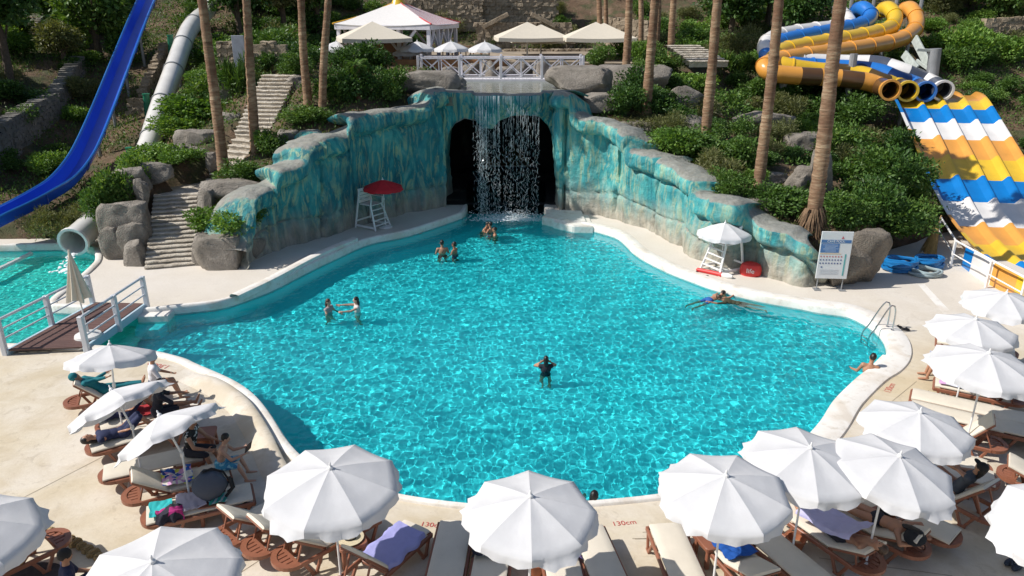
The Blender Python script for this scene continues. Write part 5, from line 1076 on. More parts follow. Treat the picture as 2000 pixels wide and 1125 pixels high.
# ================================================================ LIFEGUARD CHAIRS
def guard_chair(f, rz, label, h_=1.05):
    t = thing('lifeguard_chair', f, rz, label, 'lifeguard chair'); m = MWHITE       # faces +x
    for sy in (-1, 1):
        for x0, x1 in ((.62, .30), (-.52, -.28)): b = MB(); b.beam((x0, sy * .48, 0), (x1, sy * .34, h_ + (.0 if x0 > 0 else .62)), .07, .07); b.build('leg', m, t, 0, .008)
        b = MB(); b.beam((.60, sy * .47, .12), (-.5, sy * .47, .12), .05, .09); b.build('base_runner', m, t, 0, .006)
        b = MB(); b.beam((.42, sy * .37, h_ + .28), (-.3, sy * .37, h_ + .28), .08, .03); b.beam((.34, sy * .36, h_), (.36, sy * .36, h_ + .28), .04, .05); b.build('armrest', m, t, 0, .005)
    for k in range(5): b = MB(); b.box((-.24 + k * .14, 0, h_), (.12, .72, .035)); b.build('seat_slat', m, t, 0, .006)
    for k in range(4): b = MB(); b.box((-.285 + k * -.012, 0, h_ + .12 + k * .155), (.03, .78, .135), Matrix.Rotation(-.08, 3, 'Y')); b.build('back_slat', m, t, 0, .006)
    for k in range(4): q = (k + 1) / 5; b = MB(); b.beam((.62 - .32 * q + .02, -.40, h_ * q), (.62 - .32 * q + .02, .40, h_ * q), .09, .035); b.build('rung', m, t, 0, .006)
    b = MB(); b.beam((-.5, -.46, .3), (-.5, .46, .3), .05, .07); b.build('cross_bar', m, t, 0, .006); return t
f = G(727, 443); guard_chair(f, rad(-32), 'white lifeguard chair against the shaded left wall')
MRED = mat('red_parasol_cloth', (.62, .02, .03), .8, .1, 3, trl=.2); MYEL = mat('yellow_trim', (.7, .45, .05), .7, .1, 4)
PR = [canopy_panel_mesh('canopy_panel', 1.06, .40, .12, 8, 90 + i, MRED, .03) for i in range(2)]
q = D(747, 347, f.y - .1); parasol((q.x, q.y, 0), q.z - .42, 0, .0, 'red parasol with pale trim over the left lifeguard chair', None, .86, PR, rise=.40, spin=.2)
f2 = G(1412, 527); guard_chair(f2, rad(208), 'white lifeguard chair in front of the sunlit right wall')
q = D(1417, 432, f2.y - .1); parasol((q.x, q.y, 0), q.z - .42, 0, 0, 'white parasol over the right lifeguard chair', None, .93, PANS, rise=.40)
# rescue tube, red bag
q = G(1392, 533, .07); t = thing('rescue_tube', q, rad(-38), 'red rescue tube with white end lying on the deck by the lifeguard chair', 'rescue tube'); MREDP = mat('red_foam', (.60, .03, .03), .5, .1, 4)
b = MB(); b.tube([(-.62, 0, 0), (-.58, 0, 0), (0, .02, 0), (.34, 0, 0)], [.03, .075, .08, .08], 10); b.build('float', MREDP, t)
b = MB(); b.tube([(.345, 0, 0), (.55, .02, 0), (.72, .03, 0)], [.085, .11, .06], 10); b.build('buoy_end', MWHITE, t)
b = MB(); b.tube([(-.6, 0, -.03), (-.5, -.3, -.05), (-.2, -.32, -.05), (-.05, -.24, -.05)], .02, 5); b.build('strap', mat('black_webbing', (.02, .02, .02), .8), t)
q = G(1465, 537); t = thing('rescue_bag', q, rad(-20), 'red rounded rescue bag with white lettering against the wall', 'bag')
b = MB(); A_ = []
for z, r in ((0, .3), (.06, .34), (.25, .35), (.4, .30), (.47, .18), (.49, .02)): A_.append([(r * math.cos(a) * (1.08), r * math.sin(a) * .75, z) for a in np.linspace(0, 2 * math.pi, 24, endpoint=False)])
b.grid(np.array(A_), False, True); b.build('body', MREDP, t)
def text(name, body, size, m, loc, rot, parent=None, ext=.002, align='CENTER'):
    c = bpy.data.curves.new(name, 'FONT'); c.body = body; c.size = size; c.extrude = ext; c.align_x = align; c.align_y = 'CENTER'; c.materials.append(m)
    o = bpy.data.objects.new(name, c); COL.objects.link(o); o.location = loc; o.rotation_euler = rot; o.parent = parent
    dg = bpy.context.evaluated_depsgraph_get(); me = bpy.data.meshes.new_from_object(o.evaluated_get(dg)); p_ = link(name, me, parent); p_.location = loc; p_.rotation_euler = rot; bpy.data.objects.remove(o); p_.name = name; return p_
text('lettering', 'life', .24, MWHITE, (0, -.272, .22), (rad(90), 0, 0), t)
# ================================================================ SIGN
q = G(1619, 566); t = thing('sign_board', q, rad(-4), 'white pool rules sign board on two legs with blue header and rows of icons', 'sign'); sc_ = 1 / ppm(q.x, q.y, .8); BW, BH, BZ0 = 60 * sc_, 96 * sc_, .40
for s_ in (-.40, .40): b = MB(); b.tube([(s_ * BW * 1.0, .03, .0), (s_ * BW, .03, BZ0 + BH * .9)], .02, 8); b.box((s_ * BW, .0, .012), (.22, .3, .02)); b.build('leg', MGREYM, t)
b = MB(); b.box((0, 0, BZ0 + BH / 2), (BW, .03, BH)); b.build('board', mat('sign_white', (.66, .67, .68), .5, .04, 3), t, 0, .012, )
def flat(name, x, z, w_, h_, col, y=-.0185): 
    b = MB(); b.box((x * BW, y, BZ0 + z * BH), (w_ * BW, .004, h_ * BH)); return b.build(name, mat('print_%02d%02d%02d' % tuple(int(c * 99) for c in col), col, .5, .03, 3), t, 0)
flat('header_band', -.01, .795, .94, .065, (.06, .16, .36)); text('title', 'CAVE POOL', .105, MWHITE, (-.02 * BW, -.022, BZ0 + .795 * BH), (rad(90), 0, 0), t, .001)
flat('text_block', -.18, .655, .58, .19, (.07, .17, .38))
for k in range(6): flat('text_line', -.18 + (k % 2) * .03, .72 - k * .026, .48 - .07 * (k % 3), .007, (.45, .55, .70), -.0205)
flat('divider', -.14, .535, .66, .016, (.70, .50, .30))
flat('side_stripe', .345, .30, .045, .46, (.10, .36, .36))
b = MB(); b.add([(.13 * BW, -.02, BZ0 + .85 * BH), (.23 * BW, -.02, BZ0 + .85 * BH), (.18 * BW, -.02, BZ0 + .91 * BH)], [(0, 1, 2)]); b.build('emblem', mat('print_red', (.55, .14, .16), .5), t, 0)
for r_ in range(3):
    for c_ in range(8):
        b = MB(); p = ((-.42 + c_ * .092) * BW, -.0195, BZ0 + (.475 - r_ * .072) * BH); b.lathe([(.028, 0), (.0, .002)], 10, p, Matrix.Rotation(rad(90), 3, 'X')); b.build('icon', mat('icon_red', (.55, .2, .2), .5) if r_ == 0 else mat('icon_blue', (.12, .15, .30), .5), t, 0)
flat('icon', -.36, .25, .05, .03, (.12, .15, .30)); 
for k in range(4): flat('text_line', -.10, .19 - k * .03, .6, .006, (.45, .47, .52), -.0185)
# ================================================================ HOSES, BROOM, LADDER
def hose(label, c, r0, n_, m, th=.045):
    b = MB(); P_ = []; rr = random.Random(int(c.x * 50))
    for i in range(n_ * 22): a = 2 * math.pi * i / 22; k = i / 22; r = r0 * (1 - .045 * (k % 5)) + .05 * math.sin(a * 2 + k); P_.append((c.x + r * math.cos(a) + .05 * math.sin(k * 3), c.y + r * math.sin(a) * .95, .04 + .055 * (k * .75) + .02 * math.sin(a * 3 + k)))
    b.tube(P_, th, 6); return tag(b.build('hose', m, None), label, 'hose')
MHOSE = mat('blue_hose', (.01, .16, .42), .4, .2, 3); MHOSEG = mat('grey_hose', (.30, .38, .40), .5, .2, 3)
hose('thick blue hose in a neat coil nearest the boulder', G(1757, 527), .55, 9, MHOSE, .055); hose('second blue hose coil overlapping the grey hose', G(1812, 521), .48, 8, MHOSE); hose('grey hose coil in front of the blue coils', G(1806, 536), .52, 4, MHOSEG)
q = G(1812, 500); t = thing('straw_parasol', q, 0, 'folded straw parasol leaning beside the racing slide rails', 'parasol'); MST = mat('straw', (.42, .27, .10), .95, .4, 30); rs = random.Random(5); b = MB()
for i in range(420):
    a = rs.uniform(0, 6.28); z = rs.uniform(.05, .95); r = .26 * (1 - z * .72); p = Vector((r * math.cos(a) + z * .12, r * math.sin(a), z + .2)); e = p + Vector((.10 * math.cos(a) - .05, .10 * math.sin(a), -.32)); w_ = Vector((-math.sin(a), math.cos(a), 0)) * .014; b.add([p - w_, p + w_, e], [(0, 1, 2)])
b.lathe([(.24, .15), (.16, .6), (.05, 1.15)], 10, (.05, 0, 0)); b.build('thatch', MST, t, 0)
b = MB(); b.tube([(-.02, 0, 0), (.2, 0, 1.6)], .025, 6); b.build('pole', mat('bamboo', (.40, .26, .11), .7), t)
t = thing('pool_ladder', G(1715, 645), 0, 'stainless steel pool ladder with two hooped handrails at the right edge', 'ladder'); o0 = Vector(t.location)
for (dx, dy), (wx, wy) in (((1733,638),(1684,652)), ((1743,645),(1697,661))):
    p = G(dx, dy, .07) - o0; w_ = G(wx, wy, W0) - o0; h_ = Vector((0, 0, .80)); b = MB(); m_ = (w_ - p)
    P_ = [tuple(x) for x in spline([tuple(v) for v in (p, p + Vector((0, 0, .45)), p + m_ * .06 + Vector((0, 0, .72)), p + m_ * .22 + Vector((0, 0, .84)), p + m_ * .42 + Vector((0, 0, .70)), p + m_ * .78 + Vector((0, 0, .25)), w_ + Vector((0, 0, .02)), w_ + Vector((0, 0, -.7)))], 30)]
    b.tube(P_, .022, 8); b.build('handrail', MSTEEL, t); b = MB(); b.lathe([(.05, 0), (.05, .015), (.024, .03)], 12, p); b.build('floor_flange', MSTEEL, t)
wa_, wb_ = G(1684,652,W0) - o0, G(1697,661,W0) - o0
for z in (-.12, -.4, -.66): b = MB(); b.beam(wa_ + Vector((0, 0, z)), wb_ + Vector((0, 0, z)), .08, .03); wet(b.build('tread', MSTEEL, t, 0, .004))
# ================================================================ MARKS ON THE DECK
MREDT = mat('red_stencil', (.50, .09, .08), .8, .3, 30)
def g_text(px, py, dx, label, size=.24):
    a, b_ = G(px, py, .0), G(px + dx[0], py + dx[1], .0); d = b_ - a; o = text('depth_mark', '130cm', size, MREDT, (a.x, a.y, .006), (0, 0, math.atan2(d.y, d.x)), None, .001); tag(o, label, 'marking', 'painted depth marks')
for px, py, dx, lab, sz in ((845,1026,(30,3),'red 130cm painted on the deck left of the centre parasol',.17),(1219,1022,(30,-3),'red 130cm painted on the deck right of the centre parasol',.17),(309,714,(-30,-5),'faint red depth mark on the deck left below the walkway',.26),(449,797,(-10,-14),'red depth mark on the deck by the left bend',.2),
                            (1768,682,(8,22),'red depth mark right of the ladder',.22),(1738,758,(14,-22),'red depth mark near the right corner of the pool',.22)): g_text(px, py, dx, lab, sz)
MJ = mat('joint_filler', (.30, .25, .18), .9, .2, 10)
def joint(p, q, w_=.007): a, b_ = G(*p), G(*q); d = (b_ - a).normalized(); n_ = Vector((-d.y, d.x, 0)) * w_; b = MB(); b.add([tuple(v + Vector((0, 0, .004))) for v in (a - n_, b_ - n_, b_ + n_, a + n_)], [(0, 1, 2, 3)]); tag(b.build('deck_joint', MJ, None, 0), kind='structure')
for p, q in (((40,975),(215,885)), ((460,1125),(560,1060)), ((1235,1052),(1300,1053)), ((1255,1040),(1340,1034)), ((1600,1090),(1860,1125)), ((1735,790),(1790,745)), ((1240,1053),(1290,1052))): joint(p, q)
a, b_, c_, d_ = G(1793,556), G(1806,555), G(1862,614), G(1846,617); b = MB(); b.add([(p.x, p.y, .004) for p in (a, d_, c_, b_)], [(0, 1, 2, 3)]); tag(b.build('painted_stripe', MCOP, None, 0), kind='structure')
# ================================================================ LOUNGERS
MBR = mat('brown_resin', (.27, .105, .06), .42, .16, 6); MCUSH = mat('cream_cushion', (.66, .60, .50), .85, .07, 3, .004, 70); MCUSH2 = mat('white_piping', (.72, .69, .62), .8, .05, 5)
PROTO = {}
def cushion_mesh(ang, x0=-.93, x1=.15, x2=.86, wd=.285, th=.055):
    P_ = []
    for x in np.linspace(x0, x1, 12): P_.append((x, .345))
    ca, sa = math.cos(ang), math.sin(ang)
    for l in np.linspace(.04, x2 - x1, 9): P_.append((x1 + l * ca, .345 + l * sa))
    P_ = np.array(P_); T = np.gradient(P_, axis=0); T /= np.linalg.norm(T, axis=1, keepdims=True); Nn = np.stack([-T[:, 1], T[:, 0]], 1); rows = []
    cs = [(-wd, .015), (-wd, th - .015), (-wd + .02, th), (-wd * .5, th + .012), (0, th + .014), (wd * .5, th + .012), (wd - .02, th), (wd, th - .015), (wd, .015), (wd - .02, 0), (-wd + .02, 0)]
    for i, (p, n_) in enumerate(zip(P_, Nn)):
        q = .8 if i in (0, len(P_) - 1) else 1; rows.append([(p[0] + n_[0] * v * q, u, p[1] + n_[1] * v * q) for u, v in cs])
    b = MB(); b.grid(np.array(rows), True, True); k = len(rows) - 1; m = len(cs); b.f += [tuple(range(m)), tuple(reversed([k * m + j for j in range(m)]))]; b.mi += [0, 0]
    return b
def lounger_proto(deg):
    if deg in PROTO: return PROTO[deg]
    ang = rad(deg); t = thing('sun_lounger', (0, 0, 0), 0, None, None); ca, sa = math.cos(ang), math.sin(ang)
    for s_ in (-1, 1): b = MB(); b.beam((-.96, s_ * .31, .295), (.66, s_ * .31, .295), .05, .085); b.build('side_rail', MBR, t, 0, .012)
    b = MB(); b.beam((-.95, -.29, .295), (-.95, .29, .295), .05, .08); b.beam((.16, -.29, .28), (.16, .29, .28), .05, .06); b.beam((-.4, -.29, .29), (-.4, .29, .29), .05, .05); b.build('cross_bar', MBR, t, 0, .01)
    out = [(.66 + .31 * math.sin(a), -.335 * math.cos(a)) for a in np.linspace(0, math.pi, 15)]; inn = [(.66 + .21 * math.sin(a), -.235 * math.cos(a)) for a in np.linspace(0, math.pi, 15)]
    b = MB()
    for i in range(14): b.prism([out[i], out[i + 1], inn[i + 1], inn[i]], .265, .335)
    b.beam((.66, -.3, .30), (.66, .3, .30), .05, .06); b.build('end_arch', MBR, t, 0)
    for k in range(5): y = -.19 + k * .095; l = .21 * math.sqrt(max(.02, 1 - (y / .24) ** 2)); b = MB(); b.box((.66 + l / 2, y, .305), (l, .078, .03)); b.build('end_slat', MBR, t, 0, .006)
    for sx, sy in ((-.70, 1), (-.70, -1), (.42, 1), (.42, -1)):
        b = MB(); b.beam((sx - .16, sy * .31, .28), (sx - .02, sy * .335, .0), .055, .045, (0, 1, 0)); b.beam((sx + .16, sy * .31, .28), (sx + .02, sy * .335, .0), .055, .045, (0, 1, 0)); b.box((sx, sy * .335, .02), (.14, .05, .04)); b.build('leg', MBR, t, 0, .008)
    bk = MB(); hx, hz = .15, .325
    for s_ in (-1, 1): bk.beam((hx, s_ * .265, hz), (hx + .72 * ca, s_ * .265, hz + .72 * sa), .045, .035, (0, 1, 0))
    bo = bk.build('backrest', MBR, t, 0, .008)
    for k in range(6): l = .08 + k * .122; b = MB(); b.beam((hx + l * ca, -.25, hz + l * sa), (hx + l * ca, .25, hz + l * sa), .075, .02, (-sa, 0, ca)); b.build('slat', MBR, bo, 0)
    if deg > 10:
        for s_ in (-1, 1): b = MB(); b.beam((hx + .5 * ca, s_ * .22, hz + .5 * sa), (min(.66, hx + .62), s_ * .22, .29), .035, .03); b.build('strut', MBR, t, 0, .006)
    cushion_mesh(ang).build('cushion', MCUSH, t, 50); PROTO[deg] = t; return t
LG = {}
GLN = 'brown sun loungers with cream cushions'; first = {}
def lounger(key, head, foot, deg, label, zz=.36):
    a, b_ = G(*head, zz), G(*foot, zz); d = a - b_; c_ = (a + b_) / 2; p = lounger_proto(deg)
    if deg not in first: first[deg] = 1; o = p
    else: o = copy_tree(p)
    o.location = (c_.x, c_.y, 0); o.rotation_euler = (0, 0, math.atan2(d.y, d.x)); tag(o, label, 'sun lounger', GLN); LG[key] = (Vector((c_.x, c_.y, 0)), math.atan2(d.y, d.x), rad(deg)); return o
for key, h_, f_, dg, lab in [
    ('a', (135,783), (290,752), 45, 'raised brown lounger with the person in teal, farthest on the left'), ('b', (193,832), (362,790), 0, 'flat lounger under the middle left parasol with people lying on it'), ('c', (180,872), (345,826), 0, 'flat lounger with rounded head end showing a bolt, third on the left'),
    ('d', (197,926), (392,884), 0, 'flat empty lounger in shade with the zebra top woman at its foot'), ('e', (250,966), (436,918), 35, 'raised lounger with the multicoloured towel and the boy'), ('f', (288,1008), (482,962), 0, 'lounger covered with teal and lavender towels'),
    ('g', (428,1052), (596,962), 40, 'left of three raised loungers under the parasol left of centre'), ('h', (487,1071), (655,982), 40, 'middle of three raised loungers under the parasol left of centre'), ('i', (547,1092), (714,1002), 40, 'right of three raised loungers under the parasol left of centre'),
    ('j', (685,1142), (800,1040), 50, 'lounger under a smooth lavender towel with its slatted back to the camera'), ('k', (862,1160), (889,1030), 0, 'shaded lounger with grey looking cushion left of the centre parasol'), ('l', (948,1170), (968,1040), 0, 'lounger with the striped towel under the centre parasol'),
    ('m', (1112,1170), (1085,1040), 0, 'lounger with the pink and purple scarf under the centre parasol'), ('n', (1205,1168), (1152,1043), 0, 'half shaded lounger right of the centre parasol'), ('o', (1358,1166), (1303,1036), 0, 'sunlit empty lounger left of the brown side table'),
    ('p', (1478,1130), (1388,1034), 20, 'lounger with the crumpled royal blue towel'), ('q', (1580,1122), (1482,1040), 0, 'shaded empty lounger right of the royal blue towel'), ('r', (1700,1098), (1556,1000), 25, 'lounger with the man under a lavender towel'), ('s', (1790,1066), (1625,985), 20, 'lounger with the woman lying face down'),
    ('t', (1850,1042), (1685,966), 0, 'empty flat lounger behind the woman lying face down'), ('u', (1935,1000), (1790,926), 50, 'raised lounger with the woman in a black cap'), ('v', (1905,908), (1760,872), 0, 'flat lounger end below the big overlapping parasol'), ('w', (1912,930), (1775,898), 0, 'flat shaded lounger behind the woman in a black cap'),
    ('x', (1948,806), (1795,772), 0, 'long sunlit empty lounger, upper of the pair on the right'), ('y', (1950,832), (1795,796), 0, 'long sunlit empty lounger, lower of the pair on the right'), ('z', (1935,862), (1800,832), 50, 'steeply raised lounger right of the big parasol'), ('A', (1988,778), (1842,748), 20, 'lounger with the blue and green beach towel'),
    ('B', (1990,742), (1828,716), 35, 'lounger of the person with the white towel under the right parasol'), ('C', (1988,690), (1830,662), 0, 'lone lounger behind the parasol by the ladder'), ('D', (2110,838), (1970,812), 0, 'upper shaded lounger cut by the right edge'), ('E', (2115,866), (1975,836), 0, 'lower shaded lounger cut by the right edge'),
    ('F', (98,1052), (-80,1135), 45, 'raised lounger with sunny cushion at the bottom left corner'), ('G', (1990,925), (2140,965), 20, 'lounger head poking in at the right edge')]: lounger(key, h_, f_, dg, lab)
def loc(key, x, y, z=.0): c_, r, a = LG[key]; return c_ + Matrix.Rotation(r, 3, 'Z') @ Vector((x, y, z))
def towel(key, label, m, x0, x1, y0=-.3, y1=.3, seed=1, wr=.03, drop=0, skew=0, lift=.436, cat='towel', name='towel', n=26):
    c_, r, ang = LG[key]; R_ = Matrix.Rotation(r, 3, 'Z'); rows = []
    for u in np.linspace(0, 1, n):
        row = []
        for v in np.linspace(0, 1, n):
            x = x0 + (x1 - x0) * u + skew * v + .03 * nz(u * 3, v * 3, seed); y = y0 + (y1 - y0) * v + .03 * nz(v * 3, u * 3, seed + 5); z = lift + wr * (.5 + nz(x * 3.4, y * 3.4, seed, 1)) + wr * .8 * abs(nz(x * 8, y * 6, seed + 2))
            if abs(y) > .29: e = abs(y) - .29; z = max(.04, lift - e * 1.0) if e > 0 else z; y = math.copysign(.31 + .15 * max(0, e) + .03 * math.sin(u * 14 + seed), y)
            if x > .17: e = x - .17; z += e * math.sin(ang); x = .17 + e * math.cos(ang)
            row.append(tuple(c_ + R_ @ Vector((x, y, z))))
        rows.append(row)
    b = MB(); b.sheet(np.array(rows), .006); return tag(b.build(name, m, None, 60), label, cat)
LAV = m_cloth('lavender_towel_cloth', (.50, .48, .72), .08); WHT = m_cloth('white_towel_cloth', (.74, .73, .76), .1)
towel('e', 'towel with blue, yellow and pink pattern bunched on the boy\'s lounger', m_pattern('floral_towel', [(.02, .06, .28), (.55, .55, .08), (.70, .66, .60), (.55, .30, .50), (.02, .10, .40)], 11), -.30, .26, -.27, .27, 3, .10)
towel('f', 'bright turquoise cloth folded at the head of the towel covered lounger', m_cloth('turquoise_cloth', (.03, .50, .52)), .42, .80, -.24, .24, 5, .04)
towel('f', 'thin lavender white wrap hanging off the lounger beside the backpack', m_cloth('sheer_wrap', (.62, .58, .68), .3), -.15, .36, -.74, .27, 6, .07)
towel('f', 'small green and blue striped towel under the backpack', m_pattern('green_blue_towel', [(.05, .40, .25), (.04, .25, .45), (.5, .6, .5)], 3, 'X'), -.50, -.18, -.05, .26, 8, .05)
towel('f', 'crumpled dark and magenta clothes behind the turquoise cloth', m_pattern('dark_magenta_cloth', [(.02, .02, .035), (.02, .02, .03), (.36, .02, .16)], 6), .25, .7, .1, .40, 9, .09, cat='clothes', name='clothes')
towel('j', 'smooth lavender towel spread over the bottom lounger', m_cloth('blue_lavender_cloth', (.36, .36, .68), .08), -.78, .16, -.40, .38, 10, .02)
towel('l', 'navy and white striped towel on the lounger under the centre parasol', m_pattern('striped_towel', [(.03, .035, .08), (.70, .70, .72)], 5, 'X'), -.85, -.1, -.3, .3, 11, .03)
towel('l', 'dark navy bag cloth crumpled on the striped towel', m_cloth('dark_navy_cloth', (.025, .03, .05)), -.50, -.02, -.30, .10, 12, .16, cat='bag', name='bag')
towel('m', 'pink and purple scarf spread on the lounger under the centre parasol', m_pattern('purple_scarf', [(.45, .18, .48), (.12, .16, .36), (.55, .30, .55), (.10, .10, .25)], 5, 'Y'), -.9, .0, -.3, .3, 13, .06)
towel('p', 'crumpled royal blue towel', m_cloth('royal_blue_cloth', (.012, .10, .42)), -.26, .30, -.27, .27, 14, .09)
towel('A', 'beach towel with blue border and green and pink print', m_pattern('beach_towel', [(.02, .14, .40), (.70, .72, .74), (.02, .30, .14), (.70, .70, .75), (.60, .35, .60)], 3.2), -.85, .55, -.28, .28, 15, .03)
towel('F', 'purple and white patterned towel at the bottom left corner', m_pattern('purple_towel', [(.30, .12, .45), (.6, .58, .62), (.08, .10, .35)], 9), -.35, .08, -.3, .3, 16, .08)
towel('F', 'mustard brown crumpled cloth at the bottom left corner', m_cloth('mustard_cloth', (.36, .20, .05)), -.12, .22, -.36, .05, 17, .16)
towel('b', 'red towel edge on the second left lounger', m_cloth('red_cloth', (.45, .03, .04)), -.35, .12, -.33, .25, 18, .04)
# ================================================================ SMALL FURNITURE
def side_table(px, py, rz, label):
    f = G(px, py); t = thing('side_table', f, rz, label, 'side table', 'brown plastic side tables')
    b = MB(); pts = []
    for cx_, cy_, a0 in ((.17, .17, 0), (-.17, .17, 90), (-.17, -.17, 180), (.17, -.17, 270)):
        for a in (0, 30, 60, 90): pts.append((cx_ + .07 * math.cos(rad(a0 + a)), cy_ + .07 * math.sin(rad(a0 + a))))
    b.prism(pts, .40, .43); b.prism([(x * .96, y * .96) for x, y in pts], .35, .40); b.build('table_top', MBR, t, 0, .006)
    for sx in (-1, 1):
        for sy in (-1, 1): b = MB(); b.beam((sx * .17, sy * .17, .36), (sx * .19, sy * .19, 0), .07, .07); b.build('leg', MBR, t, 0, .012)
    return f
ft = side_table(420, 1012, .3, 'brown side table under the dark backpack'); fh = side_table(688, 1092, .5, 'brown side table with the straw hat'); side_table(1387, 1092, .3, 'brown side table in the sun beside the blue towel lounger'); fw = side_table(1722, 1042, .4, 'brown side table with black bag between the two right loungers'); side_table(404, 878, .2, 'brown side table behind the zebra top woman')
def pot(px, py, label, r=.16, h_=.26):
    t = thing('plant_pot', G(px, py), 0, label, 'pot', 'terracotta pots used as ash bins'); m = mat('terracotta', (.36, .12, .05), .75, .2, 5); b = MB()
    b.lathe([(r * .65, 0), (r * .95, h_ * .8), (r, h_ * .8), (r * 1.05, h_), (r * .93, h_), (r * .88, h_ * .75), (r * .55, h_ * .3)], 20); b.build('shell', m, t, 40); b = MB(); b.lathe([(r * .7, h_ * .5), (r * .7, h_ * .52), (0, h_ * .54)], 16); b.build('sand', mat('pot_sand', (.30, .22, .14), .95, .3, 20), t)
pot(1047, 1120, 'terracotta pot under the front of the centre parasol'); pot(1552, 1074, 'terracotta pot beside the parasol foot left of the lavender towel man'); pot(404, 868, 'brown pot on the deck behind the boy', .2, .3)
# backpack
t = thing('backpack', (ft.x, ft.y, .43), .5, 'big round slate blue backpack with black straps on the side table', 'backpack'); MBP = m_cloth('slate_cloth', (.07, .085, .12), .0); MBK = mat('black_cloth', (.012, .012, .014), .8, .2, 8)
b = MB(); rows = []
for i in range(14):
    q = i / 13; rows.append([(.30 * math.sin(math.pi * (.08 + .84 * q)) ** .6 * math.cos(a) * (1 + .05 * math.sin(5 * a + q * 6)), .20 * math.sin(math.pi * (.08 + .84 * q)) ** .6 * math.sin(a), .02 + .56 * q + .02 * math.sin(4 * a)) for a in np.linspace(0, 2 * math.pi, 26, endpoint=False)])
b.grid(np.array(rows), False, True); b.f += [tuple(range(13 * 26, 14 * 26))]; b.mi += [0]; b.build('body', MBP, t, 60)
b = MB(); b.tube([(.2, -.08, .12), (.34, -.02, .3), (.26, 0, .5), (.08, 0, .62), (-.08, 0, .60)], .022, 6); b.build('handle', MBK, t)
b = MB(); b.tube([(.24, -.12, .05), (.36, -.16, .2), (.34, -.1, .42)], .03, 6); b.tube([(.30, .05, .02), (.40, 0, .12), (.38, .02, .3)], .03, 6); b.build('strap', MBK, t)
# straw hat
t = thing('straw_hat', (fh.x, fh.y, .43), 0, 'cream straw hat with black band on the side table', 'hat'); MSH = mat('pale_straw', (.58, .50, .34), .9, .2, 40)
b = MB(); b.lathe([(.23, .03), (.20, .015), (.13, .01), (.105, .02), (.10, .06), (.095, .11), (.07, .135), (.0, .125)], 28); b.build('straw', MSH, t, 60); b = MB(); b.lathe([(.108, .022), (.106, .055), (.102, .055)], 28, caps=False); b.build('band', MBK, t, 60)
# black bags and clutter by the face down woman
t = thing('beach_bag', (fw.x, fw.y, .43), .3, 'black beach bag standing on the side table', 'bag'); b = MB(); b.box((0, 0, .13), (.36, .2, .26), None, .85); b.build('body', MBK, t, 60, .04, 2); b = MB(); b.tube([(-.1, 0, .25), (-.06, .02, .38), (.06, .02, .38), (.1, 0, .25)], .012, 6); b.build('handle', MBK, t)
for k, (dx, dy, c_, lab) in enumerate(((.26, -.10, (.60, .62, .64), 'clear water bottle beside the black beach bag'), (.24, .12, (.62, .50, .12), 'yellow drink bottle beside the black beach bag'))):
    t = thing('bottle', (fw.x + dx * .6, fw.y + dy, .43), 0, lab, 'bottle'); b = MB(); b.lathe([(.035, 0), (.036, .12), (.03, .16), (.014, .19), (.014, .21)], 10); b.build('shell', mat('bottle_%d' % k, c_, .2), t); b = MB(); b.lathe([(.016, .205), (.016, .23)], 8); b.build('cap', MWHITE, t)
def flipflops(px, py, rz, label, m, gap=.12):
    t = thing('flip_flops', G(px, py), rz, label, 'sandals', 'pairs of sandals on the deck')
    for s_ in (-1, 1):
        b = MB(); pts = [(.13 * math.cos(a) * (1 + .0), s_ * gap / 2 + .048 * math.sin(a) * (1.1 if math.cos(a) > 0 else .8)) for a in np.linspace(0, 2 * math.pi, 16, endpoint=False)]; b.prism(pts, .002, .022); b.build('sole', m, t, 0, .004)
        b = MB(); b.tube([(-.0, s_ * gap / 2 - .045, .02), (.05, s_ * gap / 2, .065), (-.0, s_ * gap / 2 + .045, .02)], .01, 5); b.build('strap', MBK, t)
for px, py, rz, lab, m in ((1755,640,.2,'black flip flops beside the pool ladder',MBK),(1768,644,-.3,'second black pair of sandals by the pool ladder',MBK),(1518,1040,-.9,'black and white flip flops in the sun left of the lavender towel man',MWHITE),(1540,1060,-.7,'dark sandals beside the pot near the lavender towel man',MBK),(478,990,.4,'black sandals on the shaded deck near the boy',MBK),(1810,770,-.2,'olive sandals on the end of the sunlit lounger pair',MBK),(1608,1018,.8,'brown sandal pair behind the lavender towel',mat('brown_leather',(.12,.06,.035),.6)),(735,1068,.6,'dark shoes in the shade beside the straw hat',MBK)):
    flipflops(px, py, rz, lab, m)
t = thing('shoe_pair', G(1985, 1112), .5, 'dark crumpled shoes at the bottom right corner', 'shoes'); b = MB(); b.sph((0, 0, .05), (.14, .06, .05)); b.sph((.02, .13, .05), (.14, .06, .05)); b.tube([(-.1, .03, .09), (.0, .1, .11), (.1, .05, .09)], .02, 5); b.build('upper', mat('dark_blue_cloth', (.03, .04, .06), .8), t)
# stone edging at the lower left
t = thing('stone_ring', G(140, 1110), 0, 'curved edging of small tan stones on the deck at the lower left', 'edging'); o0 = Vector(t.location); MT = m_rock('tan_edging_stone', (.26, .17, .07), (.50, .36, .17)); A = spline([tuple(G(x, y)) for x, y in ((85,1038),(120,1050),(145,1062),(170,1076),(192,1090),(212,1108),(225,1130))], 14)
for i in range(14):
    d = A[min(i + 1, 13)] - A[max(i - 1, 0)]; b = MB(); b.box((A[i][0] - o0.x, A[i][1] - o0.y, .05), (.15, .17 + .03 * (i % 3), .13), Matrix.Rotation(math.atan2(d[1], d[0]) + .1 * math.sin(i * 3), 3, 'Z'), .8); o = b.build('stone', MT, t, 60, .03, 2)
b = MB(); b.lathe([(.9, .003), (0, .006)], 28, (-.55, -.75, 0)); b.build('round_shadow', mat('painted_shadow', (.07, .06, .06), .95, .3, 12), t, 0)  # dark disc on the deck, painted in place of a round shadow
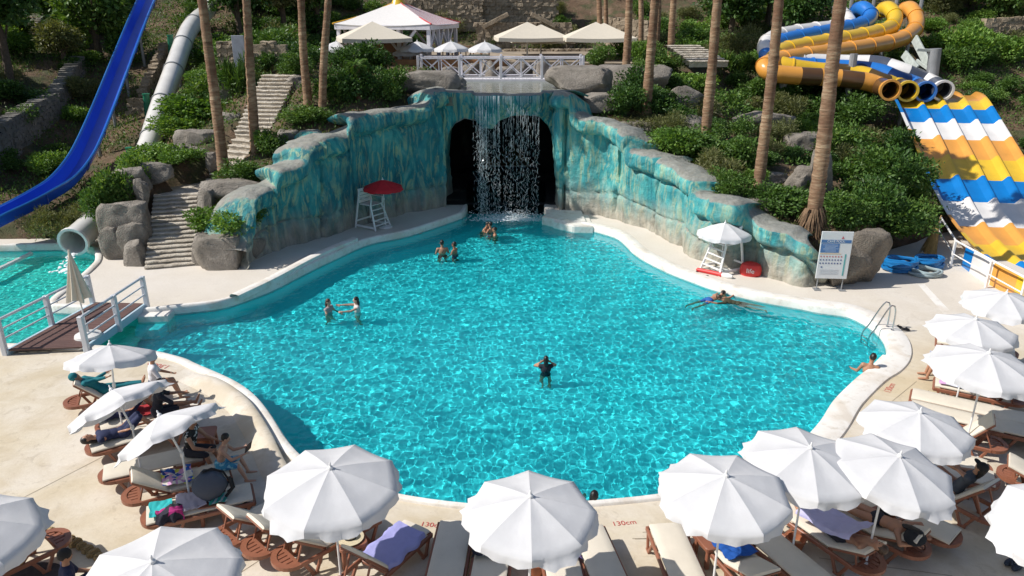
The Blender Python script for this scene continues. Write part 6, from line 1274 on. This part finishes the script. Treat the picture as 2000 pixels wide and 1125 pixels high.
# ================================================================ PEOPLE
SK = {'fair': mat('skin_fair', (.52, .30, .21), .5, .08, 9), 'tan': mat('skin_tan', (.40, .20, .12), .5, .08, 9), 'brown': mat('skin_brown', (.30, .145, .085), .5, .08, 9)}
HAIR = {'black': mat('hair_black', (.012, .010, .009), .45, .3, 30), 'brown': mat('hair_brown', (.06, .032, .018), .5, .3, 30), 'blond': mat('hair_fair', (.25, .16, .08), .5, .3, 30)}
MEYE = mat('eye_dark', (.02, .015, .012), .2); MLIP = mat('lip_tone', (.36, .12, .10), .5)
def remesh(o, vox):
    m = o.modifiers.new('skin', 'REMESH'); m.mode = 'VOXEL'; m.voxel_size = vox; m.use_smooth_shade = True
    s_ = o.modifiers.new('soft', 'SMOOTH'); s_.factor = .5; s_.iterations = 2
V3 = lambda a: Vector(a).normalized()
def person(label, at, rz, pel, spine, face, aL, aR, lL, lR, head=None, look=None, skin='tan', hair=('short', 'black'), clothes=(), h=1.72, in_water=False, cat='person', group=None, grip=.5):
    """pel: pelvis in local metres; spine, face: directions; aL ... lR: (upper, lower) limb directions"""
    k = h / 1.75; t = thing('person', at, rz, label, cat, group); pel = Vector(pel); sp, fc = V3(spine), Vector(face); fc = (fc - sp * fc.dot(sp)).normalized(); lf = sp.cross(fc)
    fr_ = Matrix((lf, fc, sp)).transposed(); hd = V3(head or spine); lk = Vector(look or face); lk = (lk - hd * lk.dot(hd)).normalized(); hl = hd.cross(lk); hfr = Matrix((hl, lk, hd)).transposed(); B = []
    def E(tg, c, r, m=fr_): B.append((tg, 'e', c, r, m))
    def T(tg, P_, R__): B.append((tg, 't', P_, R__, None))
    chest = pel + sp * .36 * k; E('torso', chest, (.158 * k, .105 * k, .175 * k)); E('torso', pel + sp * .19 * k, (.132 * k, .098 * k, .16 * k)); E('pelvis', pel + sp * .03 * k, (.162 * k, .115 * k, .125 * k))
    nb = pel + sp * .50 * k; hc = nb + hd * .195 * k; T('neck', [pel + sp * .44 * k, nb, nb + hd * .12 * k], [.07 * k, .056 * k, .052 * k])
    E('head', hc, (.074 * k, .092 * k, .112 * k), hfr); E('head', hc - hd * .055 * k + lk * .03 * k, (.055 * k, .06 * k, .06 * k), hfr); E('head', hc + lk * .092 * k - hd * .012 * k, (.014 * k, .02 * k, .026 * k), hfr)
    for s_ in (-1, 1): E('head', hc + hl * s_ * .076 * k - hd * .005 * k, (.012 * k, .02 * k, .03 * k), hfr)
    joints = {}
    for s_, (u, f), nm in ((1, aL, 'L'), (-1, aR, 'R')):
        u, f = V3(u), V3(f); sh = pel + sp * .455 * k + lf * s_ * .175 * k; el = sh + u * .285 * k; wr = el + f * .25 * k; T('torso', [pel + sp * .45 * k + lf * s_ * .06 * k, sh], [.062 * k, .062 * k])
        T('uarm', [sh, sh.lerp(el, .4), el], [.054 * k, .047 * k, .039 * k]); T('farm', [el, el.lerp(wr, .35), wr], [.040 * k, .039 * k, .027 * k]); E('uarm', sh, (.058 * k,) * 3); E('farm', el, (.04 * k,) * 3)
        pal = (Vector(face) - f * Vector(face).dot(f)); pal = pal.normalized() if pal.length > .1 else f.orthogonal().normalized(); sd = f.cross(pal).normalized(); hm = Matrix((sd, pal, f)).transposed(); pc = wr + f * .05 * k
        E('hand', pc, (.042 * k, .019 * k, .055 * k), hm); joints['hand' + nm] = pc + f * .06 * k; T('hand', [wr - f * .02 * k, pc], [.028 * k, .026 * k])
        for q, ln in ((-1.5, .062), (-.5, .075), (.5, .078), (1.5, .066)):
            a_ = pc + sd * q * .021 * k + f * .035 * k; b_ = a_ + f * ln * .6 * k + sd * q * .005 * k; c_ = b_ + (f * (1 - grip) + pal * grip).normalized() * ln * .55 * k; T('hand', [a_, b_, c_], [.0105 * k, .0098 * k, .0088 * k])
        a_ = pc + sd * s_ * .034 * k - f * .02 * k; b_ = a_ + (sd * s_ * .8 + f * .5 + pal * .3).normalized() * .045 * k; T('hand', [a_, b_, b_ + (f + pal * .4 + sd * s_ * .2).normalized() * .035 * k], [.014 * k, .0115 * k, .0095 * k])
    for s_, (u, f), nm in ((1, lL, 'L'), (-1, lR, 'R')):
        u, f = V3(u), V3(f); hp = pel + lf * s_ * .088 * k - sp * .01 * k; kn = hp + u * .43 * k; an = kn + f * .41 * k; joints['knee' + nm] = kn; joints['foot' + nm] = an
        T('thigh', [hp, hp.lerp(kn, .35), kn], [.088 * k, .080 * k, .054 * k]); T('shin', [kn, kn.lerp(an, .3), an], [.054 * k, .054 * k, .034 * k]); E('shin', kn, (.053 * k,) * 3)
        toe = fc if abs(f.dot(fc)) < .85 else (sp if abs(f.dot(sp)) < .9 else fc); toe = (toe - f * toe.dot(f)).normalized() * .8 + f * .25
        if abs(u.dot(sp)) > .7 and f.dot(sp) < -.7 and not in_water and abs(sp.z) < .5: toe = fc * .7 + f * .6
        toe = V3(toe); T('foot', [an - toe * .04 * k + f * .03 * k, an + f * .045 * k + toe * .06 * k, an + f * .055 * k + toe * .17 * k], [.034 * k, .033 * k, .022 * k])
    def make(tags, grow, name, m, vox, half=None, parent=t):
        b = MB()
        for tg, kd, p, r, mm in B:
            if tg not in tags: continue
            if kd == 'e': b.sph(p, tuple(x + grow for x in r), mm, 14, 10)
            else:
                P_, R__ = list(p), list(r)
                if half and tg in half: P_ = [p[0], p[0].lerp(p[-1], half[tg])]; R__ = [r[0], r[0] + (r[-1] - r[0]) * half[tg]]
                b.tube(P_, [x + grow for x in R__], 10); 
                for q, rr_ in ((P_[0], R__[0]), (P_[-1], R__[-1])): b.sph(q, (rr_ + grow) * .98, None, 10, 6)
        o = b.build(name, m, parent, 180); remesh(o, vox)
        if in_water: wet(o)
        return o
    make(('torso', 'pelvis', 'neck', 'head', 'uarm', 'farm', 'hand', 'thigh', 'shin', 'foot'), 0, 'body', SK[skin], .0125)
    for nm, tags, m, half in clothes: make(tags, .012, nm, m, .016, half)
    st_, hcx = hair
    if st_:
        m = HAIR[hcx]; b = MB(); b.sph(hc + hd * .022 * k - lk * .016 * k, (.083 * k, .096 * k, .108 * k), hfr, 14, 10)
        if st_ == 'long': b.sph(hc - hd * .10 * k - lk * .075 * k, (.075 * k, .045 * k, .16 * k), hfr, 12, 8); b.sph(hc - hd * .02 * k - lk * .05 * k, (.085 * k, .065 * k, .11 * k), hfr, 12, 8)
        if st_ == 'bun': b.sph(hc + hd * .09 * k - lk * .07 * k, .042 * k, None, 10, 6)
        o = b.build('hair', m, t, 180); remesh(o, .014)
        dsp = bpy.data.textures.get('hair_noise') or bpy.data.textures.new('hair_noise', 'CLOUDS'); dsp.noise_scale = .02; dm = o.modifiers.new('locks', 'DISPLACE'); dm.texture = dsp; dm.strength = .014
    for s_ in (-1, 1): b = MB(); b.sph(hc + hl * s_ * .030 * k + lk * .082 * k + hd * .012 * k, (.012 * k, .008 * k, .007 * k), hfr, 8, 6); b.build('eye', MEYE, t)
    b = MB(); b.sph(hc + lk * .086 * k - hd * .055 * k, (.022 * k, .008 * k, .007 * k), hfr, 8, 6); b.build('mouth', MLIP, t)
    return t, joints, hc, hfr
def cap(t, hc, hfr, m, name='cap', brim=True):
    b = MB(); b.sph(Vector(hc) + hfr @ Vector((0, -.005, .03)), (.088, .104, .10), hfr, 14, 10)
    if brim: b.sph(Vector(hc) + hfr @ Vector((0, .11, .045)), (.07, .075, .012), hfr, 12, 6)
    b.build(name, m, t, 180)
CL = lambda n, c: m_cloth(n, c, .03)
FULL = ('torso', 'pelvis', 'uarm', 'farm', 'thigh', 'shin'); TOP = ('torso', 'uarm'); TRUNK = ('pelvis', 'thigh'); ONEP = ('torso', 'pelvis')
dn = (0, 0, -1); up_ = (0, 0, 1)
# ---- swimmers: standing on the pool floor, facing +x before turning
def swimmer(px, pw, above, face_deg, label, aL, aR, **kw):
    g = G(px, pw, W0); h = kw.get('h', 1.7); k = h / 1.75; zt_ = W0 + above - (.50 + .195 + .112) * k          # pelvis height from how much shows
    return person(label, (g.x, g.y, 0), rad(face_deg), (0, 0, zt_), kw.pop('spine', (.06, 0, 1)), (1, 0, 0), aL, aR, kw.pop('lL', ((.1, .1, -1), (-.25, 0, -1))), kw.pop('lR', ((.15, -.1, -1), (-.3, 0, -1))), in_water=True, cat='swimmer', **kw)
BKN = CL('dark_swim_cloth', (.02, .02, .03)); NAVY = CL('navy_cloth', (.015, .022, .07)); TEAL = CL('teal_cloth', (.005, .16, .19)); BLUE_S = CL('blue_swim_cloth', (.02, .10, .35)); GREEN_S = CL('green_swim_cloth', (.05, .10, .06)); LBLUE = m_pattern('light_blue_print', [(.05, .28, .45), (.25, .5, .6), (.04, .2, .4)], 18)
half = {'thigh': .55}
swimmer(641, 608, .43, -20, 'swimmer with long dark hair facing a child in the left of the pool', ((.4, .3, -.9), (.7, 0, -.7)), ((.4, -.3, -.9), (.7, 0, -.7)), skin='fair', hair=('long', 'brown'), clothes=[('swimsuit', ONEP, CL('pale_swimsuit', (.35, .30, .30)), None)], h=1.6)
swimmer(699, 608, .50, 200, 'swimmer stretching one arm out towards the long haired swimmer', ((.9, .3, -.2), (.95, .1, .12)), ((1, -.1, .05), (1, 0, .1)), skin='fair', hair=('long', 'black'), clothes=[('swimsuit', ONEP, CL('white_swimsuit', (.55, .52, .50)), None)], h=1.6)
swimmer(864, 495, .54, 100, 'bare backed man standing by another swimmer left of the waterfall', ((.2, .3, -.9), (.5, .1, -.7)), ((.2, -.35, -.9), (.6, -.1, -.6)), skin='tan', clothes=[('trunks', TRUNK, BKN, half)], h=1.8)
swimmer(889, 494, .45, 160, 'swimmer in deeper water right of the bare backed man', ((.3, .3, -.9), (.5, .1, -.7)), ((.3, -.35, -.9), (.6, -.1, -.6)), skin='brown', clothes=[('trunks', TRUNK, NAVY, half)])
swimmer(941, 450, .46, -20, 'swimmer leaning forward at the left of the three below the waterfall', ((.6, .3, -.6), (.7, .1, -.5)), ((.5, -.3, -.7), (.8, 0, -.4)), spine=(.45, 0, 1), skin='tan', clothes=[('trunks', TRUNK, BKN, half)])
swimmer(959, 453, .44, 150, 'middle swimmer of the three below the waterfall', ((.4, .3, -.8), (.7, .1, -.5)), ((.4, -.3, -.8), (.8, 0, -.4)), skin='tan', clothes=[('trunks', TRUNK, BLUE_S, half)])
swimmer(968, 459, .34, 180, 'lowest swimmer of the three below the waterfall, only head and shoulders out', ((.4, .3, -.8), (.7, .1, -.5)), ((.4, -.3, -.8), (.8, 0, -.4)), skin='tan', clothes=[('trunks', TRUNK, GREEN_S, half)])
swimmer(1066, 724, .43, 92, 'woman in black swimsuit alone in mid pool with hands raised to her head', ((.70, .50, -.25), (-.35, -.62, .55)), ((.70, -.50, -.25), (-.35, .62, .55)), spine=(.02, 0, 1), skin='tan', hair=('long', 'black'), clothes=[('swimsuit', ONEP, BKN, None)], h=1.48)
swimmer(1691, 741, .72, 75, 'man with dark hair leaning on the pool edge at the right corner', ((.4, .3, -.8), (.7, .2, -.2)), ((.6, -.6, -.3), (.8, -.5, .05)), spine=(.2, -.15, 1), skin='tan', clothes=[('trunks', TRUNK, BKN, half)], h=1.78)
swimmer(645, 912, .26, 120, 'person in the pool almost hidden behind the parasol left of centre', ((.4, .3, -.8), (.6, .2, -.3)), ((.4, -.3, -.8), (.6, -.2, -.3)), skin='tan', clothes=[('trunks', TRUNK, BKN, half)])
swimmer(1158, 1000, .45, 60, 'person at the pool edge half hidden by the centre parasol', ((.5, .4, -.5), (.6, .2, -.2)), ((.5, -.4, -.5), (.6, -.2, -.2)), skin='tan', hair=('long', 'black'), clothes=[('swimsuit', ONEP, BKN, None)])
g = G(1388, 585, W0); person('swimmer in blue trunks floating face down towards the right wall', (g.x, g.y, 0), rad(32), (-.1, 0, W0 - .03), (1, 0, .10), (0, 0, -1), ((.85, .45, -.15), (.9, .1, .1)), ((.9, -.4, .1), (.95, .2, .1)), ((-1, .1, -.15), (-1, 0, -.1)), ((-1, -.15, -.2), (-1, 0, -.12)), head=(1, 0, .45), look=(.4, 0, -1), skin='tan', clothes=[('trunks', TRUNK, BLUE_S, half)], in_water=True, cat='swimmer')
g = G(1432, 590, W0); person('swimmer in dark olive clothes resting an arm on the right kerb', (g.x, g.y, 0), rad(160), (-.2, 0, W0 - .08), (1, 0, .18), (0, 0, -1), ((.7, .5, .0), (.9, .2, .2)), ((.4, -.9, .25), (.3, -.9, .25)), ((-1, .2, -.2), (-1, 0, -.2)), ((-1, -.2, -.25), (-1, 0, -.15)), head=(1, 0, .5), look=(.5, 0, -1), skin='tan', hair=('short', 'brown'), clothes=[('rash_vest', TOP + TRUNK, CL('olive_swim_cloth', (.05, .05, .025)), half)], in_water=True, cat='swimmer')
# ---- people on loungers; local +x runs to the head of the lounger
def on(key, x=0, y=0, turn=0): c_, r, a = LG[key]; p = loc(key, x, y); return (p.x, p.y, 0), r + turn
def lying(key, label, x, y, deg, knees=0, facedown=False, aL=None, aR=None, z=.50, **kw):
    a = rad(deg); sp = (math.cos(a), 0, math.sin(a)); fc = (0, 0, -1) if facedown else (-math.sin(a), 0, math.cos(a)); at, rz = on(key, x, y)
    if knees: L_ = ((-math.cos(rad(knees)), .06, math.sin(rad(knees))), (-.42, 0, -math.sin(rad(knees)))); R_ = ((-math.cos(rad(knees * .85)), -.1, math.sin(rad(knees * .85))), (-.5, 0, -math.sin(rad(knees * .8))))
    else: L_ = ((-1, .07, -.02), (-1, 0, -.06)); R_ = ((-1, -.1, -.02), (-1, -.02, -.06))
    return person(label, at, rz, (0, 0, z), sp, fc, aL or ((-.75, .45, -.05), (-.8, -.4, .25)), aR or ((-.75, -.45, -.05), (-.8, .4, .25)), L_, R_, skin=kw.pop('skin', 'tan'), **kw)
r_ = lying('a', 'woman in teal full body swimwear and teal cap reclining on the farthest left lounger', .12, 0, 40, clothes=[('burkini', FULL, TEAL, None)], hair=(None, ''), h=1.66); cap(r_[0], r_[2], r_[3], TEAL, 'swim_cap', False)
at, rz = on('a', -.95, .25, rad(180)); person('dark haired person in white top seated beyond the feet of the woman in teal', at, rz, (0, 0, .48), (.1, 0, 1), (1, 0, 0), ((.4, .3, -.8), (.8, 0, -.4)), ((.4, -.3, -.8), (.8, 0, -.4)), ((1, .1, -.05), (.3, 0, -1)), ((1, -.1, -.05), (.3, 0, -1)), skin='tan', hair=('short', 'black'), clothes=[('shirt', TOP, WHT, None), ('shorts', TRUNK, NAVY, half)])
at, rz = on('b', -.25, .30, rad(180)); person('person in black sitting with legs stretched out under the middle left parasol', at, rz, (0, 0, .50), (.28, 0, 1), (1, 0, 0), ((.7, .3, -.6), (.9, 0, -.15)), ((.7, -.3, -.6), (.9, 0, -.15)), ((1, .1, .0), (1, 0, -.06)), ((1, -.1, .08), (1, 0, -.16)), skin='tan', hair=('short', 'black'), clothes=[('black_dress', ('torso', 'pelvis', 'uarm', 'thigh'), BKN, None)])
lying('b', 'person in navy clothes lying on the back with knees up under the middle left parasol', .28, -.08, 6, 48, clothes=[('navy_clothes', ('torso', 'pelvis', 'thigh', 'uarm'), NAVY, None)], hair=('long', 'black'))
lying('c', 'person with dark hair in navy top lying on the third left lounger', .20, 0, 5, 45, clothes=[('navy_clothes', ('torso', 'pelvis', 'thigh'), NAVY, None)], hair=('long', 'black'))
at, rz = on('d', -.72, .05, rad(150)); person('woman in zebra top and black skirt seated at the foot of the shaded lounger', at, rz, (0, 0, .50), (.22, 0, 1), (1, 0, 0), ((.5, .25, -.8), (.9, -.2, -.2)), ((.5, -.25, -.8), (.9, .2, -.2)), ((1, .15, .02), (.3, 0, -1)), ((1, -.15, .02), (.3, 0, -1)), skin='tan', hair=('long', 'black'), clothes=[('zebra_top', ('torso',), m_pattern('zebra_cloth', [(.02, .02, .02), (.55, .54, .52), (.02, .02, .02), (.02, .02, .02)], 26), None), ('black_skirt', ('pelvis', 'thigh'), BKN, None)])
at, rz = on('e', -.80, -.02, rad(165)); bp, bj, bh, bf = person('boy in light blue shorts sitting on the lounger foot reading a black tablet', at, rz, (0, 0, .49), (.30, 0, 1), (1, 0, 0), ((.55, .15, -.75), (.9, -.2, .25)), ((.55, -.15, -.75), (.9, .2, .25)), ((1, .22, .05), (.35, 0, -1)), ((1, -.22, .05), (.35, 0, -1)), head=(.35, 0, 1), look=(1, 0, -.55), skin='fair', hair=('short', 'black'), clothes=[('swim_shorts', TRUNK, LBLUE, {'thigh': .9})], h=1.50)
hp = (bj['handL'] + bj['handR']) / 2; M_ = Matrix.Translation(Vector(at)) @ Matrix.Rotation(rz, 4, 'Z'); wp = M_ @ (hp + Vector((.02, 0, .05))); b = MB(); b.box((0, 0, 0), (.17, .26, .014), Matrix.Rotation(rad(-42), 3, 'Y')); o = tag(b.build('tablet', mat('black_plastic', (.012, .012, .014), .25), None, 0, .004), 'black tablet held by the boy in light blue shorts', 'tablet'); o.location = wp; o.rotation_euler = (0, 0, rz)
lying('r', 'man lying on his back, body covered by a pale lavender towel', .22, 0, 20, 0, aL=((-.8, .42, -.12), (-.9, -.1, -.02)), aR=((-.8, -.42, -.12), (-.9, .1, -.02)), clothes=[('trunks', TRUNK, BKN, half)], hair=('short', 'brown'), skin='tan')
towel('r', 'pale lavender towel laid over the man on the lounger', LAV, -.52, .55, -.34, .30, 33, .05, lift=.66)
lying('s', 'woman in black bikini lying face down with long black hair on the right', .02, 0, 4, 0, True, aL=((.5, .8, -.1), (.6, -.7, .0)), aR=((.5, -.8, -.1), (.6, .7, .0)), z=.52, clothes=[('bikini_bottom', ('pelvis',), BKN, None)], hair=('long', 'black'), skin='tan')
b = MB(); c_, r, a_ = LG['s']; b.sph((0, 0, 0), (.10, .21, .025), None, 12, 6); o = b.build('towel_bundle', MBK, None, 60); o.location = loc('s', .72, -.1, .58); o.rotation_euler = (0, .2, r); o.scale = (1.7, 1.3, 2.4); tag(o, 'black cloth bundle at the head of the woman lying face down', 'cloth')
r_ = lying('u', 'woman in a black cap and grey top sitting on the raised lounger at the right', .05, 0, 62, 35, clothes=[('grey_top', ('torso', 'pelvis'), CL('grey_swim_cloth', (.06, .07, .09)), None)], hair=('long', 'black'), skin='tan'); cap(r_[0], r_[2], r_[3], MBK)
at, rz = on('B', -.55, 0, rad(180)); person('person on the right lounger with legs down and a white towel over the lap', at, rz, (0, 0, .50), (-.1, 0, 1), (1, 0, 0), ((.4, .3, -.8), (.8, -.2, -.2)), ((.4, -.3, -.8), (.8, .2, -.2)), ((1, .16, .0), (.25, 0, -1)), ((1, -.16, .0), (.25, 0, -1)), skin='tan', hair=('short', 'black'), clothes=[('shorts', TRUNK, NAVY, half)])
towel('B', 'white towel with pale stripe hanging over the lap of the right seated person', m_pattern('white_striped_towel', [(.72, .72, .76), (.72, .72, .76), (.72, .72, .76), (.40, .44, .58)], 2.2, 'Y'), -1.05, -.45, -.42, .40, 35, .05, lift=.66)
g = G(142, 1185); r_ = person('person in navy with a black knit cap sitting behind the bottom left parasol', (g.x, g.y, 0), rad(35), (0, 0, .28), (.1, 0, 1), (1, 0, 0), ((.4, .2, -.9), (.8, -.2, -.3)), ((.4, -.2, -.9), (.8, .2, -.3)), ((1, .2, .25), (.2, 0, -1)), ((1, -.2, .25), (.2, 0, -1)), skin='tan', hair=('short', 'black'), clothes=[('navy_shirt', TOP, NAVY, None), ('navy_trousers', TRUNK, NAVY, None)]); cap(r_[0], r_[2], r_[3], MBK, 'knit_cap', False)
